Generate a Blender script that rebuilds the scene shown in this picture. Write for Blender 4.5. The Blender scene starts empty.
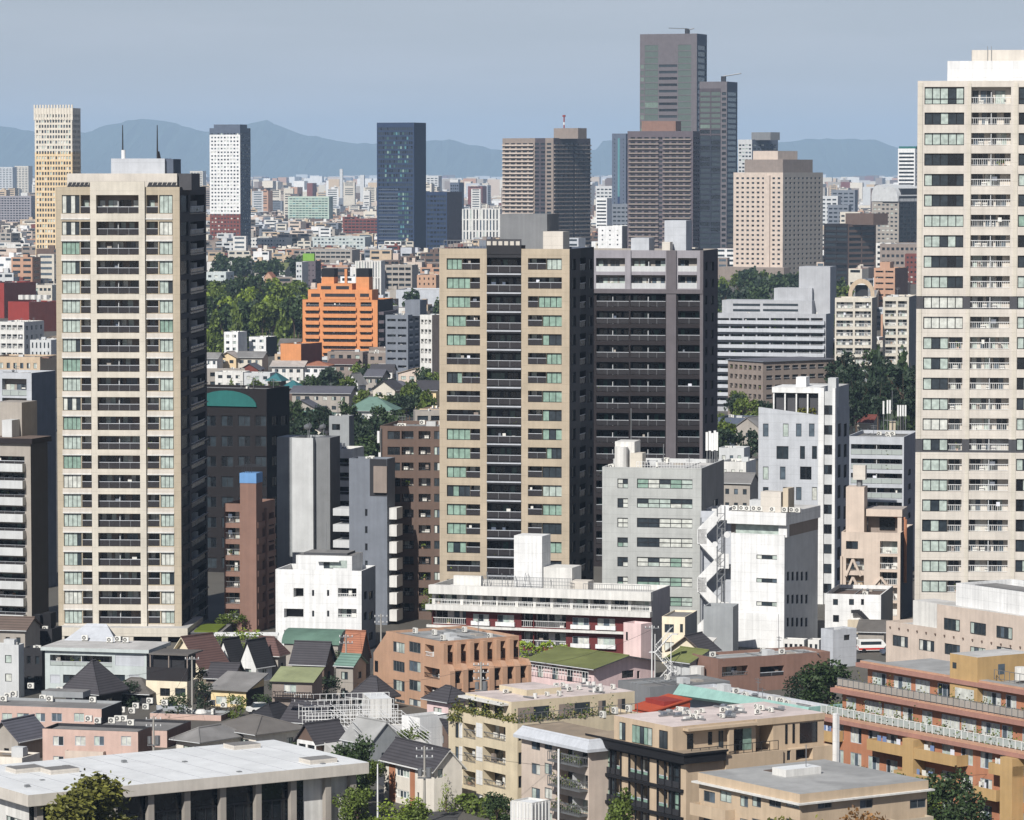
import bpy, math, random
from mathutils import Vector, Matrix
# ------------------------------------------------------------------ camera, sky, sun, exposure
SC = bpy.context.scene
COL = SC.collection
H = 75.0            # eye height above the street, metres
F = 3950.0          # focal length in pixels of the 1024 px wide frame
PITCH = math.atan(238.0 / F)
CP, SP = math.cos(PITCH), math.sin(PITCH)
cd = bpy.data.cameras.new('camera'); cam = bpy.data.objects.new('camera', cd); COL.objects.link(cam)
cd.sensor_width = 36.0; cd.lens = 36.0 * F / 1024.0
cd.clip_start = 1.0; cd.clip_end = 80000.0
cam.location = (0, 0, H); cam.rotation_euler = (math.pi / 2 - PITCH, 0, 0)
SC.camera = cam
SUN_AZ, SUN_EL = math.radians(24), math.radians(40)   # sun behind the camera and to its left
sdir = Vector((-math.sin(SUN_AZ) * math.cos(SUN_EL), -math.cos(SUN_AZ) * math.cos(SUN_EL), math.sin(SUN_EL)))
w = bpy.data.worlds.new('World'); SC.world = w; w.use_nodes = True
nt = w.node_tree; nt.nodes.clear()
sky = nt.nodes.new('ShaderNodeTexSky'); sky.sky_type = 'NISHITA'; sky.sun_disc = False
sky.sun_elevation = SUN_EL; sky.sun_rotation = math.atan2(sdir.x, sdir.y)
sky.air_density = 1.0; sky.dust_density = 0.6; sky.ozone_density = 2.5; sky.altitude = 200
hsv = nt.nodes.new('ShaderNodeHueSaturation'); hsv.inputs['Saturation'].default_value = 0.85
# thin streaks of cloud across the sky
tc = nt.nodes.new('ShaderNodeTexCoord'); mp = nt.nodes.new('ShaderNodeMapping')
mp.inputs['Scale'].default_value = (7, 7, 60); mp.inputs['Rotation'].default_value = (0, 0.03, 0)
nz = nt.nodes.new('ShaderNodeTexNoise'); nz.inputs['Scale'].default_value = 1.6; nz.inputs['Detail'].default_value = 5
cr = nt.nodes.new('ShaderNodeMapRange'); cr.inputs['From Min'].default_value = 0.42; cr.inputs['From Max'].default_value = 0.75
cr.inputs['To Min'].default_value = 0.62; cr.inputs['To Max'].default_value = 0.86
sz = nt.nodes.new('ShaderNodeSeparateXYZ'); el = nt.nodes.new('ShaderNodeMapRange')   # the veil of high cloud lies low over the far plain
el.inputs['From Min'].default_value = 0.0; el.inputs['From Max'].default_value = 0.22; el.inputs['To Min'].default_value = 0.8; el.inputs['To Max'].default_value = 0.08
ml = nt.nodes.new('ShaderNodeMath'); ml.operation = 'MULTIPLY'
mx = nt.nodes.new('ShaderNodeMix'); mx.data_type = 'RGBA'
mx.inputs['B'].default_value = (11.8, 11.9, 12.8, 1)
bg = nt.nodes.new('ShaderNodeBackground'); bg.inputs['Strength'].default_value = 0.052
wo = nt.nodes.new('ShaderNodeOutputWorld')
L = nt.links.new
L(sky.outputs['Color'], hsv.inputs['Color']); L(tc.outputs['Generated'], mp.inputs['Vector']); L(mp.outputs['Vector'], nz.inputs['Vector'])
tn = nt.nodes.new('ShaderNodeMix'); tn.data_type = 'RGBA'; tn.blend_type = 'MULTIPLY'; tn.inputs['Factor'].default_value = 1.0; tn.inputs['B'].default_value = (0.88, 0.88, 1.0, 1)
L(hsv.outputs['Color'], tn.inputs['A'])
L(nz.outputs['Fac'], cr.inputs['Value']); L(tc.outputs['Generated'], sz.inputs[0]); L(sz.outputs['Z'], el.inputs['Value']); L(el.outputs['Result'], ml.inputs[0]); L(cr.outputs['Result'], ml.inputs[1]); L(ml.outputs[0], mx.inputs['Factor']); L(tn.outputs['Result'], mx.inputs['A'])
L(mx.outputs['Result'], bg.inputs['Color']); L(bg.outputs['Background'], wo.inputs['Surface'])
sl = bpy.data.lights.new('sun', 'SUN'); sl.energy = 5.0; sl.angle = math.radians(0.5); sl.color = (1.0, 0.965, 0.91)
so = bpy.data.objects.new('sun', sl); COL.objects.link(so); so.rotation_euler = sdir.to_track_quat('Z', 'Y').to_euler()
SC.view_settings.view_transform = 'Standard'; SC.view_settings.look = 'None'; SC.view_settings.exposure = 0.17; SC.view_settings.gamma = 1.0
SC.view_settings.use_curve_mapping = False
SC.cycles.max_bounces = 5; SC.cycles.diffuse_bounces = 2; SC.cycles.glossy_bounces = 2; SC.cycles.volume_bounces = 1
SC.cycles.transparent_max_bounces = 6
SC.cycles.use_denoising = True

# ------------------------------------------------------------------ photo geometry: pixel -> ray -> point
def ray(px, py):
    b = (410.0 - py) / F
    return Vector(((px - 512.0) / F, CP + b * SP, -SP + b * CP))
def at_y(px, py, Y):
    d = ray(px, py); t = Y / d.y
    return Vector((d.x * t, Y, H + d.z * t))
def at_z(px, py, z):
    d = ray(px, py); t = (z - H) / d.z
    return Vector((d.x * t, d.y * t, z))
def to_px(p):
    dx, dy, dz = p[0], p[1], p[2] - H
    dep = dy * CP - dz * SP
    return 512 + F * dx / dep, 410 - F * (dy * SP + dz * CP) / dep

# ------------------------------------------------------------------ materials
MATS = {}
def lin(c): 
    c /= 255.0
    return c / 12.92 if c <= 0.04045 else ((c + 0.055) / 1.055) ** 2.4
def mat(name, rgb, rough=0.8, var=0.10, streak=0.10, scale=0.35, spec=0.3, k=0.86, kind='wall', bump=0.0):
    """rgb is the colour of the thing in full sun (sRGB); k turns it into an albedo."""
    m = bpy.data.materials.new(name); m.use_nodes = True
    n = m.node_tree; p = n.nodes['Principled BSDF']; L = n.links.new
    col = tuple(lin(c) * k for c in rgb) + (1,)
    p.inputs['Roughness'].default_value = rough; p.inputs['Specular IOR Level'].default_value = spec
    p.inputs['Base Color'].default_value = col
    if kind in ('wall', 'roof', 'leaf', 'ground', 'panel', 'tile'):
        g = n.nodes.new('ShaderNodeNewGeometry')
        src = g.outputs['Position']
        nz = n.nodes.new('ShaderNodeTexNoise'); nz.inputs['Scale'].default_value = scale; nz.inputs['Detail'].default_value = 6; nz.inputs['Roughness'].default_value = 0.65
        L(src, nz.inputs['Vector'])
        mr = n.nodes.new('ShaderNodeMapRange'); mr.inputs['From Min'].default_value = 0.3; mr.inputs['From Max'].default_value = 0.7
        mr.inputs['To Min'].default_value = 1 - var; mr.inputs['To Max'].default_value = 1 + var * 0.6
        L(nz.outputs['Fac'], mr.inputs['Value'])
        val = mr.outputs['Result']
        if kind in ('wall', 'panel') and streak > 0:      # rain streaks run down the wall
            mp = n.nodes.new('ShaderNodeMapping'); mp.inputs['Scale'].default_value = (2.2, 2.2, 0.07)
            L(src, mp.inputs['Vector'])
            n2 = n.nodes.new('ShaderNodeTexNoise'); n2.inputs['Scale'].default_value = 1.0; n2.inputs['Detail'].default_value = 4
            L(mp.outputs['Vector'], n2.inputs['Vector'])
            m2 = n.nodes.new('ShaderNodeMapRange'); m2.inputs['From Min'].default_value = 0.35; m2.inputs['From Max'].default_value = 0.65
            m2.inputs['To Min'].default_value = 1 - streak; m2.inputs['To Max'].default_value = 1.0
            L(n2.outputs['Fac'], m2.inputs['Value'])
            mu = n.nodes.new('ShaderNodeMath'); mu.operation = 'MULTIPLY'; L(val, mu.inputs[0]); L(m2.outputs['Result'], mu.inputs[1]); val = mu.outputs[0]
        if kind == 'roof':                                # water marks and seams of the roof membrane
            n2 = n.nodes.new('ShaderNodeTexNoise'); n2.inputs['Scale'].default_value = 0.12; n2.inputs['Detail'].default_value = 3; n2.inputs['Distortion'].default_value = 1.2
            L(src, n2.inputs['Vector'])
            m2 = n.nodes.new('ShaderNodeMapRange'); m2.inputs['From Min'].default_value = 0.42; m2.inputs['From Max'].default_value = 0.58
            m2.inputs['To Min'].default_value = 1 - streak * 1.6; m2.inputs['To Max'].default_value = 1.0
            L(n2.outputs['Fac'], m2.inputs['Value'])
            mu = n.nodes.new('ShaderNodeMath'); mu.operation = 'MULTIPLY'; L(val, mu.inputs[0]); L(m2.outputs['Result'], mu.inputs[1]); val = mu.outputs[0]
        if kind == 'tile':                                # courses of tiles or standing seams down the slope
            sx = n.nodes.new('ShaderNodeSeparateXYZ'); L(src, sx.inputs[0])
            md = n.nodes.new('ShaderNodeMath'); md.operation = 'PINGPONG'; md.inputs[1].default_value = 0.16; L(sx.outputs['Z'], md.inputs[0])
            gt = n.nodes.new('ShaderNodeMapRange'); gt.inputs['From Max'].default_value = 0.10; gt.inputs['To Min'].default_value = 0.62; gt.inputs['To Max'].default_value = 1.08; L(md.outputs[0], gt.inputs['Value'])
            mu = n.nodes.new('ShaderNodeMath'); mu.operation = 'MULTIPLY'; L(val, mu.inputs[0]); L(gt.outputs['Result'], mu.inputs[1]); val = mu.outputs[0]
        if kind == 'panel':                               # cladding joints every storey
            sx = n.nodes.new('ShaderNodeSeparateXYZ'); L(src, sx.inputs[0])
            md = n.nodes.new('ShaderNodeMath'); md.operation = 'PINGPONG'; md.inputs[1].default_value = 0.75; L(sx.outputs['Z'], md.inputs[0])
            gt = n.nodes.new('ShaderNodeMapRange'); gt.inputs['From Min'].default_value = 0.0; gt.inputs['From Max'].default_value = 0.05
            gt.inputs['To Min'].default_value = 0.80; gt.inputs['To Max'].default_value = 1.0; L(md.outputs[0], gt.inputs['Value'])
            mu = n.nodes.new('ShaderNodeMath'); mu.operation = 'MULTIPLY'; L(val, mu.inputs[0]); L(gt.outputs['Result'], mu.inputs[1]); val = mu.outputs[0]
        if kind == 'leaf':
            m2 = n.nodes.new('ShaderNodeMapRange'); m2.inputs['To Min'].default_value = 0.55; m2.inputs['To Max'].default_value = 1.5
            L(g.outputs['Random Per Island'], m2.inputs['Value'])
            mu = n.nodes.new('ShaderNodeMath'); mu.operation = 'MULTIPLY'; L(val, mu.inputs[0]); L(m2.outputs['Result'], mu.inputs[1]); val = mu.outputs[0]
        vm = n.nodes.new('ShaderNodeVectorMath'); vm.operation = 'SCALE'; vm.inputs[0].default_value = col[:3]
        L(val, vm.inputs['Scale']); L(vm.outputs['Vector'], p.inputs['Base Color'])
        if bump:
            b = n.nodes.new('ShaderNodeBump'); b.inputs['Strength'].default_value = bump; b.inputs['Distance'].default_value = 0.1
            L(nz.outputs['Fac'], b.inputs['Height']); L(b.outputs['Normal'], p.inputs['Normal'])
        if kind == 'leaf':
            p.inputs['Subsurface Weight'].default_value = 0.0
    MATS[name] = m
    return m
def glass(name, rgb, rough=0.12, spec=0.5, var=0.25):
    m = mat(name, rgb, rough=rough, spec=spec, kind='plain')
    n = m.node_tree; p = n.nodes['Principled BSDF']
    g = n.nodes.new('ShaderNodeNewGeometry'); nz = n.nodes.new('ShaderNodeTexNoise'); nz.inputs['Scale'].default_value = 1.3
    n.links.new(g.outputs['Position'], nz.inputs['Vector'])
    mr = n.nodes.new('ShaderNodeMapRange'); mr.inputs['From Min'].default_value = 0.3; mr.inputs['From Max'].default_value = 0.7
    mr.inputs['To Min'].default_value = 1 - var; mr.inputs['To Max'].default_value = 1 + var
    n.links.new(nz.outputs['Fac'], mr.inputs['Value'])
    vm = n.nodes.new('ShaderNodeVectorMath'); vm.operation = 'SCALE'; vm.inputs[0].default_value = p.inputs['Base Color'].default_value[:3]
    n.links.new(mr.outputs['Result'], vm.inputs['Scale']); n.links.new(vm.outputs['Vector'], p.inputs['Base Color'])
    return m
def metal(name, rgb, rough=0.45, met=0.6):
    m = mat(name, rgb, rough=rough, kind='wall', var=0.08, streak=0.05); m.node_tree.nodes['Principled BSDF'].inputs['Metallic'].default_value = met
    return m
PAL = dict(   # walls: colour in full sun, but one side tone is darkened for shade
    tan=(190,176,152), cream=(216,208,192), shadeside=(66,64,68), sand=(190,174,150), sandlight=(205,190,165), ivory=(226,217,200), bone=(216,208,196),
    white=(240,240,238), offwhite=(228,226,220), warmwhite=(236,228,214), palegrey=(206,208,208), grey=(160,164,166), midgrey=(132,134,136), officegrey=(186,188,184),
    darkgrey=(82,82,86), charcoal=(52,52,56), black=(30,30,34), bluegrey=(124,130,140), slate=(92,102,120), silver=(196,200,206),
    brown=(112,92,82), darkbrown=(44,38,40), taupe=(150,136,126), rosebrown=(146,112,98), pink=(210,178,164), palepink=(236,206,204), salmon=(196,152,124),
    terracotta=(198,156,126), brickband=(176,128,114), orange=(226,148,92), brick=(194,130,96), brickred=(128,66,56), red=(160,56,48), maroon=(112,48,48), ochre=(198,162,108),
    beige=(220,204,172), sandbeige=(206,180,148), tanbeige=(206,182,152), pinkbeige=(214,196,180), lightcream=(244,230,200), yellowcream=(240,214,160),
    mint=(148,190,180), paleblue=(198,207,205), teal=(38,112,108), palegreen=(188,206,190), bluecap=(110,160,216), redorange=(190,78,48), greensign=(128,178,66),
    mullion=(70,72,72), mauve=(104,94,100), lilac=(158,154,160), navy=(40,58,92), warmgrey=(172,164,154), peach=(232,204,160), plum=(84,76,82), stone=(110,104,108), dovegrey=(182,184,188), umber=(36,32,34), deepgrey=(70,68,70), inkblue=(44,48,62))
for k_, v_ in PAL.items():
    g_ = .3 * v_[0] + .59 * v_[1] + .11 * v_[2]; v_ = tuple(g_ + (c - g_) * .90 for c in v_)
    mat(k_, v_, kind='panel' if k_ in ('tan', 'cream', 'bone', 'officegrey', 'sand', 'silver', 'white') else 'wall', bump=0.0, streak=0.17 if k_ in ('white', 'offwhite') else 0.10, var=.13)
ROOFS = dict(r_grey=(172,172,170), r_light=(206,204,200), r_white=(228,230,230), r_dark=(112,108,104), r_warm=(186,176,168), r_pinkish=(222,208,202), r_mid=(140,138,136), r_brown=(110,96,88),
    r_tile=(74,72,76), r_black=(50,50,54), r_maroon=(104,80,76), r_slate=(98,98,106), r_green=(118,124,76), r_copper=(112,140,128), r_lime=(150,156,118), r_arch=(98,126,112), r_orange=(166,112,88), r_blue=(56,112,118), r_tan=(166,150,130))
for k_, v_ in ROOFS.items():
    mat(k_, v_, kind='tile' if k_ in ('r_tile', 'r_black', 'r_slate', 'r_maroon', 'r_orange', 'r_brown', 'r_blue', 'r_copper') else 'roof', rough=0.85, streak=0.05 if k_ == 'r_white' else 0.12, var=0.07 if k_ == 'r_white' else .14, scale=.6)
glass('g_dark', (52,60,66)); glass('g_black', (30,34,38)); glass('g_curtain', (178,190,182), rough=0.3); glass('g_pale', (206,208,200), rough=0.35); glass('g_blue', (88,100,110))
glass('g_green', (138,164,150), rough=0.2); glass('g_sage', (92,104,98), var=.1); glass('g_sage2', (112,128,118)); glass('g_deepgreen', (70,100,92)); glass('g_warm', (196,176,120), rough=0.4); glass('g_teal', (92,140,146)); glass('g_navy', (36,54,92)); glass('g_orange', (210,96,50), rough=.4); glass('g_yellow', (200,204,110), rough=.4)
metal('steel', (150,152,154)); metal('darksteel', (66,66,70)); metal('whitesteel', (232,232,230), met=0.0); metal('acwhite', (232,230,222), met=0.0); metal('acdark', (112,112,110), met=0.0)
metal('concrete_pole', (168,164,156), met=0.0, rough=.9)
metal('rail_glass', (120,134,134), rough=.15, met=0.0); metal('rail_dark', (58,56,58), rough=.15, met=0.0); metal('rail_frost', (176,184,180), rough=.25, met=0.0); metal('rail_green', (138,168,152), rough=.2, met=0.0)

def haze(density, rgb):
    m = bpy.data.materials.new('haze_air'); m.use_nodes = True; n = m.node_tree; n.nodes.clear()
    v = n.nodes.new('ShaderNodeVolumePrincipled'); v.inputs['Density'].default_value = density; v.inputs['Color'].default_value = (*rgb, 1); v.inputs['Anisotropy'].default_value = -0.12
    o = n.nodes.new('ShaderNodeOutputMaterial'); n.links.new(v.outputs['Volume'], o.inputs['Volume']); MATS['haze_air'] = m
haze(4.0e-5, (0.48, 0.67, 0.90))
mat('leaf_dark', (62,80,46), kind='leaf', rough=.6, var=.25, k=.75); mat('leaf_mid', (96,112,46), kind='leaf', rough=.6, var=.25, k=.75); mat('leaf_light', (128,146,50), kind='leaf', rough=.6, var=.2, k=.75)
mat('leaf_olive', (112,112,48), kind='leaf', rough=.6, var=.25, k=.75); mat('leaf_red', (132,94,48), kind='leaf', rough=.6, var=.25, k=.75); mat('leaf_deep', (46,62,42), kind='leaf', rough=.6, var=.25, k=.75)
mat('bark', (96,80,66), rough=.95, var=.2); mat('asphalt', (92,92,94), kind='ground', var=.18, scale=.05, k=.55); mat('lot', (128,124,116), kind='ground', var=.25, scale=.03, k=.5)
mat('laundry', (224,226,234), kind='plain'); mat('furn_red', (190,84,54), kind='plain'); mat('furn_wood', (150,112,80), kind='plain'); mat('furn_blue', (120,140,180), kind='plain'); mat('furn_white', (226,224,216), kind='plain'); mat('paint_white', (236,236,232), kind='plain'); mat('van_red', (196,50,44), kind='plain', rough=.3); mat('tyre', (30,30,32), kind='plain')

# ------------------------------------------------------------------ mesh builder
class MB:
    def __init__(s): s.v = []; s.f = []; s.m = []; s.mats = []
    def mi(s, m):
        if m not in s.mats: s.mats.append(m)
        return s.mats.index(m)
    def face(s, pts, m):
        i = len(s.v); s.v += [tuple(p) for p in pts]; s.f.append(tuple(range(i, i + len(pts)))); s.m.append(s.mi(m))
    def box(s, x0, x1, y0, y1, z0, z1, m, top=None):
        i = len(s.v); s.v += [(x0,y0,z0),(x1,y0,z0),(x1,y1,z0),(x0,y1,z0),(x0,y0,z1),(x1,y0,z1),(x1,y1,z1),(x0,y1,z1)]
        k = s.mi(m); kt = s.mi(top) if top else k
        for q, kk in (((0,3,2,1),k),((4,5,6,7),kt),((0,1,5,4),k),((1,2,6,5),k),((2,3,7,6),k),((3,0,4,7),k)):
            s.f.append(tuple(i + j for j in q)); s.m.append(kk)
    def cyl(s, x, y, z0, z1, r, m, n=8, r1=None):
        if r1 is None: r1 = r
        i = len(s.v); k = s.mi(m)
        for j in range(n):
            a = 2 * math.pi * j / n; s.v.append((x + r * math.cos(a), y + r * math.sin(a), z0))
        for j in range(n):
            a = 2 * math.pi * j / n; s.v.append((x + r1 * math.cos(a), y + r1 * math.sin(a), z1))
        for j in range(n):
            j2 = (j + 1) % n; s.f.append((i + j, i + j2, i + n + j2, i + n + j)); s.m.append(k)
        s.f.append(tuple(i + n + j for j in range(n))); s.m.append(k)
    def tube(s, p, q, r, m, n=5, r1=None):
        p, q = Vector(p), Vector(q); d = (q - p)
        if d.length < 1e-6: return
        if r1 is None: r1 = r
        d.normalize(); a = d.orthogonal().normalized(); b = d.cross(a); i = len(s.v); k = s.mi(m)
        for c, rr in ((p, r), (q, r1)):
            for j in range(n):
                t = 2 * math.pi * j / n; s.v.append(tuple(c + a * (rr * math.cos(t)) + b * (rr * math.sin(t))))
        for j in range(n):
            j2 = (j + 1) % n; s.f.append((i + j, i + j2, i + n + j2, i + n + j)); s.m.append(k)
        s.f.append(tuple(i + j for j in range(n))); s.m.append(k); s.f.append(tuple(i + n + j for j in range(n))); s.m.append(k)
    def add(s, o, M):
        i = len(s.v); s.v += [tuple(M @ Vector(p)) for p in o.v]
        mp = [s.mi(m) for m in o.mats]
        for f, m in zip(o.f, o.m): s.f.append(tuple(i + j for j in f)); s.m.append(mp[m])
        for n_, q in getattr(o, 'sub', ()): s.add(q, M)
    def mesh(s, name):
        me = bpy.data.meshes.new(name); me.from_pydata(s.v, [], s.f)
        for m in s.mats: me.materials.append(MATS[m])
        me.polygons.foreach_set('material_index', s.m); me.update()
        return me
    def build(s, name, parent=None, loc=(0,0,0), rz=0.0):
        return link(name, s.mesh(name), parent, loc, rz)
def link(name, me, parent=None, loc=(0,0,0), rz=0.0):
    o = bpy.data.objects.new(name, me); COL.objects.link(o); o.location = loc; o.rotation_euler = (0, 0, rz)
    if parent: o.parent = parent
    return o
def tag(o, label=None, cat=None, group=None, kind=None):
    if label: o['label'] = label
    if cat: o['category'] = cat
    if group: o['group'] = group
    if kind: o['kind'] = kind
    return o
def empty(name, loc, rz=0.0):
    o = bpy.data.objects.new(name, None); COL.objects.link(o); o.location = loc; o.rotation_euler = (0, 0, rz); o.empty_display_size = 1
    return o

def link_part(name, b, parent, loc, rz=0.0, sub=True):
    o = link(name, cached_mesh(b, name), parent, loc, rz)
    if sub:
        for n_, m_ in getattr(b, 'sub', ()): link(n_, cached_mesh(m_, n_), o)
    return o
# ------------------------------------------------------------------ windows and recessed balconies (cached meshes, many children)
CACHE = {}
WS = {   # pane width, frame material, bar, way the panes are filled, recess, transom height share
 'wlt':    (0.80, 'mullion', .07, 'curt', .22, 0), 'wct': (0.95, 'black', .09, 'half', .35, 0), 'wcg': (0.95, 'black', .09, 'curtg', .35, 0), 'wcth': (0.95, 'black', .09, 'halfm', .35, 0),
 'wrt':    (1.15, 'black', .12, 'curt2', .30, 0), 'wrtt': (1.15, 'black', .12, 'curt2', .30, .32), 'house': (0.85, 'silver', .07, 'pale', .12, 0), 'dark': (1.2, 'charcoal', .08, 'dark', .2, 0),
 'mix':   (0.9, 'mullion', .07, 'mix', .15, 0), 'office': (1.7, 'charcoal', .09, 'office', .18, .5), 'sash': (0.9, 'steel', .06, 'mix', .12, 0), 'wframe': (0.8, 'paint_white', .08, 'mix', .12, 0),
 'tall':  (0.7, 'charcoal', .06, 'dark', .2, .5), 'slit': (3, 'darksteel', .05, 'pale', .1, 0), 'blackf': (1.0, 'black', .12, 'green', .15, .45), 'far': (99, 'mullion', 0, 'far', .35, 0), 'farb': (99, 'mullion', 0, 'farb', .5, 0), 'farsage': (99, 'mullion', 0, 'fars', .2, 0), 'fargreen': (99, 'mullion', 0, 'farg', .2, 0),
 'panel': (9, 'silver', .05, 'panel', .06, 0)}
def fill(mode, n, v, rng):
    C = rng.choice; v0, v = v, v % 7
    if mode == 'curt':
        if v0 == 11: return ['g_pale'] * (n - n // 2) + ['g_orange'] * (n // 2) if n > 1 else ['g_pale']
        if v0 == 12: return ['g_yellow'] + ['g_pale'] * (n - 1)
        if v in (0, 1, 2, 3): return [C(['g_curtain', 'g_curtain', 'g_green', 'g_pale'])] * n
        if v == 4: return [C(['g_dark', 'g_curtain', 'g_pale']) for _ in range(n)]
        if v == 5: return ['g_dark' if i % 2 else 'g_pale' for i in range(n)]
        k = rng.randint(1, n); return ['g_curtain'] * k + ['g_dark'] * (n - k)
    if mode == 'curtg': return [C(['g_green', 'g_green', 'g_curtain'])] * n if v < 5 else [C(['g_green', 'g_dark']) for _ in range(n)]
    if mode == 'curt2': return [C(['g_curtain', 'g_pale', 'g_curtain', 'g_green'])] * n if v < 2 else [C(['g_dark', 'g_curtain', 'g_curtain', 'g_dark']) for _ in range(n)] if v < 5 else [C(['g_dark', 'g_black', 'g_curtain', 'g_dark']) for _ in range(n)]
    if mode in ('half', 'halfm'):
        k = max(1, round(n * .58)); c = C(['g_green', 'g_curtain', 'g_green'])
        r = ['g_black'] * n if v == 6 else [c] * k + ['g_black'] * (n - k) if v < 5 else [c] * (k - 1) + ['g_dark'] * (n - k + 1)
        return r[::-1] if mode == 'halfm' else r
    if mode == 'pale': return [C(['g_pale', 'g_pale', 'g_curtain', 'g_blue', 'g_dark']) for _ in range(n)]
    if mode == 'dark': return [C(['g_dark', 'g_black', 'g_dark', 'g_black']) for _ in range(n)]
    if mode == 'mix': return [C(['g_dark', 'g_pale', 'g_dark', 'g_curtain', 'g_blue']) for _ in range(n)]
    if mode == 'office': return [C(['g_pale', 'g_curtain', 'g_pale', 'g_green']) for _ in range(n)] if v < 5 else ['g_dark'] * (n // 2) + ['g_pale'] * (n - n // 2)
    if mode == 'green': return [C(['g_green', 'g_deepgreen', 'g_dark']) for _ in range(n)]
    if mode == 'far': return [['g_dark', 'g_dark', 'g_black', 'g_blue', 'g_dark', 'g_pale', 'g_curtain'][v % 7]] * n
    if mode == 'farb': return [['g_black', 'g_black', 'g_dark', 'g_dark', 'g_black', 'g_dark', 'g_dark'][v % 7]] * n
    if mode == 'farg': return [['g_green', 'g_deepgreen', 'g_deepgreen', 'g_dark', 'g_teal', 'g_dark', 'g_deepgreen'][v % 7]] * n
    if mode == 'fars': return [['g_sage', 'g_sage', 'g_sage', 'g_sage2', 'g_sage', 'g_sage', 'g_sage'][v % 7]] * n
    return ['silver'] * n
def window_mb(style, wd, ht, v):
    key = ('w', style, round(wd, 1), round(ht, 1), v)
    if key in CACHE: return CACHE[key]
    pw, fm, bar, mode, rec, tr = WS[style]; rng = random.Random(hash(key[1]) % 1 + v * 7919 + int(wd * 10) * 31 + int(ht * 10) + sum(map(ord, style)))
    b = MB(); fr = MB(); b.sub = [('frame', fr)] if bar else []; n = max(1, round(wd / pw))
    if n == 1 and wd > 1.0 and pw < 3: n = 2
    f = fill(mode, n, v, rng)
    for i in range(n):
        x0, x1 = wd * i / n, wd * (i + 1) / n
        if tr:
            b.face([(x0,0,0),(x1,0,0),(x1,0,ht*tr),(x0,0,ht*tr)], f[i]); b.face([(x0,0,ht*tr),(x1,0,ht*tr),(x1,0,ht),(x0,0,ht)], f[i] if rng.random() < .7 else 'g_dark')
        else:
            b.face([(x0,0,0),(x1,0,0),(x1,0,ht),(x0,0,ht)], f[i])
    if bar:
        for i in range(1, n): fr.box(wd*i/n-bar/2, wd*i/n+bar/2, -.06, .01, bar*.9, ht-bar*.9, fm)
        fr.box(0, bar, -.07, .01, 0, ht, fm); fr.box(wd-bar, wd, -.07, .01, 0, ht, fm)
        fr.box(bar, wd-bar, -.08, .01, 0, bar, fm); fr.box(bar, wd-bar, -.08, .01, ht-bar, ht, fm)
        if tr: fr.box(bar, wd-bar, -.075, .01, ht*tr-bar/2, ht*tr+bar/2, fm)
    CACHE[key] = b
    return b
BS = {   # depth, back wall, rail kind, rail material, rail height, clutter
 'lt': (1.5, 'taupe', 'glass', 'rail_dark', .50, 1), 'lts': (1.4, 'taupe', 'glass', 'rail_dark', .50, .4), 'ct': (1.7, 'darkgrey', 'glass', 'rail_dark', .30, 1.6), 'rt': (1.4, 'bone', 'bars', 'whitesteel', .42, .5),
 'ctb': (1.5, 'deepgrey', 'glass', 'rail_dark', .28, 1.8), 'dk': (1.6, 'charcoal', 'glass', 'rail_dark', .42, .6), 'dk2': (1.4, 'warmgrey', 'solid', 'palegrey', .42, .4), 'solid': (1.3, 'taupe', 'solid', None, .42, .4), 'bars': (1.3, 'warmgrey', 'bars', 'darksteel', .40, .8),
 'frost': (1.3, 'warmgrey', 'glass', 'rail_frost', .42, .5), 'void': (1.6, 'charcoal', 'none', None, 0, 0), 'beige': (1.6, 'tanbeige', 'bars', 'steel', .38, 1.0), 'white': (1.3, 'offwhite', 'bars', 'whitesteel', .38, .8), 'greenglass': (1.4, 'taupe', 'glass', 'rail_green', .45, .5)}
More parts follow.
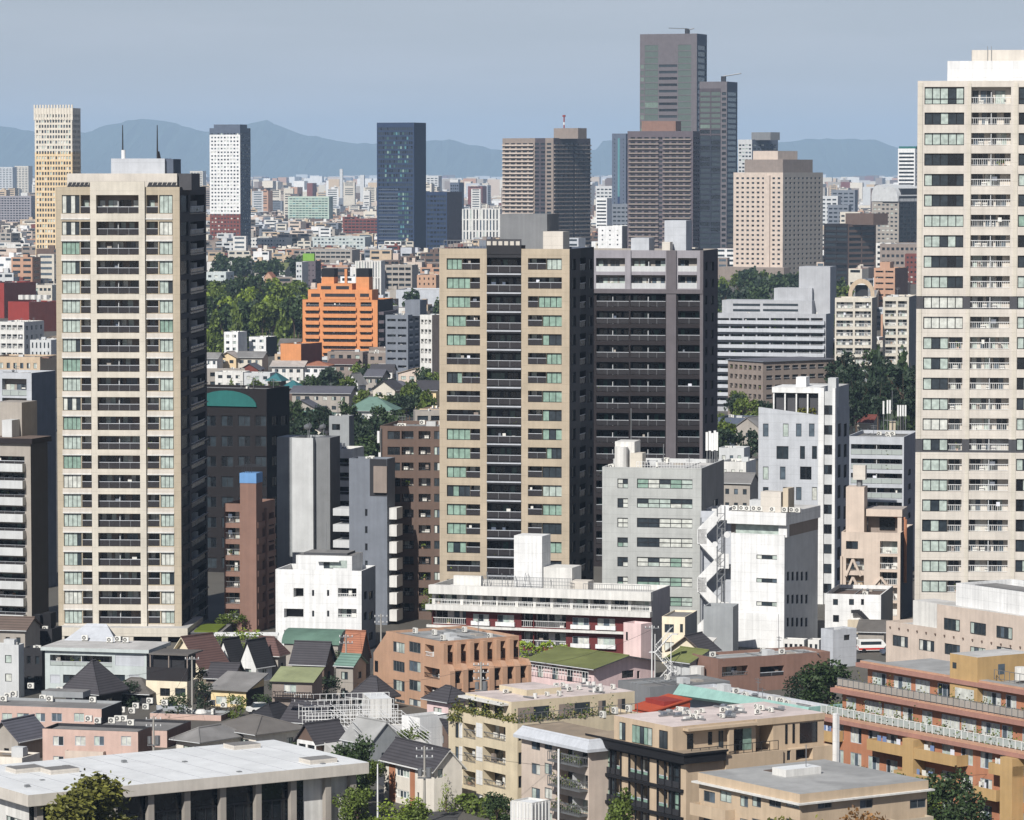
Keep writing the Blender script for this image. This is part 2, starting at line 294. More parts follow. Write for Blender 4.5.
def balcony_mb(style, wd, ht, v, wall):
    key = ('b', style, round(wd, 1), round(ht, 1), v, wall)
    if key in CACHE: return CACHE[key]
    dp, back, rail, rm, rh, cl = BS[style]; rng = random.Random(v * 104729 + int(wd * 10) * 17 + sum(map(ord, style)))
    b = MB(); rl_ = MB(); dr = MB(); it = MB(); rm = rm or wall
    b.face([(0,dp,0),(wd,dp,0),(wd,dp,ht),(0,dp,ht)], back)
    x = .25
    while x < wd - .8:                                     # sliding doors and blinds behind the balcony
        dw = min(rng.choice([1.6, 1.8, 2.4, .9]), wd - .15 - x)
        dh = min(2.05, ht - .1)
        if style != 'void':
            k = max(1, round(dw / .85))
            for i in range(k):
                dr.face([(x+dw*i/k+.03,dp-.03,.05),(x+dw*(i+1)/k-.03,dp-.03,.05),(x+dw*(i+1)/k-.03,dp-.03,dh),(x+dw*i/k+.03,dp-.03,dh)], rng.choice(['g_dark', 'g_black', 'g_dark', 'g_curtain', 'g_blue', 'g_pale'] if style not in ('ct', 'dk') else ['g_black', 'g_dark', 'g_black', 'g_deepgreen']))
            dr.box(x-.02, x+.03, dp-.06, dp-.01, .05, dh, 'mullion'); dr.box(x, x+dw, dp-.055, dp-.01, dh, dh+.06, 'mullion')
        x += dw + rng.choice([.3, .5, 1.1])
    if wd > 6: b.box(wd/2-.06, wd/2+.06, .15, dp-.07, 0, min(ht - .15, 1.9), 'palegrey')   # partition between flats
    hr = 1.05 if ht > 1.8 else ht * rh
    if rail == 'glass':
        rl_.box(.02, wd-.02, .09, .13, .08, hr-.05, rm); rl_.box(0, wd, .06, .15, hr-.05, hr+.04, 'silver')
        k = max(1, round(wd / 1.8))
        for i in range(1, k): rl_.box(wd*i/k-.03, wd*i/k+.03, .05, .16, 0, hr-.05, 'steel')
    elif rail == 'bars':
        rl_.box(0, wd, .06, .14, hr-.04, hr+.05, rm); rl_.box(0, wd, .07, .13, .1, .16, rm)
        k = max(2, round(wd / .32))
        for i in range(1, k): rl_.box(wd*i/k-.022, wd*i/k+.022, .08, .12, .16, hr-.04, rm)
    elif rail == 'solid':
        rl_.box(0, wd, .03, .16, 0, hr, rm)
    for i in range(int(wd * cl * .5 + rng.random())):
        x = rng.uniform(.2, max(.25, wd - .9)); t = rng.random()
        if t < .45: it.box(x, x+.75, dp-.5, dp-.2, .06, .62, 'acwhite'); it.cyl(x+.3, dp-.34, .62, .63, .1, 'acdark', 6)
        elif t < .58: it.box(x, x+rng.uniform(.3,.8), .5, .54, ht*.42, min(ht*.8, 1.5), rng.choice(['laundry', 'warmgrey', 'slate', 'furn_white', 'taupe', 'bluegrey']))
        elif t < .85: it.box(x, x+.5, .5, .9, 0.02, rng.uniform(.5, 1.1), rng.choice(['furn_wood', 'furn_white', 'furn_white', 'taupe']))
        else:
            it.box(x, x+.35, .3, .6, .02, .35, 'terracotta')
            for q in range(14): 
                c = Vector((x+.17+rng.gauss(0,.17), .45+rng.gauss(0,.15), .6+rng.gauss(0,.22))); a = Vector((rng.gauss(0,1),rng.gauss(0,1),rng.gauss(0,1))).normalized()*.13; e = a.orthogonal().normalized()*.13
                it.face([c-a-e, c+a-e, c+a+e, c-a+e], 'leaf_mid')
    b.sub = [(n_, m_) for n_, m_ in (('railing', rl_), ('glazing', dr), ('furnishings', it)) if m_.v]
    CACHE[key] = b
    return b
def ac_mb():
    if 'ac' in CACHE: return CACHE['ac']
    b = MB(); fn_ = MB(); b.sub = [('fan', fn_)]; b.box(-.45, .45, -.17, .17, .12, .85, 'acwhite'); b.box(-.42, -.32, -.15, .15, 0, .12, 'darksteel'); b.box(.32, .42, -.15, .15, 0, .12, 'darksteel')
    i = len(b.v); n = 12
    for ring, (r, y, m) in enumerate(((.30, -.174, 'acdark'), (.10, -.178, 'acwhite'))):
        fn_.face([(-.1 + r*math.cos(2*math.pi*j/n), y, .48 + r*math.sin(2*math.pi*j/n)) for j in range(n)], m)
    CACHE['ac'] = b; return b
MESHES = {}
KEEP = []
def cached_mesh(b, name):
    k = id(b); KEEP.append(b)
    if k not in MESHES: MESHES[k] = b.mesh(name)
    return MESHES[k]
# ------------------------------------------------------------------ a building from the corners seen in the photograph
BUILDINGS = []
PROT = []     # what must stay visible: (px0, px1, py0, py1, Y)
RNG = random.Random(7)
class Bld:
    def __init__(s, name, label, cat, l, c, r, top, base=None, Y=None, th=10, wall='grey', group=None, z0=0.0, W=None, D=None, protect=True, parapet=.6):
        s.name, s.wall, s.parapet = name, wall, parapet
        s.th = math.radians(th); ct, st = math.cos(s.th), math.sin(s.th)
        if Y is None: Y = at_z(c, base, z0).y
        p = at_y(c, top, Y); s.C = Vector((p.x, Y, 0)); s.H = p.z; s.z0 = z0
        def hit(px, dx, dy):
            d = ray(px, top); det = d.x * -dy - d.y * -dx
            # t*d = C + a*(dx,dy)
            t_num = s.C.x * -dy - s.C.y * -dx
            return ((s.C.x * d.y - s.C.y * d.x) / (d.x * dy - d.y * dx))
        s.a = W if W else hit(l, -ct, st)
        s.b = D if D else hit(r, st, ct)
        s.root = empty(name, (s.C.x, s.C.y, z0), -s.th); s.Ht = s.H - z0
        tag(s.root, label, cat, group)
        s.holes = {'F': [], 'R': [], 'L': [], 'B': []}; s.kids = []; s.extra = []; s.matfn = {}  # matfn colours one face; many right faces are coloured darker for shade
        s.Rinv = Matrix.Rotation(s.th, 3, 'Z'); BUILDINGS.append(s)
        if protect:
            pxs = [to_px(s.w(x, y, s.Ht))[0] for x in (-s.a, 0) for y in (0, s.b)]
            PROT.append((min(pxs), max(pxs), top - 3, (base or top + 60), Y, s.name))
    def w(s, x, y, z):
        ct, st = math.cos(s.th), math.sin(s.th)
        return Vector((s.C.x + x * ct + y * st, s.C.y - x * st + y * ct, z + s.z0))
    def loc(s, P):
        q = s.Rinv @ Vector((P.x - s.C.x, P.y - s.C.y, 0)); return Vector((q.x, q.y, P.z - s.z0))
    def _ray(s, px, py):
        d = ray(px, py); o = s.loc(Vector((0, 0, H))); q = s.Rinv @ Vector((d.x, d.y, 0)); return o, Vector((q.x, q.y, d.z))
    def onplane(s, px, py, axis, val):      # local point where the ray meets the local plane
        o, d = s._ray(px, py); t = (val - o[axis]) / d[axis]; return o + d * t
    def uv(s, face, px, py, d=0.0):
        if face == 'F': p = s.onplane(px, py, 1, d); return p.x + s.a, p.z
        if face == 'R': p = s.onplane(px, py, 0, -d); return p.y, p.z
        if face == 'L': p = s.onplane(px, py, 0, -s.a + d); return s.b - p.y, p.z
    def frame(s, face):
        return {'F': (Vector((-s.a, 0, 0)), 0.0), 'R': (Vector((0, 0, 0)), math.pi/2), 'L': (Vector((-s.a, s.b, 0)), -math.pi/2), 'B': (Vector((0, s.b, 0)), math.pi)}[face]
    def fl(s, face): return s.a if face in 'FB' else s.b
    def P(s, face, u, w, z):
        o, r = s.frame(face); return (o.x + u * math.cos(r) - w * math.sin(r), o.y + u * math.sin(r) + w * math.cos(r), z)
    # -- openings
    def hole(s, face, u0, u1, z0, z1, style, what=None):
        W = s.fl(face); u0, u1 = max(.12, u0), min(W - .12, u1)
        if u1 - u0 < .25 or z1 - z0 < .25: return
        z0 = max(.05, z0); z1 = min(s.Ht - .1, z1)
        if z1 - z0 < .25: return
        v = RNG.randrange(26 if style in BS else 14)
        if style in BS and what != 'w':
            dp = BS[style][0]; b = balcony_mb(style, u1 - u0, z1 - z0, v, s.wall); nm = 'balcony'; off = 0.0
        else:
            dp = WS[style][4]; b = window_mb(style, u1 - u0, z1 - z0, v); nm = 'window'; off = dp
        s.holes[face].append((u0, u1, z0, z1, dp))
        s.kids.append((nm, b, face, u0, off, z0, (u1 - u0) / max(.01, round(u1 - u0, 1)), (z1 - z0) / max(.01, round(z1 - z0, 1))))
    def rows(s, face, cols, y0, h, pitch, n, skip=()):
        """cols: (px0, px1, style); y0, h, pitch: pixel rows measured on the first column."""
        for (p0, p1, st) in cols:
            u0, za = s.uv(face, p0, y0); u1, _ = s.uv(face, p1, y0)
            _, zb = s.uv(face, p0, y0 + h); _, zc = s.uv(face, p0, y0 + pitch)
            for i in range(n):
                if i in skip: continue
                dz = (zc - za) * i
                s.hole(face, min(u0, u1), max(u0, u1), zb + dz, za + dz, st)
    def grid(s, face, n, m, style, fw=.6, fh=.5, u=(0.03, .97), z=(0.0, .97), zoff=.25):
        W = s.fl(face); U0, U1 = W * u[0], W * u[1]; Z0, Z1 = s.Ht * z[0], s.Ht * z[1]
        cw, ch = (U1 - U0) / n, (Z1 - Z0) / m
        for j in range(m):
            for i in range(n):
                a = U0 + cw * (i + .5 - fw / 2); q = Z0 + ch * (j + zoff)
                s.hole(face, a, a + cw * fw, q, q + ch * fh, style)
    # -- pieces
    def box(s, name, x0, x1, y0, y1, z0, z1, m, top=None):
        b = MB(); b.box(min(x0, x1), max(x0, x1), y0, y1, z0, z1, m, top); o = b.build(name, s.root); return o
    def pbox(s, name, px0, px1, py0, py1, d, ln, m, top=None, zmin=None):
        """a box whose front lies on the plane a distance d behind the front wall, outlined in pixels"""
        p = s.onplane(px0, py0, 1, d); q = s.onplane(px1, py1, 1, d)
        return s.box(name, p.x, q.x, d, d + ln, zmin if zmin is not None else q.z, p.z, m, top)
    def roofpt(s, px, py, z=None):
        return s.onplane(px, py, 2, s.Ht - s.parapet if z is None else z)
    def rbox(s, name, px, py, wx, wy, h, m, z=None, top=None, rz=0):
        p = s.roofpt(px, py, z); b = MB(); b.box(-wx/2, wx/2, -wy/2, wy/2, 0, h, m, top); return b.build(name, s.root, p, rz)
    def acs(s, pts, z=None, rz=0.0):
        for px, py in pts:
            p = s.roofpt(px, py, z); link_part('air_conditioner', ac_mb(), s.root, p, rz + RNG.choice([0, 0, .05]))
    def strip(s, face, u0, u1, z, depth, hr, m, rail='solid', name='balcony', slab=.18, slabm=None):
        """a balcony that stands out from the wall"""
        b = MB(); slabm = slabm or m; z0 = -.0
        b.box(u0, u1, -depth, -.003, -slab, 0, slabm)
        if rail == 'solid':
            b.box(u0, u1, -depth, -depth + .12, 0.002, hr, m); b.box(u0, u0 + .12, -depth + .12, -.003, 0.002, hr, m); b.box(u1 - .12, u1, -depth + .12, -.003, 0.002, hr, m)
        else:
            b.box(u0, u1, -depth, -depth + .07, hr - .07, hr, m); k = max(2, int((u1 - u0) / (.35 if rail == 'bars' else 1.5)))
            if rail == 'glass': b.box(u0 + .05, u1 - .05, -depth + .02, -depth + .05, .05, hr - .07, 'rail_frost')
            for i in range(k + 1):
                x = u0 + (u1 - u0 - .06) * i / k; b.box(x, x + .05, -depth + .005, -depth + .065, 0.002, hr - .07, m)
            for uu in (u0, u1 - .06): b.box(uu, uu + .06, -depth + .07, -.003, hr - .07, hr, m)
        o, r = s.frame(face); return b.build(name, s.root, (o.x, o.y, z), r)
    def finish(s, roof='r_grey', gable=None, coping=None, clutter=0, oh=.4, plain=False, far=False, fascia=None, walls='FRLB'):
        mb = MB(); Ht = s.Ht
        for face in walls:
            W = s.fl(face); hs = s.holes[face]; fn = s.matfn.get(face, lambda u, z: s.wall)
            us = sorted({0.0, W} | {round(q, 4) for h in hs for q in h[:2]} | set(getattr(s, 'cuts', {}).get(face, ())))
            zs = sorted({0.0, Ht} | {round(q, 4) for h in hs for q in h[2:4]} | set(getattr(s, 'zcuts', {}).get(face, ())))
            us = [u for i, u in enumerate(us) if i == 0 or u - us[i-1] > 1e-3]; zs = [z for i, z in enumerate(zs) if i == 0 or z - zs[i-1] > 1e-3]
            for j in range(len(zs) - 1):
                zm = (zs[j] + zs[j+1]) / 2
                row = [h for h in hs if h[2] < zm < h[3]]; run = None
                for i in range(len(us) - 1):
                    um = (us[i] + us[i+1]) / 2; solid = not any(h[0] < um < h[1] for h in row); m = fn(um, zm) if solid else None
                    if run and run[1] == m: run[2] = us[i+1]
                    else:
                        if run and run[1]: mb.face([s.P(face, run[0], 0, zs[j]), s.P(face, run[2], 0, zs[j]), s.P(face, run[2], 0, zs[j+1]), s.P(face, run[0], 0, zs[j+1])], run[1])
                        run = [us[i], m, us[i+1]]
                if run and run[1]: mb.face([s.P(face, run[0], 0, zs[j]), s.P(face, run[2], 0, zs[j]), s.P(face, run[2], 0, zs[j+1]), s.P(face, run[0], 0, zs[j+1])], run[1])
            for (u0, u1, z0, z1, dp) in hs:
                m = fn((u0+u1)/2, z0 - .05); Q = lambda u, w_, z: s.P(face, u, w_, z)
                mb.face([Q(u0,0,z0), Q(u1,0,z0), Q(u1,dp,z0), Q(u0,dp,z0)], m); mb.face([Q(u0,0,z1), Q(u0,dp,z1), Q(u1,dp,z1), Q(u1,0,z1)], m)
                mb.face([Q(u0,0,z0), Q(u0,dp,z0), Q(u0,dp,z1), Q(u0,0,z1)], m); mb.face([Q(u1,0,z0), Q(u1,0,z1), Q(u1,dp,z1), Q(u1,dp,z0)], m)
        a, b = s.a, s.b; rf = MB()
        if gable is None:
            ph = s.parapet; t = .22 if a > 4 and b > 4 else .1; zi = Ht - ph
            rf.face([(-a+t,t,zi), (-t,t,zi), (-t,b-t,zi), (-a+t,b-t,zi)], roof)
            o = [(-a,0),(0,0),(0,b),(-a,b)]; i_ = [(-a+t,t),(-t,t),(-t,b-t),(-a+t,b-t)]
            for k in range(4):
                k2 = (k+1) % 4
                mb.face([(*o[k],Ht), (*o[k2],Ht), (*i_[k2],Ht), (*i_[k],Ht)], coping or s.wall)
                mb.face([(*i_[k],Ht), (*i_[k2],Ht), (*i_[k2],zi), (*i_[k],zi)], coping or s.wall)
            if fascia:      # (material, height, overhang): a band proud of the wall head
                fm, fh, fo = fascia
                rf.box(-a-fo, fo, -fo, b+fo, Ht+.003, Ht+fh, fm, roof)
        else:
            kind, rise = gable; th = .16
            if kind == 'x':
                y0, y1, x0, x1 = -oh, b+oh, -a-oh, oh; ym = b/2; zr = Ht+rise; ze = Ht - rise*oh/(b/2)
                for (p, q) in (((y0, ze), (ym, zr)), ((y1, ze), (ym, zr))):
                    rf.face([(x0,p[0],p[1]+th),(x1,p[0],p[1]+th),(x1,q[0],q[1]+th),(x0,q[0],q[1]+th)], roof)
                    rf.face([(x0,p[0],p[1]),(x1,p[0],p[1]),(x1,q[0],q[1]),(x0,q[0],q[1])], fascia or roof)
                    rf.face([(x0,p[0],p[1]),(x1,p[0],p[1]),(x1,p[0],p[1]+th),(x0,p[0],p[1]+th)], fascia or roof)
                    for x in (x0, x1): rf.face([(x,p[0],p[1]),(x,q[0],q[1]),(x,q[0],q[1]+th),(x,p[0],p[1]+th)], fascia or roof)
                for x in (-a, 0): mb.face([(x,0,Ht),(x,b,Ht),(x,ym,zr)], s.wall)
                if not far: cap = MB(); cap.tube((x0,ym,zr+.2), (x1,ym,zr+.2), .13, roof, 6); cap.build('ridge_cap', s.root); gu = MB(); gu.tube((x0,y0-.05,ze+.05), (x1,y0-.05,ze+.05), .08, 'palegrey', 5); gu.build('gutter', s.root)
            elif kind == 'y':
                x0, x1, y0, y1 = -a-oh, oh, -oh, b+oh; xm = -a/2; zr = Ht+rise; ze = Ht - rise*oh/(a/2)
                for (p, q) in (((x0, ze), (xm, zr)), ((x1, ze), (xm, zr))):
                    rf.face([(p[0],y0,p[1]+th),(p[0],y1,p[1]+th),(q[0],y1,q[1]+th),(q[0],y0,q[1]+th)], roof)
                    rf.face([(p[0],y0,p[1]),(p[0],y1,p[1]),(q[0],y1,q[1]),(q[0],y0,q[1])], fascia or roof)
                    rf.face([(p[0],y0,p[1]),(p[0],y1,p[1]),(p[0],y1,p[1]+th),(p[0],y0,p[1]+th)], fascia or roof)
                    for y in (y0, y1): rf.face([(p[0],y,p[1]),(q[0],y,q[1]),(q[0],y,q[1]+th),(p[0],y,p[1]+th)], fascia or roof)
                for y in (0, b): mb.face([(-a,y,Ht),(0,y,Ht),(xm,y,zr)], s.wall)
                if not far: cap = MB(); cap.tube((xm,y0,zr+.2), (xm,y1,zr+.2), .13, roof, 6); cap.build('ridge_cap', s.root); gu = MB(); gu.tube((x1+.05,y0,ze+.05), (x1+.05,y1,ze+.05), .08, 'palegrey', 5); gu.build('gutter', s.root)
            elif kind == 'hip':
                x0, x1, y0, y1 = -a-oh, oh, -oh, b+oh; zr = Ht+rise
                if a >= b: r0, r1 = (x0+(b/2+oh)*.9, b/2), (x1-(b/2+oh)*.9, b/2)
                else: r0, r1 = (-a/2, y0+(a/2+oh)*.9), (-a/2, y1-(a/2+oh)*.9)
                A, B_, C_, D_ = (x0,y0,Ht+.02),(x1,y0,Ht+.02),(x1,y1,Ht+.02),(x0,y1,Ht+.02); R0, R1 = (*r0,zr), (*r1,zr)
                if a >= b:
                    for f in ([A,B_,R1,R0],[B_,C_,R1],[C_,D_,R0,R1],[D_,A,R0]): rf.face(f, roof)
                else:
                    for f in ([A,B_,R0],[B_,C_,R1,R0],[C_,D_,R1],[D_,A,R0,R1]): rf.face(f, roof)
                rf.box(x0, x1, y0, y1, Ht-.14, Ht+.01, fascia or roof)
                if not far:
                    cap = MB(); cap.tube((*R0[:2], zr+.05), (*R1[:2], zr+.05), .12, roof, 6)
                    for P_, R_ in ((A,R0),(D_,R0 if a >= b else R1),(B_,R1 if a >= b else R0),(C_,R1)): cap.tube(P_, (*R_[:2], zr+.05), .09, roof, 5)
                    cap.build('ridge_cap', s.root); gu = MB(); gu.tube((x0,y0-.07,Ht-.05), (x1,y0-.07,Ht-.05), .07, 'palegrey', 5); gu.build('gutter', s.root)
            elif kind == 'shed':     # one slope, high at the back
                x0, x1, y0, y1 = -a-oh, oh, -oh, b+oh
                z_ = lambda y: Ht + rise * y / b
                for dz in (0.0, th): rf.face([(x0,y0,z_(y0)+dz),(x1,y0,z_(y0)+dz),(x1,y1,z_(y1)+dz),(x0,y1,z_(y1)+dz)], roof)
                rf.face([(x0,y0,z_(y0)),(x1,y0,z_(y0)),(x1,y0,z_(y0)+th),(x0,y0,z_(y0)+th)], fascia or roof)
                for x in (x0, x1): rf.face([(x,y0,z_(y0)),(x,y1,z_(y1)),(x,y1,z_(y1)+th),(x,y0,z_(y0)+th)], fascia or roof)
                rf.face([(x0,y1,z_(y1)),(x1,y1,z_(y1)),(x1,y1,z_(y1)+th),(x0,y1,z_(y1)+th)], fascia or roof)
                for x in (-a, 0): mb.face([(x,0,Ht),(x,b,Ht),(x,b,Ht+rise)], s.wall)
                mb.face([(-a,b,Ht),(0,b,Ht),(0,b,Ht+rise),(-a,b,Ht+rise)], s.wall)
            elif kind == 'vault':    # barrel roof, axis along the front
                n = 10; x0, x1 = -a-oh*.5, oh*.5
                arc = [(b/2 - (b/2+oh*.5)*math.cos(math.pi*i/n), Ht + rise*math.sin(math.pi*i/n)) for i in range(n+1)]
                for i in range(n): rf.face([(x0,*arc[i]),(x1,*arc[i]),(x1,*arc[i+1]),(x0,*arc[i+1])], roof)
                for x in (-a, 0): mb.face([(x, y, z) for y, z in arc if 0 <= y <= b] + [(x, b, Ht), (x, 0, Ht)], s.wall)
        mb.build('wall', s.root); rf.build('roof', s.root)
        cnt = {}; rest = {}
        for (nm, m, face, u, wd, z, sx, sz) in s.kids:
            cnt[nm] = cnt.get(nm, 0) + 1; o, r = s.frame(face); p = s.P(face, u, wd, z)
            if cnt[nm] <= 100 and not far:
                ob = link_part(nm, m, s.root, p, r); ob.scale = (sx, 1, sz)
            else:
                M = Matrix.Translation(p) @ Matrix.Rotation(r, 4, 'Z') @ Matrix.Diagonal((sx, 1, sz, 1)); rest.setdefault(nm, MB()).add(m, M)
        for nm, m in rest.items(): tag(m.build(nm + ('s' if not nm.endswith('y') else ''), s.root) if 0 else m.build({'window': 'windows', 'balcony': 'balconies'}[nm], s.root), kind='stuff')
        if clutter: s.clutter(clutter)
        return s
    def clutter(s, n, z=None):
        """plant on a flat roof: units, ducts, hatches, aerials"""
        a, b = s.a, s.b; zi = s.Ht - s.parapet if z is None else z
        pp = MB()
        for i in range(n):
            x, y = RNG.uniform(-a+.9, -.9), RNG.uniform(.9, b-.9); t = RNG.random()
            if t < .45: link_part('air_conditioner', ac_mb(), s.root, (x, y, zi), RNG.choice([0, 0, 1.57]))
            elif t < .60: q = MB(); q.box(-.8,.8,-.6,.6,0,RNG.uniform(.6,1.4),'palegrey'); q.build('roof_unit', s.root, (x, y, zi))
            elif t < .75: q = MB(); q.cyl(0,0,0,.5,.22,'steel',8); q.cyl(0,0,.5,.75,.38,'steel',8,.1); q.build('vent', s.root, (x, y, zi))
            elif t < .85: pp.box(x-1.5, x+1.5, y-.08, y+.08, zi+.15, zi+.28, 'steel')
            else: q = MB(); hh = RNG.uniform(1.5, 3); q.cyl(0,0,0,hh,.05,'steel',5); q.box(-.7,.7,-.03,.03,hh-.25,hh-.18,'steel'); q.box(-.5,.5,-.03,.03,hh-.65,hh-.58,'steel'); q.build('aerial', s.root, (x, y, zi))
        if min(a, b) > 5:
            for k in range(3): y = RNG.uniform(1, b - 1); pp.box(-a + 1, -1, y - .05, y + .05, zi + .1, zi + .2, 'steel'); x = RNG.uniform(-a + 1, -1); pp.box(x - .05, x + .05, .8, b - .8, zi + .05, zi + .15, 'grey')
            pp.box(-a * .4 - .8, -a * .4 + .8, b * .7, b * .7 + 1.2, zi, zi + .25, 'warmgrey')
        if pp.v: pp.build('pipes', s.root)

# ------------------------------------------------------------------ trees
def crown_mesh(kind, leafm, seed, n=1400, leaf=.42):
    rng = random.Random(seed); b = MB(); m = leafm
    lobes = []
    if kind == 'cone':
        for i in range(26):
            h = rng.random() ** 1.3; r = .46 * (1 - h) + .03; t = rng.uniform(0, 6.28); lobes.append((Vector((math.cos(t)*r*.75, math.sin(t)*r*.75, h*.95)), .09 + .14 * (1 - h)))
    else:
        for i in range(16):
            t = rng.uniform(0, 6.28); h = rng.uniform(.12, .86); r = .42 * math.sqrt(max(.05, 1 - ((h - .42) / .55) ** 2)) * rng.uniform(.45, 1.0)
            lobes.append((Vector((math.cos(t)*r, math.sin(t)*r, h)), rng.uniform(.12, .22)))
    tot = sum(l[1] ** 2 for l in lobes)
    for c, r in lobes:
        for j in range(int(n * r * r / tot)):
            d = Vector((rng.gauss(0,1), rng.gauss(0,1), rng.gauss(0,.9))).normalized()
            p = c + d * r * (rng.random() ** .35) * (1.0 if rng.random() < .9 else 1.35)
            a = Vector((rng.gauss(0,1), rng.gauss(0,1), rng.gauss(0,.7))).normalized(); e = a.cross(Vector((rng.gauss(0,1), rng.gauss(0,1), rng.gauss(0,1)))).normalized()
            s_ = leaf * rng.uniform(.55, 1.2) / 10; a *= s_; e *= s_ * .75
            b.face([p - a, p + e * .9, p + a, p - e * .9], m)
    return b.mesh('crown')
CROWNS = {}
def crown(kind, leafm, v, n, leaf):
    k = (kind, leafm, v, n, leaf)
    if k not in CROWNS: CROWNS[k] = crown_mesh(kind, leafm, sum(map(ord, kind + leafm)) + v * 31, n, leaf)
    return CROWNS[k]
def trunk_mesh(h, r):
    k = ('trunk', round(h, 1), round(r, 2))
    if k not in CROWNS:
        b = MB(); b.tube((0,0,0), (0,0,h), r, 'bark', 7, r*.6); rng = random.Random(int(h*10))
        for i in range(5):
            t = i * 1.3; b.tube((0,0,h*rng.uniform(.6,.95)), (math.cos(t)*h*.3, math.sin(t)*h*.3, h*rng.uniform(1.15,1.5)), r*.45, 'bark', 5, r*.15)
        CROWNS[k] = b.mesh('trunk')
    return CROWNS[k]
def tree(label, px, ptop, Y, h, wd, leafm='leaf_dark', kind='round', name='broadleaf_tree', group=None, n=1400, leaf=.42, v=None, z0=None, cat='tree'):
    """px, ptop: the crown's top in the photo at distance Y; h, wd in metres"""
    p = at_y(px, ptop, Y); z0 = p.z - h if z0 is None else z0
    if z0 < 0 or z0 > 0: h = p.z; z0 = 0.0
    r = empty(name, (p.x, Y, z0), RNG.uniform(0, 6.28)); tag(r, label, cat, group)
    v = RNG.randrange(4) if v is None else v
    ch = h if h < wd * 1.2 or kind == 'cone' else wd * 1.2
    if kind == 'cone': ch = h * .95
    c = link('crown', crown(kind, leafm, v, n, leaf), r, (0, 0, h - ch)); c.scale = (wd, wd, ch)
    t = link('trunk', trunk_mesh(max(.6, h - ch * .65), max(.12, wd * .03)), r)
    return r
def hedge(label, x0, y0, x1, y1, h, wd, leafm='leaf_mid', z0=0.0, group=None, leaf=.28, dens=26, name='hedge'):
    """a clipped or loose run of bushes between two ground points"""
    b = MB(); p, q = Vector((x0, y0, 0)), Vector((x1, y1, 0)); ln = (q - p).length; d = (q - p).normalized(); s_ = Vector((-d.y, d.x, 0)); rng = random.Random(int(x0 * 10 + y0))
    for i in range(int(ln * dens * (h + wd))):
        t = rng.uniform(0, ln); k = rng.random(); bump = 1 + .18 * math.sin(t * 1.7) + .1 * math.sin(t * 4.1)
        if k < .45: c = p + d * t + s_ * (rng.choice([-.5, .5]) * wd * bump * rng.uniform(.8, 1.05)) + Vector((0, 0, rng.uniform(0, h * bump)))
        else: c = p + d * t + s_ * rng.uniform(-.5, .5) * wd + Vector((0, 0, h * bump * rng.uniform(.85, 1.08)))
        a = Vector((rng.gauss(0,1), rng.gauss(0,1), rng.gauss(0,.7))).normalized() * leaf * rng.uniform(.5, 1); e = a.orthogonal().normalized() * leaf * .7
        b.face([c - a - Vector((x0, y0, 0)), c + e - Vector((x0, y0, 0)), c + a - Vector((x0, y0, 0)), c - e - Vector((x0, y0, 0))], leafm)
    o = b.build(name, None, (x0, y0, z0)); tag(o, label, 'hedge' if name == 'hedge' else 'shrub', group); return o
# ------------------------------------------------------------------ the setting: ground and far ridges
g = MB(); n_ = 24
g.face([(-9000, 250, 0), (9000, 250, 0), (9000, 3500, 0), (-9000, 3500, 0)], 'lot'); g.face([(-9000, 3500, 0), (9000, 3500, 0), (15500, 45000, 0), (-15500, 45000, 0)], 'lot')
tag(g.build('ground'), kind='structure')
def road(pts, wd, z):
    b = MB()
    for (p, q) in zip(pts, pts[1:]):
        p, q = Vector(p), Vector(q); d = (q - p).normalized(); s_ = Vector((-d.y, d.x)) * wd / 2
        b.face([(*(p - s_), z), (*(p + s_), z), (*(q + s_), z), (*(q - s_), z)], 'asphalt')
    tag(b.build('road'), kind='structure')
P2 = lambda px, py: tuple(at_z(px, py, 0)[:2])
road([P2(432, 860), P2(436, 818), P2(445, 806), P2(380, 775)], 5.0, .05)
road([P2(330, 715), P2(352, 690), P2(362, 660), P2(372, 640)], 4.0, .04)
road([P2(825, 655), P2(900, 640)], 7.0, .04)
mat('far_forest', (74, 96, 76), kind='ground', var=.3, scale=.0006, k=.5)
def ridge(pts, Y, depth, seed):
    """a mountain range with its crest through the photo's pixels, at true distance"""
    rng = random.Random(seed); b = MB(); xs = []
    px = -160
    while px <= 1180:
        for (a, c) in zip(pts, pts[1:]):
            if a[0] <= px <= c[0]:
                t = (px - a[0]) / (c[0] - a[0]); t = t * t * (3 - 2 * t) * .5 + t * .5; py = a[1] + (c[1] - a[1]) * t; break
        z = max(10, at_y(px, py + rng.uniform(-.8, .8), Y).z); xs.append((at_y(px, py, Y).x, z)); px += 7
    prof = [(-depth, 0.0), (-depth * .75, .18), (-depth * .5, .42), (-depth * .25, .72), (0, 1.0), (depth * .5, .5), (depth, 0)]
    rows = [[(x + (rng.uniform(-12, 12) if k not in (0, 4) else 0), Y + dy + (rng.uniform(-.03, .03) * depth if k != 4 else 0), max(-.5, z * f * (rng.uniform(.95, 1.05) if k != 4 else 1)) - (.5 if f == 0 else 0)) for (x, z) in xs] for k, (dy, f) in enumerate(prof)]
    for r0, r1 in zip(rows, rows[1:]):
        for i in range(len(xs) - 1): b.face([r0[i], r0[i+1], r1[i+1], r1[i]], 'far_forest')
    tag(b.build('mountains'), kind='structure')
HZ = MB(); HZ.box(-16000, 16000, -200, 46000, -1.5, 640, 'haze_air')
tag(HZ.build('haze'), kind='stuff')
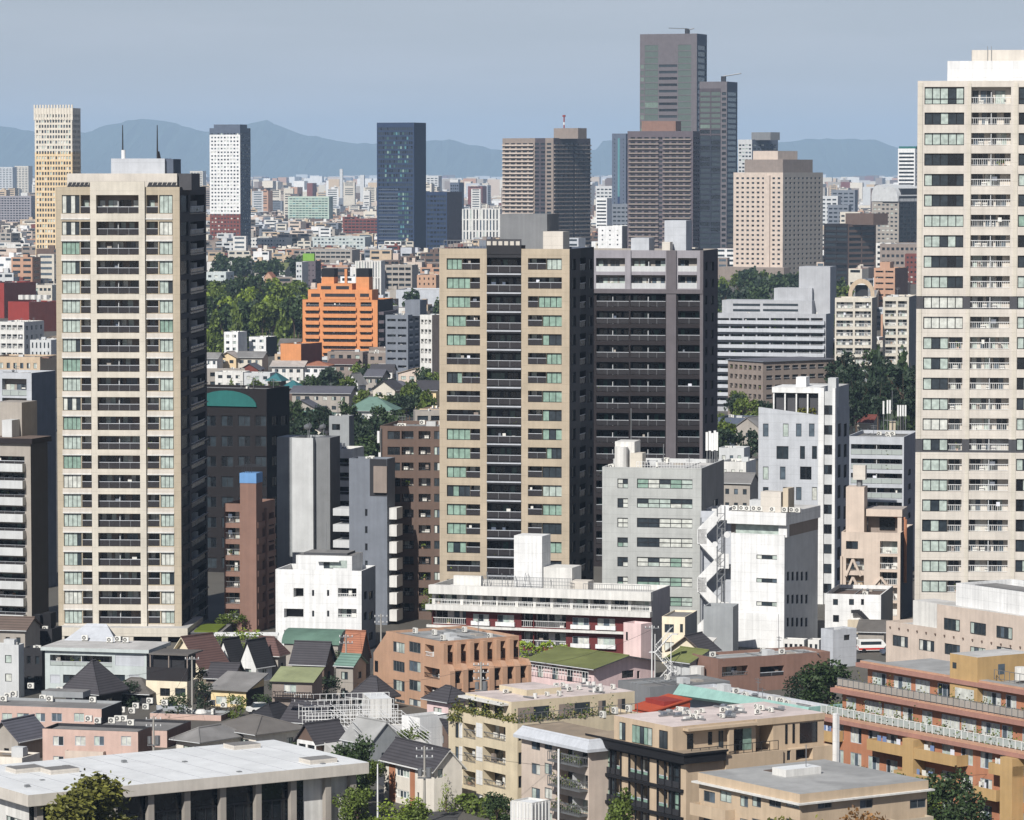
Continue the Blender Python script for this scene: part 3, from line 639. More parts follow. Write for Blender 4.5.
ridge([(-200, 120), (0, 126), (18, 129), (40, 132), (85, 132), (110, 125), (130, 120), (145, 119), (163, 121), (172, 122), (188, 127), (204, 131), (228, 131), (250, 123), (266, 120), (280, 126), (296, 133), (320, 137), (340, 142), (376, 144), (430, 141), (450, 140), (470, 145), (500, 150), (600, 150), (604, 139), (640, 143), (760, 143), (790, 142), (806, 139), (850, 139), (875, 140), (890, 145), (902, 150), (918, 145), (960, 138), (1250, 140)], 33000, 2800, 3)

# ------------------------------------------------------------------ the three big towers
# tower of the cream bay, at the left of the street
t = Bld('apartment_tower', 'tall cream and tan apartment tower with paler centre bay and two roof masts', 'tower', 55.5, 179.5, 206, 187, base=641, th=4, wall='tan', parapet=.9)
rowsF = dict(y0=221.5, h=13.6, pitch=19.53, n=21)
for st, cols in (('w', [(61.8, 79.6, 'wlt'), (159.2, 172.6, 'wlt'), (80.4, 90.3, 'lts'), (146.3, 158.0, 'lts')]), ('r', [])):
    t.rows('F', cols, **rowsF); t.rows('F', cols, 195, 18.4, 20, 1)
def lt_zone(u, z): return 'tan'
t.matfn['F'] = lt_zone
# centre bay, 0.45 m proud, with its own openings
u0, _ = t.uv('F', 91.2, 300); u1, _ = t.uv('F', 145.6, 300); c0, _ = t.uv('F', 97.2, 300); c1, _ = t.uv('F', 139.6, 300)
bay = MB(); ztop = t.uv('F', 100, 181.5)[1]; zr = []
_, za = t.uv('F', 97, 221.5); _, zb = t.uv('F', 97, 235.3); _, zc = t.uv('F', 97, 241.03); dz = zc - za
for i in range(21): zr.append((zb + dz * i, za + dz * i))
zr.insert(0, (t.uv('F', 97, 213.5)[1], t.uv('F', 97, 195)[1]))
zbot = t.uv('F', 97, 628)[1]
bay.box(u0, c0, -.45, -.002, zbot, ztop, 'cream'); bay.box(c1, u1, -.45, -.002, zbot, ztop, 'cream')
last = ztop
for (b0, b1) in zr: bay.box(c0, c1, -.45, -.002, b1, last, 'cream'); last = b0
bay.box(c0, c1, -.45, -.002, zbot, last, 'cream')
o_, r_ = t.frame('F'); bay.build('centre_bay', t.root, o_, r_)
for (b0, b1) in zr: t.hole('F', c0, c1, b0, b1, 'lt')
lg = MB()      # white ledges under the side openings
for (b0, b1) in zr:
    for (q0, q1) in ((61.5, 90.6), (146.1, 172.9)):
        a0, a1 = t.uv('F', q0, 300)[0], t.uv('F', q1, 300)[0]; lg = MB(); lg.box(a0, a1, -.14, -.003, b0 - .95, b0 - .75, 'offwhite'); lg.box(a0, a1, -.06, -.003, b0 - .752, b0 - .05, 'bone'); lg.build('ledge', t.root, o_, r_)
# side coloured darker for shade, a column of recessed balconies and white slab edges
t.matfn['R'] = lambda u, z: 'shadeside'
t.rows('R', [(180.8, 188.5, 'dark'), (190.5, 204.5, 'dk')], 222, 14.5, 19.53, 21); t.rows('R', [(180.8, 188.5, 'dark'), (190.5, 204.5, 'dk')], 195, 18, 20, 1)
d0, d1 = t.uv('R', 190, 300)[0], t.uv('R', 206, 300)[0]
sb = MB()
for (b0, b1) in zr: sb.box(d0, t.b + .1, -.22, -.003, b0 - .2, b0 - .06, 'warmgrey')
o2, r2 = t.frame('R'); sb.build('slab_edges', t.root, o2, r2)
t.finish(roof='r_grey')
t.pbox('roof_screen', 67, 177, 173.5, 187.3, 2.0, 7, 'bone', zmin=t.Ht - .5); t.pbox('roof_block', 177.3, 191.5, 173.5, 187.3, 2.6, 9, 'darkgrey', zmin=t.Ht - .5)
t.pbox('plant_room', 111, 164.8, 158.5, 171.5, 6, 7, 'silver', zmin=t.uv('F', 111, 173)[1] - .6); t.pbox('plant_room', 165, 173.3, 159, 172, 6.6, 8, 'slate', zmin=t.Ht)
for q0, q1 in ((66.5, 91), (146.5, 175)):
    p = t.onplane(q0, 186, 1, .6); q = t.onplane(q1, 186, 1, .6); k = 6; lv = MB(); za_, zb_ = t.Ht - .1, t.onplane(q0, 182.3, 1, .6).z
    for i in range(k): lv.face([(p.x+(q.x-p.x)*i/k+.05,.5,za_),(p.x+(q.x-p.x)*(i+1)/k-.05,.5,za_),(p.x+(q.x-p.x)*(i+1)/k+.15,1.5,zb_),(p.x+(q.x-p.x)*i/k+.25,1.5,zb_)], 'charcoal')
    lv.box(p.x, q.x, .5, .6, za_ - .1, za_, 'charcoal'); lv.build('louvre_screen', t.root)
for mx_ in (122.8, 157.4):
    p = t.onplane(mx_, 160, 1, 8); q = t.onplane(mx_, 125, 1, 8); mb = MB(); mb.cyl(p.x, 8, p.z - 1, q.z, .16, 'darksteel', 6, .07)
    if mx_ < 150: mb.cyl(p.x + .1, 8, p.z - .4, p.z + 1.6, .34, 'whitesteel', 8)
    else: mb.cyl(p.x + .2, 8.2, p.z - .4, p.z + 1.4, .5, 'darksteel', 4, .1)
    mb.build('mast', t.root)
# podium with dark openings
pm = MB(); zt, zl = t.uv('F', 100, 625.5)[1], t.uv('F', 100, 634)[1]
x0, x1 = t.onplane(58, 630, 1, -3).x, t.onplane(187.5, 630, 1, -3).x
pm.box(x0, x1, -3, 14, zl, zt, 'cream', 'r_light')
for q in (0.0, .26, .56, .84, 1.0): xx = x0 + (x1 - x0 - 1.0) * q; pm.box(xx, xx + 1.0, -2.9, -2, 0, zl, 'cream')
pm.box(x0 + .3, x1 - .3, -1.6, 13, 0, zl - .01, 'charcoal'); pm.box(x1 + .05, x1 + 5.2, -2, 16, 0, zt - .8, 'darkgrey', 'r_mid'); pm.box(x1 + .8, x1 + 4.6, -1.4, 8, zt - .79, zt - .5, 'leaf_light')
pm.build('podium', t.root)

# sandy tower with black balcony column in the middle
t = Bld('apartment_tower', 'sand coloured apartment tower with a black balcony column down its middle', 'tower', 439.3, 569.5, 594, 249, base=632, th=13, wall='sand', parapet=.7)
kw = dict(h=11.5, pitch=18.95, n=20)
for (qa, qb, flip) in ((446.6, 480.0, 0), (528.0, 561.8, 1)):       # blinds on one half, an open balcony on the other
    for i in range(20):
        ua, za = t.uv('F', qa, 258.2); ub_ = t.uv('F', qb, 258.2)[0]; zb = t.uv('F', qa, 269.7)[1]; dz = (t.uv('F', qa, 277.15)[1] - za) * i; k_ = RNG.random()
        if k_ < .22: t.hole('F', ua, ub_, zb + dz, za + dz, 'ctb')
        else:
            f_ = .42 if flip else .58; f_ += RNG.choice([0, 0, .0, -.12, .12]); um = ua + (ub_ - ua) * f_
            for (x0_, x1_, gl) in ((ua, um, not flip), (um + .02, ub_, flip)): t.hole('F', x0_, x1_, zb + dz, za + dz, 'wcg' if gl else 'ctb')
t.rows('F', [(487.3, 520.7, 'ct')], 256.5, h=14.0, pitch=18.95, n=20) if False else None
zz = []
_, za = t.uv('F', 487.3, 257.5); _, zb = t.uv('F', 487.3, 272.3); _, zc = t.uv('F', 487.3, 276.45)
u0, u1 = t.uv('F', 486.8, 300)[0], t.uv('F', 521.3, 300)[0]; sp = MB()
for i in range(20):
    d_ = (zc - za) * i; t.holes['F'].append((u0, u1, max(.1, zb + d_), za + d_, 1.7)); t.kids.append(('balcony', balcony_mb('ct', u1 - u0, za - zb, RNG.randrange(26), 'charcoal'), 'F', u0, 0.0, zb + d_, (u1-u0)/round(u1-u0, 1) if 0 else 1, 1))
    sp.box(u0, u1, -.04, .1, zc + d_ + .02, zb + d_ - .0, 'charcoal') if i < 19 else None
    sp.box(u0, u1, -.16, -.045, zb + d_ - .38, zb + d_ - .16, 'silver')
_, zt_ = t.uv('F', 487.3, 246.5)
sp.box(u0, u1, -.10, 3.0, t.Ht - .9, t.Ht + .55, 'charcoal'); o_, r_ = t.frame('F'); sp.build('spandrels', t.root, o_, r_)
t.matfn['F'] = lambda u, z: 'charcoal' if u0 < u < u1 else 'sand'; t.cuts = {'F': (u0, u1)}
t.matfn['R'] = lambda u, z, tb=t.b: 'deepgrey' if u < tb * .45 else 'charcoal'; t.cuts['R'] = (t.b * .45,)  # right face in dark greys that put its shade into the colour
t.rows('R', [(572, 576, 'dark'), (588.5, 592.5, 'dark')], 259, 11.5, 18.95, 20); t.rows('R', [(580, 586, 'dk')], 258, 13, 18.95, 20)
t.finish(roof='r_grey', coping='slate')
t.pbox('plant_room', 500, 547, 214, 249, 6, 9, 'midgrey', zmin=t.Ht - .6); t.pbox('plant_room', 543, 563, 231.5, 249, 3.5, 5, 'bone', zmin=t.Ht - .6)
sw = MB(); p, q = t.onplane(486.3, 239, 1, .6), t.onplane(521, 247, 1, .6)
sw.box(p.x, q.x, .6, .9, q.z, p.z, 'darkgrey')
for i in range(6): xx = p.x + (q.x - p.x) * (i + .12) / 6; sw.box(xx, xx + (q.x - p.x) * .11, .55, .62, q.z + .25, p.z - .35, 'bone')
sw.build('roof_screen', t.root)
rl = MB(); p, q = t.onplane(444, 240, 1, 1), t.onplane(486, 246, 1, 1)
for i in range(14): xx = p.x + (q.x - p.x) * i / 13; rl.box(xx - .03, xx + .03, 1, 1.06, t.Ht - .7, p.z, 'steel')
rl.box(p.x, q.x, 1, 1.06, p.z - .08, p.z, 'steel'); rl.build('railing', t.root)

# dark balconied tower behind it
t = Bld('apartment_tower', 'dark brown balconied tower with two pale top floors behind the sand coloured tower', 'tower', 560, 703, 718, 250.5, Y=745, th=12, wall='warmgrey', parapet=.7)
dkz = t.uv('F', 600, 289)[1]
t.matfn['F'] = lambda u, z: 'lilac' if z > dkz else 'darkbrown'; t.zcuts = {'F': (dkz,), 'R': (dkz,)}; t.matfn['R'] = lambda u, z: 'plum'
for c in ((596, 625, 'dk2'), (631.5, 665.5, 'dk2'), (678, 697, 'dk2')): t.rows('F', [c], 258, 13.5, 17, 2)
for c in ((562, 593.5, 'dk'), (596.5, 629, 'dk'), (630.5, 665.5, 'dk'), (678, 700, 'dk')): t.rows('F', [c], 294, 12.6, 17.0, 17)
for c in ((705.5, 707.5, 'dark'), (711, 714, 'dark')): t.rows('R', [c], 262, 9, 17.0, 17)
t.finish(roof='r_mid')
pl = MB()
for q0, q1 in ((666.5, 676.5), (700.2, 703.4), (625.5, 631)): a0, a1 = t.uv('F', q0, 300)[0], t.uv('F', q1, 300)[0]; zt_ = t.Ht - .02; pl.box(a0, a1, -.35, -.003, (dkz if q0 < 630 else 0), zt_, 'lilac' if q0 < 630 else 'stone')
zc0 = t.uv('F', 600, 291.5)[1]; pl.box(0, t.a, -.5, -.36, zc0 - .3, zc0 + .5, 'stone'); o_, r_ = t.frame('F'); pl.build('pilasters', t.root, o_, r_)
t.pbox('plant_room', 631, 649, 238, 252, 5, 6, 'silver', zmin=t.Ht - .6); t.pbox('lift_tower', 664.5, 686, 220.5, 252, 6, 7, 'silver', zmin=t.Ht - .6); t.pbox('roof_unit', 662, 670, 242, 252, 2.5, 3, 'bone', zmin=t.Ht - .6)

# cream tower at the edge of the frame with two dark storeys
t = Bld('apartment_tower', 'cream grid fronted apartment tower with two dark banded storeys and white roof box', 'tower', 917.7, 1062, None, 80.5, base=643, th=6.2, wall='bone', D=26, parapet=.8)
RT0, RTP = 112.5, 20.47
rt_cols = [(924.6, 964.2, 'rt_w'), (971.5, 1011, 'rt'), (1018.8, 1053, 'rt_w2')]
for i in range(24):
    y = RT0 + RTP * i; hgt = 12.3
    for p0, p1, st in rt_cols:
        lean = (y - 112) * 1.6 / 500
        u0, za = t.uv('F', p0 - lean * 0, RT0); u1 = t.uv('F', p1, RT0)[0]; zb = t.uv('F', p0, RT0 + hgt)[1]; dz = (t.uv('F', p0, RT0 + RTP)[1] - za) * i
        if st == 'rt_w' and i >= 11: um = u0 + (u1 - u0) * .64; t.hole('F', u0, um, zb + dz, za + dz, 'wrt'); t.hole('F', um + .02, u1, zb + dz, za + dz, 'rt')
        else: t.hole('F', u0, u1, zb + dz, za + dz, 'rt' if st == 'rt' else 'wrt')
u0, za = t.uv('F', 924.6, 87); u1, zb = t.uv('F', 964.2, 104.3); t.hole('F', u0, u1, zb, za, 'wrtt')
u0, za = t.uv('F', 971.5, 87); u1, zb = t.uv('F', 1011, 104.0); t.hole('F', u0, u1, zb, za, 'rt'); u0, za = t.uv('F', 1018.8, 87); u1, zb = t.uv('F', 1053, 104.3); t.hole('F', u0, u1, zb, za, 'wrtt')
db = [(t.uv('F', 930, a)[1], t.uv('F', 930, b)[1]) for a, b in ((296, 309), (438.8, 452.2))]
t.zcuts = {'F': [q for d in db for q in d]}
t.matfn['F'] = lambda u, z: 'charcoal' if any(d[1] - .35 < z < d[0] + .1 for d in db) else 'bone'
t.matfn['F'] = lambda u, z: 'darkgrey' if any(d[1] < z < d[0] for d in db) else 'bone'
t.finish(roof='r_light')
t.pbox('roof_screen', 947.5, 1058, 61, 82, 3, 12, 'white', zmin=t.Ht - .6); t.pbox('plant_room', 972, 1050, 50, 63, 6, 9, 'bone', zmin=t.Ht)
ld = MB(); p = t.onplane(990.5, 50, 1, 5.9); ld.box(p.x - .5, p.x - .42, 5.8, 5.9, t.Ht, p.z + .6, 'steel'); ld.box(p.x + .1, p.x + .18, 5.8, 5.9, t.Ht, p.z + .6, 'steel'); ld.build('ladder', t.root)
pr = MB()                                      # shallow piers
for q0, q1 in ((917.9, 921.5), (966.3, 969.8), (1012.6, 1016.6)): a0, a1 = t.uv('F', q0, 300)[0], t.uv('F', q1, 300)[0]; [pr.box(max(0, a0), a1, -.12, -.003, z0_, z1_, 'cream') for z0_, z1_ in ((.1, db[1][1]), (db[1][0], db[0][1]), (db[0][0], t.Ht - .3))]
o_, r_ = t.frame('F'); pr.build('piers', t.root, o_, r_)

# ------------------------------------------------------------------ far towers
HEIGHTS = {'green tinted': 45, 'grey slab block': 46, 'white office block with close': 42, 'pale glass fronted': 42, 'brick red school': 26, 'grey latticed': 28, 'pale flat office': 14, 'blue white stepped': 22, 'plum apartment': 24, 'pale grey end': 24, 'long low hall': 8, 'white vertically ribbed': 30, 'long beige gallery': 22, 'small tan brick': 18, 'long pale grey shed': 12,
    'white low apartment row': 15, 'pale blue grey apartment': 16, 'warm grey three': 16, 'cluttered cream': 22, 'orange gabled': 9, 'white apartment block with': 40, 'white block with black': 40, 'tan brick shop': 35, 'white office striped': 48, 'blue grey office': 48}
def far(label, l, c, r, top, Y, th, wall, rowh, cols, style='far', rcols=None, fw=.6, fh=.5, roof='r_grey', name='tower_block', cat='tower', right=None, base=None, **k):
    for k_, h_ in HEIGHTS.items():
        if label.startswith(k_): Y = (H - h_) * F / (top - 172); base = 172 + H * F / Y
    b = Bld(name, label, cat, l, c, r, top, Y=Y, th=th, wall=wall, base=base or 172 + H * F / Y, **k)
    m = max(3, round(b.Ht / rowh)); b.grid('F', cols, m, style, fw, fh)
    if rcols: b.grid('R', rcols, m, style, fw, fh)
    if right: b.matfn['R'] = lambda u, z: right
    return b
b = far('slim round cornered tower of fine cream lattice far beyond the cream bay tower', 34.5, 72, 80.5, 108, 2600, 14, 'cream', 3.5, 13, rcols=6, fw=.62, fh=.58)
BH = b.Ht; b.zcuts = {'F': (b.Ht * .752,), 'R': (b.Ht * .752,)}
b.matfn['F'] = lambda u, z: 'ivory' if z > BH * .752 else 'peach'; b.matfn['R'] = b.matfn['F']; b.finish(far=True, roof='r_light')
fin = MB(); 
for i in range(14): xx = -b.a + b.a * i / 13; fin.box(xx - .5, xx + .5, -.3, .5, b.Ht - 8, b.Ht + 2.2, 'ivory')
fin.build('crown_fins', b.root)
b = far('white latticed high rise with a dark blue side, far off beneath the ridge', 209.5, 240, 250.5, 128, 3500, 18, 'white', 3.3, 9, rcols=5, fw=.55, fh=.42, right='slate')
bz = at_y(220, 214, 3500).z; b.zcuts = {'F': (bz, b.Ht * .93)}; b.matfn['F'] = lambda u, z: 'brickred' if z < bz else ('slate' if z > b.Ht * .95 else 'white'); b.finish(far=True, roof='r_dark')
b.box('roof_screen', -b.a * .9, b.b * -.05, 3, b.b * .8, b.Ht, b.Ht + 3.2, 'slate')
b = far('dark blue glass office tower with teal panes standing alone on the skyline', 376.8, 414, 426, 122.5, 3300, 22, 'navy', 4.0, 16, 'far', fw=.8, fh=.62, right='navy')
for hh in list(b.kids): pass
NW = []
for (nm, m_, face, u, wd, z, sx, sz) in b.kids:
    fu, fz = u / b.a, z / b.Ht
    teal_pane = (.2 < fu < .8 and .55 < fz < .93 and RNG.random() < .62) or (.55 < fu < .8 and .08 < fz < .5)  # these panes take the teal green glass
    NW.append((nm, window_mb('fargreen' if teal_pane else 'farb', round(b.a/16*.8, 1), round(b.Ht/round(b.Ht/4.0)*.62, 1), RNG.randrange(7)), face, u, wd, z, 1, 1))
b.kids = NW; b.finish(far=True, roof='r_dark')
bd = MB()
for i in range(20): zz_ = b.Ht * (.06 + i * .024); bd.box(-b.a * .95, -b.a * .42, -.3, -.01, zz_, zz_ + .7, 'slate')
bd.build('sun_louvres', b.root)
b = far('purple brown residential slab with pale balconies and a red and white aerial', 502.5, 553.5, 590.5, 138, 3000, 34, 'rosebrown', 3.15, 8, 'farb', rcols=7, fw=.72, fh=.5)
b.matfn['F'] = lambda u, z: 'taupe' if (u / PA < .64 or u / PA > .84) else 'plum'; PA = b.a; b.cuts = {'F': (b.a * .64, b.a * .84)}; b.matfn['R'] = lambda u, z: 'plum'; b.finish(far=True)
bl_ = MB(); mm = max(3, round(b.Ht / 3.15))
for j in range(mm):
    zz_ = b.Ht * .97 * (j + .1) / mm; bl_.box(-b.a + .3, -b.a * .38, -1.2, -.02, zz_ - .1, zz_ + .95, 'pinkbeige'); bl_.box(.02, 1.2, .5, b.b * .5, zz_ - .1, zz_ + .85, 'taupe'); bl_.box(.02, 1.2, b.b * .56, b.b - .4, zz_ - .1, zz_ + .85, 'taupe')
tag(bl_.build('balconies', b.root), kind='stuff')
b.box('lift_tower', -5, 17, 8, 20, b.Ht - .5, b.Ht + 7.5, 'taupe'); a_ = MB(); a_.tube((0, 0, 0), (0, 0, 9), .5, 'red', 6); a_.tube((0, 0, 9), (0, 0, 10.5), 1.2, 'red', 6); a_.tube((0, 0, 3), (0, 0, 5), .55, 'paint_white', 6); a_.build('aerial', b.root, (3, 10, b.Ht + 7))
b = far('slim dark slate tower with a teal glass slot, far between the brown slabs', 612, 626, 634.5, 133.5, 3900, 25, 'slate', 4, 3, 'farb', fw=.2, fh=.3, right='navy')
b.finish(far=True, roof='r_dark'); b.box('glass_slot', -b.a * .58, -b.a * .44, -.3, -.02, b.Ht * .45, b.Ht * .96, 'g_teal'); b.box('glass_slot', -b.a * .58, -b.a * .44, -.3, -.02, b.Ht * .1, b.Ht * .45, 'g_navy')
# the twin office tower: tall half and lower half
b = Bld('office_tower', 'tallest grey green glass office tower rising above the skyline', 'tower', 640, 697, 707, 33.5, Y=2950, th=20, wall='stone', base=272, parapet=1.5)
rows_n = 36; ch = b.Ht * .955 / rows_n
for j in range(rows_n):
    for (f0, f1) in ((.085, .32), (.67, .90)): b.hole('F', b.a * f0, b.a * f1, ch * j + .4, ch * (j + 1) - .25, 'farsage')
    if j < rows_n - 3: b.hole('F', b.a * .335, b.a * .655, ch * j + 2.2, ch * (j + 1) - .6, 'farb'); b.hole('F', b.a * .01, b.a * .07, ch * j + 1.2, ch * (j + 1) - .6, 'farsage')
    b.hole('R', b.b * .1, b.b * .9, ch * j + .8, ch * (j + 1) - .6, 'farb')
b.matfn['R'] = lambda u, z: 'slate'; b.finish(far=True, roof='r_mid')
cr_ = MB(); cr_.box(-6, -3, 8, 11, 0, 4, 'darksteel'); cr_.tube((-4.5, 9, 4), (-19, 9, 4.6), .3, 'steel'); cr_.tube((-4.5, 9, 3), (1, 9, 4.2), .4, 'steel'); cr_.build('roof_crane', b.root, (-6, 0, b.Ht))
b = Bld('office_tower', 'lower navy glass half of the twin office tower with a pale corner', 'tower', 699.5, 727, 737.5, 81.5, Y=2850, th=20, wall='inkblue', base=276, parapet=1.5)
LA, LH = b.a, b.Ht; rows_n = 34; ch = b.Ht * .95 / rows_n
b.cuts = {'F': (b.a * .78,)}; b.matfn['F'] = lambda u, z: 'stone' if (u > LA * .78 or z > LH * .965) else ('plum' if z > LH * .72 else 'inkblue'); b.zcuts = {'F': (b.Ht * .72, b.Ht * .965)}; b.matfn['R'] = lambda u, z: 'slate'
for j in range(rows_n):
    st = 'farsage' if j > rows_n * .77 else 'farb'
    for (f0, f1) in ((.03, .38), (.43, .76)): b.hole('F', b.a * f0, b.a * f1, ch * j + .9, ch * (j + 1) - .3, st)
    b.hole('F', b.a * .82, b.a * .97, ch * j + 1.2, ch * (j + 1) - .6, 'farb'); b.hole('R', b.b * .08, b.b * .92, ch * j + .8, ch * (j + 1) - .5, 'farsage')
b.finish(far=True, roof='r_dark')
cr_ = MB(); cr_.box(-3, 0, 8, 11, 0, 4, 'darksteel'); cr_.tube((-1.5, 9, 4), (12, 9, 6), .45, 'steel'); cr_.build('roof_crane', b.root, (-4, 0, b.Ht))
b = far('broad dark brown balconied tower in front of the tallest office tower', 627.5, 693, 700, 131, 2550, 12, 'mauve', 3.05, 9, 'farb', rcols=3, fw=.66, fh=.46)
b.finish(far=True); b.box('plant_room', -b.a * .8, -b.a * .28, 4, b.b * .9, b.Ht - .5, b.Ht + 6.5, 'rosebrown')
sl_ = MB()
mm = max(3, round(b.Ht / 3.05))
for j in range(mm): zz_ = b.Ht * .97 * (j + .12) / mm; sl_.box(-b.a * .98, -b.a * .52, -1.1, -.02, zz_ - .1, zz_ + .75, 'taupe'); sl_.box(-b.a * .46, -b.a * .03, -1.1, -.02, zz_ - .1, zz_ + .75, 'taupe')
tag(sl_.build('balconies', b.root), kind='stuff')
b = far('bulky pinkish hotel tower with a punched window grid and stepped top', 733.5, 783, 823, 172.5, 2740, 36, 'pinkbeige', 3.35, 9, 'farb', rcols=9, fw=.5, fh=.42, base=288)
b.cuts = {'F': (b.a * .66, b.a * .9)}; b.matfn['R'] = lambda u, z: 'warmgrey'
b.finish(far=True); b.box('upper_storeys', -b.a * .82, -2, 3, b.b * .8, b.Ht - .5, b.Ht + 9, 'taupe'); b.box('plant_room', -b.a * .7, -8, 6, b.b * .6, b.Ht + 8.5, b.Ht + 15, 'pinkbeige')
b.box('rib', -b.a * .36, -b.a * .25, -1.4, -.02, 1, b.Ht - 2, 'pinkbeige'); b.box('podium', -b.a - 6, 6, -8, -.02, 0, 9, 'taupe', 'r_warm')
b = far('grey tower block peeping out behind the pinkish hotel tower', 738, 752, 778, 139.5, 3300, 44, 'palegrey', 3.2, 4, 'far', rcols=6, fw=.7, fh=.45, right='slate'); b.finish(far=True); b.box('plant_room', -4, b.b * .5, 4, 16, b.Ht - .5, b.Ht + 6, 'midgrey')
b = far('dark brown banded office block low beside the pinkish hotel tower', 824, 848, 876, 224, 2600, 48, 'darkbrown', 3.7, 2, 'farb', rcols=2, fw=.94, fh=.55, base=286); b.matfn['R'] = lambda u, z: 'brown'; b.finish(far=True, roof='r_dark'); b.box('plant_room', -6, b.b * .7, 4, 18, b.Ht - .5, b.Ht + 7, 'brown')
b = Bld('office_tower', 'grey stone office tower with twin rounded arch tops and a dark glass flank', 'tower', 872, 899, 930, 196, Y=2900, th=44, wall='warmgrey', base=272, parapet=.6)
b.grid('F', 6, 18, 'far', .6, .4); b.grid('R', 8, 18, 'farb', .9, .7); b.matfn['R'] = lambda u, z: 'charcoal'; b.finish(far=True, roof='r_dark')
ar = MB()
for (f0, f1, e) in ((.0, .52, 7), (.42, 1.0, 3)):
    xa, xb = -b.a + b.a * f0, -b.a + b.a * f1; r_ = (xb - xa) / 2; y_ = -.6 - (f0 > .2) * .9; n = 12; pts = [((xa + xb) / 2 - r_ * math.cos(math.pi * i / n), b.Ht + r_ * math.sin(math.pi * i / n) * 1.25 - (2 if f0 > .2 else 0)) for i in range(n + 1)]
    pts = [(xa, b.Ht - 4)] + pts + [(xb, b.Ht - 4)]
    ar.face([(x, y_, z) for x, z in pts], 'palegrey'); ar.face([(x, b.b, z) for x, z in pts], 'palegrey')
    for p, q in zip(pts, pts[1:]): ar.face([(p[0], y_, p[1]), (q[0], y_, q[1]), (q[0], b.b, q[1]), (p[0], b.b, p[1])], 'palegrey')
ar.build('arched_top', b.root)
b.box('dark_top', -3.5, -.4, 3, b.b, b.Ht - 1, b.Ht + 5.5, 'charcoal')
b = far('white striped office tower just clearing the arch topped office tower', 898, 915, 940, 148.5, 3600, 30, 'white', 3.6, 1, 'farb', rcols=1, fw=.94, fh=.5); b.finish(far=True); b.box('roof_screen', -b.a, 0, 2, b.b, b.Ht - .5, b.Ht + 2, 'teal')
far('green tinted apartment slab with stepped top in the far city', 288, 329, 333, 196.5, 2900, 8, 'palegreen', 3.0, 12, 'fargreen', fw=.85, fh=.45, base=238).finish(far=True)
b = far('grey slab block of flats beside the cream lattice tower', -6, 31, 36, 196, 2400, 8, 'lilac', 3.0, 12, 'farb', fw=.7, fh=.5, base=232); b.finish(far=True)
b = far('white office block with close vertical strips beneath the purple brown slab', 458, 500, 506, 209, 2550, 10, 'offwhite', 60, 12, 'far', fw=.45, fh=.96, base=247, name='office_block', cat='office'); b.kids = []; b.holes['F'] = []; b.grid('F', 12, 4, 'far', .42, .9); b.finish(far=True)
b = far('pale glass fronted office block next to the vertically striped one', 437, 455, 459, 208.5, 2560, 10, 'paleblue', 3.8, 2, 'fargreen', fw=.92, fh=.5, base=240, name='office_block', cat='office'); b.finish(far=True)
b = far('dark plum office cluster beside the dark blue tower', 426, 447, 462, 192, 3150, 20, 'navy', 3.8, 6, 'farb', fw=.8, fh=.5, base=240, name='office_block', cat='office', right='mauve'); b.finish(far=True, roof='r_dark')
b = far('small dark slate block on the far plain beside the dark plum cluster', 450, 459, 464, 182.5, 4600, 15, 'slate', 3.8, 4, 'farb', name='office_block', cat='office'); b.finish(far=True, roof='r_dark')
b = far('brick red school like block under the dark blue tower', 343, 379, 390, 219, 2330, 18, 'brickred', 3.4, 9, 'farb', fw=.8, fh=.5, rcols=3, base=240, name='apartment_block', cat='apartment block'); b.finish(far=True, roof='r_brown', clutter=4)
b = far('grey latticed apartment block with a white roof tank under the dark blue tower', 390, 413, 416, 222, 2080, 10, 'midgrey', 3.0, 8, 'far', fw=.75, fh=.5, base=252, name='apartment_block', cat='apartment block'); b.finish(far=True); b.box('water_tank', -8, -3, 3, 7, b.Ht - .5, b.Ht + 4, 'white')
b = far('pale flat office front with rows of small windows in the far city', 205, 242, 252, 262, 1990, 14, 'offwhite', 4.5, 1, 'far', fw=.01, fh=.3, base=284, name='warehouse', cat='building'); b.finish(far=True, roof='r_light')
b = far('blue white stepped apartment block beside the cream bay tower', 206, 226, 234, 272, 1720, 18, 'paleblue', 3.0, 3, 'far', rcols=2, fw=.5, fh=.4, base=304, name='apartment_block', cat='apartment block'); b.finish(far=True, clutter=5)
b = far('plum apartment block with a bright green sign box on its roof', 302.5, 315.5, 321, 261, 1950, 20, 'mauve', 3.0, 3, 'farb', fw=.2, fh=.3, rcols=3, base=290, name='apartment_block', cat='apartment block'); b.finish(far=True, roof='r_brown')
b.pbox('roof_sign', 302.8, 314.2, 253.5, 259.5, .5, 1.5, 'greensign', zmin=b.Ht - .4)
b = far('pale grey end block beside the plum apartment block', 296, 302, 303, 262, 1960, 12, 'palegrey', 3, 2, 'far', fw=.6, fh=.4, D=14, base=288, name='apartment_block', cat='apartment block'); b.finish(far=True)
b = far('long low hall with a pale green roof by the wood', 251, 285, 297, 270, 1960, 10, 'offwhite', 4, 6, 'far', fw=.5, fh=.3, base=286, name='hall', cat='hall'); b.finish(gable=('x', 4.5), roof='r_green', far=True)
b = far('white vertically ribbed warehouse behind the orange apartment block', 355, 381, 385, 261, 1730, 10, 'offwhite', 18, 9, 'far', fw=.35, fh=.95, base=305, name='warehouse', cat='building'); b.finish(far=True, roof='r_brown')
b = far('long beige gallery block beyond the ribbed warehouse', 385, 412, 418, 265, 1900, 12, 'warmgrey', 3.0, 4, 'farb', fw=.85, fh=.5, base=290, name='apartment_block', cat='apartment block'); b.finish(far=True, clutter=5)
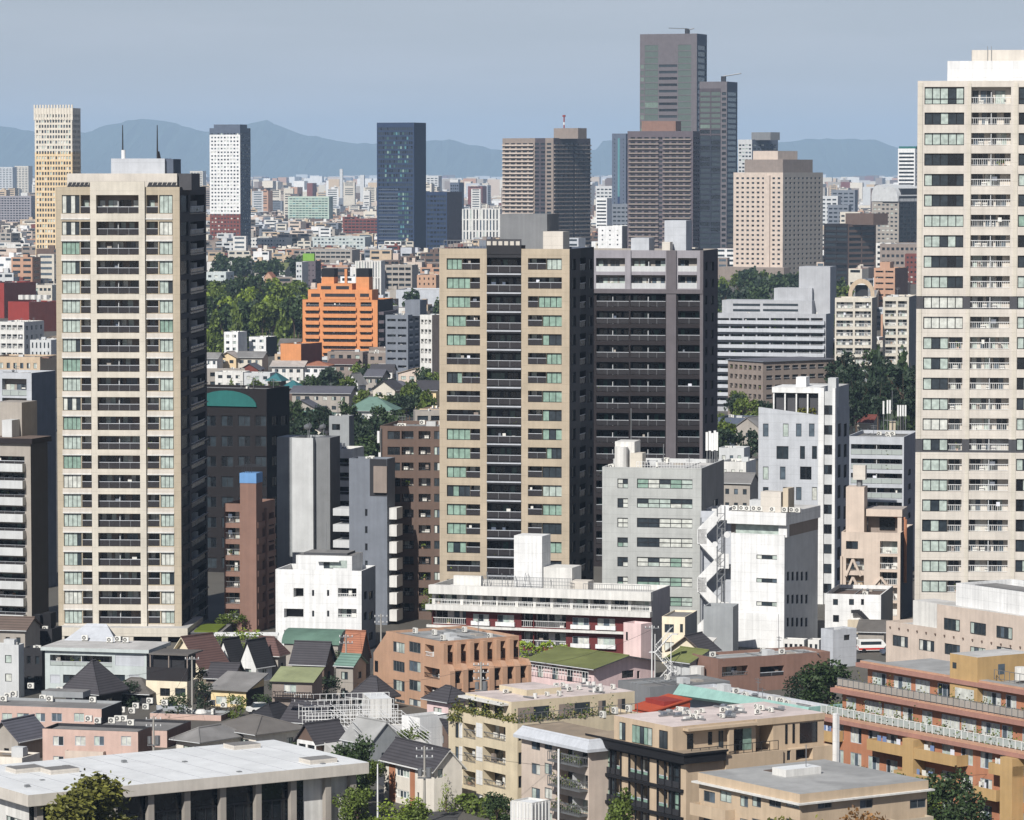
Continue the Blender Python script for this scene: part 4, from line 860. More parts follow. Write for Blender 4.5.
b = far('small tan brick block at the shoulder of the sand coloured tower', 417, 436, 448, 275, 1700, 14, 'terracotta', 3.0, 4, 'farb', fw=.3, fh=.45, base=296, name='apartment_block', cat='apartment block'); b.finish(far=True, roof='r_light', clutter=3)
b = far('long pale grey shed behind the trees beside the sand coloured tower', 396, 440, 450, 290, 1560, 8, 'silver', 8, 1, 'far', fw=.01, fh=.1, base=316, name='warehouse', cat='building'); b.finish(far=True, roof='r_light')
far('white low apartment row with arched windows in the far city', 248, 286, 292, 238, 2250, 10, 'offwhite', 3.6, 12, 'far', fw=.6, fh=.4, base=252, name='apartment_block', cat='apartment block').finish(far=True, clutter=5)
far('pale blue grey apartment row beyond the park trees', 312, 365, 372, 237, 2150, 6, 'paleblue', 3.2, 14, 'far', fw=.6, fh=.45, base=254, name='apartment_block', cat='apartment block').finish(far=True, clutter=6)
far('warm grey three storey gallery block above the park trees', 304, 352, 360, 250, 2030, 6, 'warmgrey', 3.2, 9, 'farb', fw=.85, fh=.45, base=270, name='apartment_block', cat='apartment block').finish(far=True, clutter=6)
far('cluttered cream roofed corner block near the grey latticed block', 415, 436, 442, 233, 2200, 20, 'cream', 3.1, 5, 'far', fw=.5, fh=.4, rcols=3, base=252, name='apartment_block', cat='apartment block').finish(far=True, clutter=6)
far('orange gabled shop block among white roofs in the far city', 264, 272, 276, 277, 1850, 20, 'terracotta', 3.2, 3, 'far', fw=.5, fh=.4, base=292, name='shop', cat='shop').finish(far=True, gable=('y', 3), roof='r_orange')
far('white block with black zigzag frame below the slim slate tower', 598, 622, 636, 226, 2000, 16, 'white', 3.2, 3, 'far', fw=.2, fh=.3, base=262, name='apartment_block', cat='apartment block').finish(far=True, clutter=5)
far('tan brick shop block tucked against the broad brown tower', 622, 633, 640, 232, 1900, 20, 'salmon', 3.2, 3, 'far', fw=.4, fh=.4, base=265, name='shop', cat='shop').finish(far=True)
far('white office striped with ribbon windows below the slim slate tower', 596, 607, 612, 198, 2700, 20, 'white', 3.6, 1, 'farb', fw=.9, fh=.45, base=225, name='office_block', cat='office').finish(far=True)
far('blue grey office block at the foot of the slim slate tower', 612, 630, 640, 204, 2600, 16, 'bluegrey', 3.6, 4, 'farb', fw=.7, fh=.4, base=232, name='office_block', cat='office').finish(far=True)
# ------------------------------------------------------------------ beyond the cream bay tower, left edge
b = Bld('factory_block', 'dark red walled building with a row of white roof units', 'building', 8, 29, 60, 302, Y=1853, th=40, wall='red', base=None, protect=True); b.matfn['R'] = lambda u, z: 'brickred'; b.finish(roof='r_mid', clutter=4)
for i in range(5): b.rbox('roof_unit', 22 + i * 6, 299.5, 3, 2, 2.2, 'offwhite')
b = Bld('factory_block', 'taller dark red slab behind the red walled building', 'building', -20, 4, 36, 283, Y=2028, th=30, wall='red', base=None); b.matfn['R'] = lambda u, z: 'brickred'; b.finish(roof='r_brown', clutter=3)
b = Bld('apartment_block', 'cream low block behind the red walled building', 'apartment block', 30, 52, 66, 285, Y=2202, th=10, wall='cream', base=None); b.grid('F', 5, 3, 'far', .7, .4); b.finish(clutter=4, roof='r_warm', far=True)
b = Bld('apartment_block', 'white apartment block with stacked balconies below the red walled building', 'apartment block', -6, 24, 44, 322, Y=1501, th=20, wall='offwhite', base=None, protect=True); b.grid('F', 5, 5, 'white', .8, .55); b.grid('R', 4, 5, 'mix', .4, .45); b.finish(clutter=8, roof='r_light')
b = Bld('apartment_block', 'grey white block with narrow slit windows against the cream bay tower', 'apartment block', 30, 51, 62, 340, Y=1434, th=12, wall='palegrey', base=None); b.grid('F', 5, 4, 'dark', .35, .6); b.finish(clutter=4)
b = Bld('apartment_block', 'low tan roofed block with a brick stair head behind the blue grey slab', 'apartment block', -10, 40, 58, 357, Y=1300, th=14, wall='tanbeige', base=None); b.grid('F', 7, 3, 'mix', .5, .4); b.finish(roof='r_tan', clutter=3); b.pbox('stair_head', 39, 49, 357, 364, 2, 3, 'rosebrown', zmin=b.Ht - .5)
b = Bld('apartment_block', 'blue grey slab with pale front and a blank dark flank', 'apartment block', -30, 31.5, 55.5, 373, Y=705, th=20, wall='silver', base=592); b.matfn['R'] = lambda u, z: 'bluegrey'
b.rows('F', [(-24, -2, 'frost'), (2, 26.5, 'frost')], 378.5, 17, 19.2, 11); b.finish(roof='r_mid', clutter=5)
b.box('stair_flank', -.02, 1.2, b.b * .55, b.b * .8, 0, b.Ht + .7, 'slate') if False else None
b = Bld('apartment_block', 'grey balconied block with a brown roof slab and blank shaded flank', 'apartment block', -40, 30.5, 47.5, 444, Y=648, th=18, wall='warmgrey', base=634); b.matfn['R'] = lambda u, z: 'deepgrey'  # flank coloured deep grey to carry its shade
b.rows('F', [(-36, 24.5, 'dk')], 455, 8, 16.75, 10)
for i in range(10):
    z = b.uv('F', 10, 470 + 16.75 * i)[1]; u_ = b.uv('F', 25.5, 460)[0]; b.strip('F', .1, u_, z, 1.25, 1.15, 'palegrey')
b.finish(roof='r_brown', fascia=('darkbrown', .9, .5), clutter=2); b.pbox('water_tank_room', -6, 22, 402, 442, 5, 6, 'warmgrey', zmin=b.Ht); b.pbox('stair_head', 2, 12, 420, 442, 2, 3, 'palegrey', zmin=b.Ht)
b = Bld('apartment_block', 'grey end building with two small windows at the edge of the street', 'apartment block', -30, 18.5, 24, 645, base=698, th=14, wall='palegrey'); b.rows('F', [(-20, -12, 'mix'), (5, 11.5, 'mix')], 655, 8, 18.5, 2); b.finish(clutter=4, roof='r_light')
b = Bld('house', 'dark narrow house squeezed beside the grey end building', 'house', 24, 42, 47, 648, base=690, th=14, wall='charcoal'); b.grid('F', 2, 2, 'dark', .5, .4); b.finish(roof='r_black', clutter=4)
b = Bld('house', 'brown roofed low building before the grey balconied block', 'house', -20, 25, 40, 630, base=668, th=14, wall='warmgrey'); b.grid('F', 4, 2, 'mix', .4, .4); b.finish(gable=('x', 1.4), roof='r_brown')
b = Bld('house', 'dark flat topped building with two black roof boxes by the cream bay tower', 'house', 27, 52, 62, 629, base=662, th=14, wall='charcoal'); b.grid('F', 3, 2, 'dark', .4, .4); b.finish(roof='r_dark', clutter=2); b.pbox('roof_box', 33.5, 40, 615, 630, 2, 2, 'black', zmin=b.Ht - .6); b.pbox('roof_box', 42, 51, 613, 630, 3, 2.2, 'black', zmin=b.Ht - .6)
# ------------------------------------------------------------------ right middle distance
b = Bld('apartment_block', 'white stepped apartment block with a tall blank stair tower', 'apartment block', 716, 826, 834, 314, Y=1230, th=16, wall='dovegrey', base=400); b.rows('F', [(717 + i * 13.4, 729 + i * 13.4, 'dk') for i in range(8)], 318, 4.2, 8.0, 11)
b.finish(clutter=4, roof='r_light')
for i in range(11): b.strip('F', .2, b.a - .3, b.uv('F', 720, 322.4 + 8.0 * i)[1] - .2, 1.1, .95, 'silver')
b.pbox('upper_storeys', 722, 812, 300, 315, 3, 10, 'dovegrey', zmin=b.Ht - .6); b.pbox('upper_storeys', 774, 812, 288, 301, 5, 9, 'dovegrey', zmin=b.Ht)
b.pbox('stair_tower', 799, 830, 266.5, 316, 7, 10, 'dovegrey', zmin=b.Ht - .6)
st = MB()
for i, (q0, q1, yy) in enumerate(((733, 760, 303.5), (763, 798, 303.5), (733, 760, 309), (763, 798, 309), (802, 813, 297), (802, 813, 303), (802, 813, 309))):
    d_ = 2.9 if i < 4 else 6.9; p, q = b.onplane(q0, yy, 1, d_), b.onplane(q1, yy + 2.4, 1, d_); st.box(p.x, q.x, d_ - .02, d_ + .1, q.z, p.z, 'g_dark')
st.build('window_bands', b.root)
b = Bld('apartment_block', 'cream twin block of balconied flats left half with plant boxes', 'apartment block', 835, 872, 877, 298, Y=1180, th=12, wall='cream', base=412); b.rows('F', [(836.5, 853, 'white'), (855, 871, 'white')], 302, 6.5, 9.2, 10); b.matfn['R'] = lambda u, z: 'midgrey'; b.finish(clutter=5, roof='r_warm')
b['label'] if False else None
b.root['label'] = 'cream block of balconied flats next to the white stepped apartment block'
b = Bld('apartment_block', 'narrower cream block of balconied flats beside the dark trees', 'apartment block', 883, 909, 917, 297, Y=1190, th=12, wall='cream', base=412); b.rows('F', [(885, 896, 'white'), (898, 907, 'white')], 301, 6.5, 9.2, 10); b.matfn['R'] = lambda u, z: 'midgrey'; b.finish(clutter=5, roof='r_warm')
b = Bld('apartment_block', 'peach block with staggered balconies rising behind the narrower cream block', 'apartment block', 874, 895, 908, 268, Y=2057, th=24, wall='salmon', base=None); b.grid('F', 2, 8, 'solid', .8, .5); b.matfn['R'] = lambda u, z: 'rosebrown'; b.finish(clutter=2); b.pbox('upper_storey', 880, 890, 262, 269, 2, 6, 'salmon', zmin=b.Ht - .5)
b = Bld('apartment_block', 'brick red block peeping behind the peach block by the cream grid tower', 'apartment block', 905, 930, None, 254, Y=2650, th=10, D=15, wall='brickred', base=320); b.grid('F', 6, 6, 'far', .5, .4); b.finish(clutter=2, far=True)
b = Bld('apartment_block', 'grey roofed low block behind the brick red block', 'building', 880, 920, 926, 244, Y=2743, th=10, wall='taupe', base=300); b.grid('F', 8, 5, 'farb', .6, .4); b.finish(clutter=4, far=True)
b = Bld('apartment_block', 'white balconied block below the arch topped office tower', 'apartment block', 876, 891, 894, 243, Y=2782, th=14, wall='offwhite', base=290); b.grid('F', 1, 6, 'farb', .85, .45); b.finish(far=True)
# horseshoe fronted hall
b = Bld('hall', 'odd beige hall with a horseshoe arch rising from its roof', 'hall', 846, 874, 880, 301, Y=1867, th=6, wall='tanbeige', base=None); b.finish(clutter=2)
hs = MB(); n = 14; x_c = -b.a * .45
for i in range(n):
    a0, a1 = math.pi * (-.12 + 1.24 * i / n), math.pi * (-.12 + 1.24 * (i + 1) / n)
    pr_ = lambda r, a: (x_c - r * math.cos(a), b.Ht + 3.0 + r * math.sin(a) * 1.2)
    p0, p1, q0, q1 = pr_(6.2, a0), pr_(6.2, a1), pr_(4.4, a0), pr_(4.4, a1)
    for y in (.3, 4.3): hs.face([(p0[0], y, p0[1]), (p1[0], y, p1[1]), (q1[0], y, q1[1]), (q0[0], y, q0[1])], 'tanbeige')
    hs.face([(p0[0], .3, p0[1]), (p1[0], .3, p1[1]), (p1[0], 4.3, p1[1]), (p0[0], 4.3, p0[1])], 'tanbeige'); hs.face([(q0[0], .3, q0[1]), (q1[0], .3, q1[1]), (q1[0], 4.3, q1[1]), (q0[0], 4.3, q0[1])], 'rosebrown')
hs.box(x_c - 3, x_c + 3, 3.5, 4.0, b.Ht - .4, b.Ht + 7.5, 'charcoal'); hs.build('horseshoe_arch', b.root)
b = Bld('apartment_block', 'low brown brick apartment block with a slate roof among dark trees', 'apartment block', 728, 763, 836, 362, Y=1190, th=54, wall='taupe', base=415); b.grid('F', 7, 6, 'bars', .62, .5); b.grid('R', 8, 6, 'dk', .72, .5); b.finish(roof='r_slate', fascia=('bluegrey', .25, .5))
for lab, l, c, r, top, Y, th, wl, rf, gb in (
    ('white low house with a dark window beyond the dark trees', 857, 880, 890, 360, 980, 14, 'offwhite', 'r_light', None), ('pinkish low house roof beside the white low house', 833, 852, 860, 366, 985, 14, 'rosebrown', 'r_pinkish', None),
    ('brick red low house by the cream block of flats', 838, 862, 872, 356, 1060, 14, 'brick', 'r_tan', ('x', 2)), ('white roof terrace building beneath the cream block of flats', 806, 832, 842, 355, 1050, 14, 'palegrey', 'r_light', None),
    ('small cream house under the low brown brick block', 717, 727, 735, 376, 930, 20, 'yellowcream', 'r_warm', None), ('dark tiled house in shade below the low brown brick block', 715, 744, 760, 389, 860, 24, 'warmgrey', 'r_tile', ('hip', 2.4)),
    ('dark blue roofed house beside the white slant topped building', 718, 748, 757, 418, 800, 16, 'slate', 'r_dark', None), ('grey gabled house behind the white slant topped building', 735, 760, 772, 428, 765, 30, 'warmgrey', 'r_mid', ('y', 2.6)),
    ('pale grey flat shed left of the white slant topped building', 719, 744, 750, 448, 745, 16, 'palegrey', 'r_light', None), ('white carport with dark openings beneath the pale grey shed', 720, 746, 756, 462, 722, 16, 'offwhite', 'r_light', None),
    ('grey tiled low house tucked by the white slant topped building', 722, 750, 758, 483, 690, 20, 'warmgrey', 'r_mid', ('x', 1.8)), ('red roofed low house behind the grey balconied block with aerials', 850, 872, 880, 423, 860, 14, 'warmgrey', 'brickred', ('x', 1.6))):
    Y = (H - (6.5 if gb else 8.5)) * F / (top - 172); b = Bld('house', lab, 'house', l, c, r, top, Y=Y, th=th, wall=wl, base=172 + H * F / Y, protect=True); b.grid('F', 3, 2, 'mix', .45, .4, z=(0, .95)); b.finish(roof=rf, gable=gb, clutter=0 if gb else 3)
# white slant topped building
b = Bld('apartment_building', 'white building with a slanting top edge and a slim window tower at its corner', 'apartment building', 758.5, 818.5, 849.5, 415, base=604, th=16, wall='silver', parapet=.5)
for (p0, p1, y) in ((763, 768.5, 423.5), (783, 788.5, 423.5), (796, 801.5, 423.5), (809, 814.5, 423.5), (776.5, 788.5, 446), (800, 805, 446), (812, 817, 446), (763, 768.5, 466.5), (780, 785.5, 466.5), (800, 811.5, 466.5), (763, 768.5, 487), (783, 788.5, 487), (796, 801.5, 487), (812, 817, 487), (763, 768.5, 508), (800, 811, 508), (776, 788, 528), (800, 806, 528), (763, 768.5, 549), (783, 788.5, 549)):
    b.rows('F', [(p0, p1, 'dark' if p1 - p0 > 8 or y == 446 else 'slit')], y, 13, 20, 1)
b.rows('R', [(838, 841, 'dark'), (844, 847, 'dark')], 424, 13, 20.6, 8); b.matfn['R'] = lambda u, z: 'dovegrey'
b.finish(roof='r_light')
zL = b.uv('F', 758.5, 407)[1]; m_ = MB(); xl = -b.a
m_.face([(xl, -.02, b.Ht), (-.2, -.02, b.Ht), (xl, -.02, zL)], 'silver'); m_.face([(xl, .4, b.Ht), (-.2, .4, b.Ht), (xl, .4, zL)], 'silver'); m_.face([(xl, -.02, zL), (-.2, -.02, b.Ht), (-.2, .4, b.Ht), (xl, .4, zL)], 'silver'); m_.face([(xl, -.02, b.Ht), (xl, .4, b.Ht), (xl, .4, zL), (xl, -.02, zL)], 'silver'); m_.build('slanted_parapet', b.root)
p0, q0 = b.onplane(819, 388, 1, 0), b.onplane(836.5, 604, 1, 0)
p0 = b.onplane(819.5, 388, 1, -.3); q0 = b.onplane(829.5, 388, 1, -.3)
tw = MB(); tw.box(.02, 1.0, -.3, 1.2, 0, p0.z, 'white'); tw.box(1.0, 2.5, .1, 1.2, 0, p0.z - .6, 'palegrey'); tw.box(2.5, 3.0, -.3, 1.2, 0, p0.z, 'white'); 
tw.build('corner_tower', b.root)
z_ = 2.0
while z_ < p0.z - 3: link_part('window', window_mb('dark', 1.4, 1.6, RNG.randrange(7)), b.root, (1.05, .09, z_), 0); z_ += 3.45
b.pbox('upper_storey', 772, 819, 387, 392.5, 1.5, 9, 'white', zmin=b.onplane(772, 392.5, 1, 1.5).z); up = MB(); xa = b.onplane(774, 395, 1, 2.5).x
up.box(xa, -.1, 2.6, 10, b.Ht - .4, b.onplane(772, 392.5, 1, 1.5).z - .02, 'darkgrey'); 
for i in range(5): xx = xa + (-.4 - xa) * i / 4; up.box(xx, xx + .25, 1.7, 1.95, b.Ht - .4, b.onplane(772, 392.5, 1, 1.5).z - .02, 'white')
up.build('roof_terrace', b.root); b.pbox('stair_head', 796, 806, 377, 390, 4, 3, 'white', zmin=b.Ht + 3); b.pbox('roof_unit', 828, 836, 378, 388, 5, 2.5, 'palegrey', zmin=b.Ht + 1); b.box('rear_block', -9, -.06, 10.2, b.b - .3, b.Ht - .4, b.Ht + 4.0, 'dovegrey', 'r_light')
pl_ = MB(); 
for i in range(90): c = Vector((RNG.uniform(xa + 4, -1), 2.2 + RNG.gauss(0, .25), b.Ht + .1 + RNG.uniform(0, .9))); a = Vector((RNG.gauss(0,1), RNG.gauss(0,1), RNG.gauss(0,1))).normalized() * .22; e = a.orthogonal().normalized() * .2; pl_.face([c - a, c + e, c + a, c - e], 'leaf_olive')
tag(pl_.build('roof_planting', b.root), kind='stuff')
# grey balconied block with aerials
b = Bld('apartment_building', 'pale grey block of six balconied floors with aerial racks on its roof', 'apartment building', 847, 904, 918, 437, Y=735, th=14, wall='silver', base=575); b.matfn['R'] = lambda u, z: 'lilac'
b.rows('F', [(851, 903 - .7, 'frost')], 444, 10.5, 14.4, 7); b.rows('R', [(908, 911, 'dark')], 470, 6, 14.4, 6); b.finish(roof='r_dark', fascia=None, clutter=7)
an = MB()
for i, (px, t0) in enumerate(((883.5, 401), (887.5, 400), (890, 400), (898, 405), (900.5, 405), (903, 405), (905.5, 405))):
    p = b.roofpt(px, 430); hh = b.onplane(px, t0, 1, p.y).z - p.z; an.cyl(p.x, p.y, p.z, p.z + max(2, hh), .09, 'steel', 5); an.box(p.x - .16, p.x + .16, p.y - .2, p.y - .1, p.z + max(2, hh) * .55, p.z + max(2, hh), 'whitesteel')
p = b.roofpt(892, 432); an.cyl(p.x, p.y, p.z, p.z + 8, .07, 'steel', 5); an.box(p.x - 1.5, p.x + .8, p.y - .05, p.y + .05, p.z + 2.2, p.z + 2.3, 'steel'); an.box(p.x - .6, p.x + .6, p.y + .5, p.y + 1.5, p.z, p.z + 2, 'sandlight'); an.build('aerial_rack', b.root)
# beige block with diagonal braces
b = Bld('apartment_building', 'pinkish beige block with bracing on its face and a lone stair shaft with a tank', 'apartment building', 841.5, 900.5, 913, 533, base=621, th=13, wall='pinkbeige'); b.matfn['R'] = lambda u, z: 'darkgrey'  # shade of the right face put into a dark grey
b.rows('F', [(880, 897.5, 'white')], 541, 13, 15.5, 5); b.rows('F', [(846, 858, 'dark')], 541, 8, 20, 1); b.rows('F', [(846, 864, 'beige')], 558, 12.5, 17, 3)
b.finish(clutter=3, roof='r_warm')
p, q = b.onplane(846, 487, 1, 2.0), b.onplane(864, 530, 1, 2.0); b.box('stair_shaft', p.x, q.x, 2, 6, b.Ht - .5, p.z, 'pinkbeige'); tk = MB(); tk.cyl((p.x + q.x) / 2 + .5, 3.8, p.z, p.z + 1.2, .5, 'steel', 6); tk.box((p.x + q.x) / 2 - .5, (p.x + q.x) / 2 + 1.6, 2.8, 4.6, p.z + 1.2, p.z + 3.6, 'bone'); tk.build('water_tank', b.root)
p, q = b.onplane(866, 509, 1, 3.0), b.onplane(905, 530, 1, 3.0); um = MB(); um.box(p.x, q.x - .5, 3, 10, p.z - 1.2, p.z, 'pinkbeige', 'r_warm'); um.box(p.x, q.x - .7, 5.5, 9.8, b.Ht - .5, p.z - 1.21, 'taupe'); um.box(q.x - 1.3, q.x - .6, 3.2, 9.8, b.Ht - .5, p.z - 1.21, 'pinkbeige'); um.box(p.x + 2, p.x + 4.6, 5.3, 5.45, b.Ht, b.Ht + 2, 'g_black'); um.build('upper_storey', b.root); pi = MB(); pi.tube((.3, 4, 6), (.3, 4, b.Ht + 2), .28, 'brick', 6); pi.tube((.3, 4, b.Ht + 2), (-1.6, 4.5, b.Ht + 2.4), .28, 'brick', 6); pi.build('red_pipe', b.root)
br = MB()
for (pa, pb) in (((846, 576), (853, 559)), ((853, 559), (861, 576)), ((846, 592), (853, 577)), ((853, 577), (861, 592)), ((867, 593), (881, 577)), ((881, 577), (893, 593)), ((841.5, 594), (841.6, 556))):
    u0, z0 = b.uv('F', *pa); u1, z1 = b.uv('F', *pb); br.tube((u0, -.15, z0), (u1, -.15, z1), .26, 'pinkbeige', 4)
o_, r_ = b.frame('F'); br.build('braces', b.root, o_, r_)
# grey office with aerial drums
b = Bld('office_building', 'light grey office block with ribbon windows and rooftop plant', 'office', 602.3, 701.5, 724, 468.5, base=636, th=13, wall='officegrey'); b.matfn['R'] = lambda u, z: 'midgrey'  # right face a darker grey to deepen its shade
b.rows('F', [(617.5, 628, 'office'), (637, 692.5, 'office')], 478.5, 9.6, 19.6, 7); b.rows('R', [(714, 718, 'dark')], 500, 12, 19.6, 5); b.finish(roof='r_light', coping='palegrey', clutter=14)
cx_ = MB(); p, q = b.onplane(615, 441.5, 1, 4), b.onplane(646.5, 464, 1, 4); cx_.box(p.x, q.x - 2, 4, 9, b.Ht - .6, p.z, 'offwhite'); cx_.cyl(p.x + 1.2, 3.2, b.Ht - .6, p.z - .8, 1.1, 'offwhite', 12); cx_.box(q.x - 2.5, q.x - .5, 3, 6, b.Ht - .6, p.z - 1.8, 'cream'); cx_.build('cooling_plant', b.root)
an = MB()
for i, (px, t0) in enumerate(((707, 432), (710, 431), (712.5, 433), (715, 430.5), (717, 432))):
    p = b.roofpt(px, 463); hh = b.onplane(px, t0, 1, p.y).z - p.z; an.cyl(p.x, p.y, p.z, p.z + hh, .1, 'steel', 5); an.box(p.x - .2, p.x + .2, p.y - .25, p.y - .1, p.z + hh * .4, p.z + hh, 'whitesteel')
for px in (663.5, 631): p = b.roofpt(px, 462); an.cyl(p.x, p.y, p.z, p.z + (9 if px < 640 else 3), .09, 'steel', 5)
an.build('aerial_rack', b.root)
rl = MB(); 
for i in range(24): xx = -b.a * .66 + b.a * .64 * i / 23; rl.box(xx - .03, xx + .03, .5, .56, b.Ht - .6, b.Ht + .9, 'whitesteel')
rl.box(-b.a * .66, -b.a * .02, .5, .56, b.Ht + .85, b.Ht + .92, 'whitesteel'); rl.box(-b.a * .66, -b.a * .02, .5, .56, b.Ht + .3, b.Ht + .36, 'whitesteel'); rl.build('railing', b.root)
# white clinic block with a shaded flank
b = Bld('office_building', 'bright white blank fronted block with three slim windows and a shaded flank', 'office', 731, 784.5, 818, 535, base=650, th=24, wall='white', parapet=.4); b.matfn['R'] = lambda u, z: 'palegrey'; b.matfn['L'] = lambda u, z: 'white'  # flank coloured greyer than the front to add to its shade
b.rows('F', [(756.5, 777, 'mix')], 554.5, 4.4, 23.4, 3); b.rows('R', [(787 + i * 4.6, 789.4 + i * 4.6, 'tall') for i in range(5)], 572, 9, 23, 3); b.finish(roof='r_light', coping='white')
p, q = b.onplane(727, 511, 1, -.4), b.onplane(785, 525.5, 1, -.4); ub = MB()
ub.box(p.x, .4, -.4, b.b, q.z, p.z, 'white', 'r_light'); ub.box(p.x + 1, -1.2, .9, 1.4, b.Ht - .4, q.z - .01, 'g_curtain'); ub.box(p.x, .05, 1.45, b.b - .1, b.Ht - .4, q.z - .012, 'taupe'); ub.box(-1.1, .3, .3, 1.4, b.Ht - .4, q.z - .012, 'white'); ub.build('upper_storey', b.root)
for i in range(11): 
    x_ = -b.a * .95 + i * 1.05; link_part('air_conditioner', ac_mb(), b.root, (x_, .6 + (i % 2) * .3, p.z))
b.box('roof_unit', -4.2, -.8, .5, 3, p.z, p.z + 3.2, 'bone'); b.box('roof_unit', -.6, 1.2 - .9, .8, 3.6, p.z, p.z + 3.8, 'sandlight'); b.box('roof_unit', -7, -5, 3, 5, p.z, p.z + 1.6, 'palegrey')
b.box('base_fascia', -b.a * .95, -.9, -.25, -.01, .2, b.uv('F', 740, 612)[1], 'white')
# zigzag stair
s_ = Bld('exterior_staircase', 'white zigzag escape stair beside the bright white block', 'staircase', 698, 729, 731, 533, base=640, th=13, wall='white', D=2.4); s_.finish(roof='r_white', walls='') if 0 else None
stt = MB(); Wd = s_.a; rise = 3.9; z = 0; k = 0
while z < s_.Ht - .5:
    xa, xb = (-Wd, -Wd * .25) if k % 2 == 0 else (-Wd * .25, -Wd); 
    stt.box(-Wd * .28, 0, 0, 2.3, z + rise - .2, z + rise, 'white') if k % 2 == 0 else stt.box(-Wd * 1.02, -Wd * .72, 0, 2.3, z + rise - .2, z + rise, 'white')
    stt.face([(xa, 0, z), (xb, 0, z + rise), (xb, 0, z + rise + 2.3), (xa, 0, z + 2.3)], 'white'); stt.face([(xa, .12, z), (xb, .12, z + rise), (xb, .12, z + rise + 2.3), (xa, .12, z + 2.3)], 'white'); stt.face([(xa, 0, z + 2.3), (xb, 0, z + rise + 2.3), (xb, .12, z + rise + 2.3), (xa, .12, z + 2.3)], 'white')
    stt.face([(xa, .12, z - .1), (xb, .12, z + rise - .1), (xb, 1.1, z + rise - .1), (xa, 1.1, z - .1)], 'silver'); stt.face([(xa, 0, z - .2), (xb, 0, z + rise - .2), (xb, 1.1, z + rise - .2), (xa, 1.1, z - .2)], 'silver')
    lx = (-Wd * .28, 0) if k % 2 == 0 else (-Wd * 1.02, -Wd * .72); stt.box(lx[0], lx[1], 0, .1, z + rise + .001, z + rise + 2.2, 'white')
    z += rise; k += 1
stt.box(-Wd * .3, -Wd * .25, 1.2, 1.4, 0, z, 'steel'); stt.box(-Wd * .98, -Wd * .93, 1.2, 1.4, 0, z, 'steel'); stt.box(-Wd, 0, 2.32, 2.6, 0, z + 1, 'silver'); stt.build('flights', s_.root)
# slab wall behind stair and lattice mast
b = Bld('stair_tower', 'white slab tower behind the zigzag escape stair', 'building', 706, 727, 733, 509, Y=640, th=13, wall='white', base=636); b.finish(roof='r_light')
lm = empty('lattice_mast', (0, 0, 0)); p = at_y(721, 545, 622); q = at_y(721, 506, 622); lm.location = (p.x, p.y, 0); tag(lm, 'silver lattice mast hung with dishes above the zigzag escape stair', 'mast'); m_ = MB()
for (dx, dy) in ((-.6, -.6), (.6, -.6), (.6, .6), (-.6, .6)): m_.tube((dx, dy, 0), (dx, dy, q.z), .09, 'steel', 4)
z = 8.0; k = 0
while z < q.z - 1.2:
    for (a_, c_) in (((-.6, -.6), (.6, -.6)), ((.6, -.6), (.6, .6)), ((-.6, .6), (-.6, -.6))): m_.tube((*a_, z), (*c_, z + 1.2), .06, 'steel', 4); m_.tube((*a_, z + 1.2), (*c_, z + 1.2), .06, 'steel', 4)
    z += 1.2; k += 1
m_.build('lattice', lm); m_ = MB(); 
for (x, z, r) in ((-1.0, q.z - 2, .55), (.9, q.z - 4.5, .5), (-1.0, q.z - 6, .45)): m_ = MB(); m_.tube((x, -.9, z), (x, -.6, z), r, 'whitesteel', 10); m_.tube((x, -.7, z), (x * .5, -.5, z), .06, 'steel', 4); m_.build('dish', lm)
# silver shed box
b = Bld('shed', 'grey ribbed metal shed below the zigzag escape stair', 'shed', 703.5, 733, 738.5, 607, base=658, th=13, wall='grey'); b.finish(roof='r_mid')
# small buildings right of it
b = Bld('house', 'white square house with a brown roof and a slanting black stair', 'house', 825, 881, 893, 595, base=640, th=13, wall='white'); b.matfn['R'] = lambda u, z: 'bluegrey'
b.rows('F', [(833, 838, 'dark'), (849, 854, 'dark'), (861, 864, 'dark')], 599, 6, 20, 1); b.rows('F', [(833, 839, 'dark')], 615, 7, 20, 1); b.finish(roof='r_brown', clutter=2)
ss = MB(); u0, z0 = b.uv('F', 852, 611); u1, z1 = b.uv('F', 873, 625); ss.tube((u0, -.8, z0), (u0 + 1.4, -.8, z0 + .1), .35, 'charcoal', 4); ss.tube((u0 + 1.3, -.8, z0), (u1, -.8, z1), .4, 'charcoal', 4); ss.box(u0 - .6, u1, -.75, -.02, 1, z1 + .8, 'sandlight'); o_, r_ = b.frame('F'); ss.build('stair', b.root, o_, r_)
b = Bld('house', 'grey white cube house with one small window in front of the brown roofed house', 'house', 821, 833, 856.5, 630, base=668, th=55, wall='silver'); b.rows('R', [(844, 850, 'dark')], 635, 5.5, 20, 1); b.finish(roof='r_dark', clutter=1)
b = Bld('house', 'low dark roofed shed beside the white brown roofed house', 'shed', 858, 884, 890, 632, base=650, th=13, wall='warmgrey'); b.finish(gable=('x', 1.2), roof='r_dark')
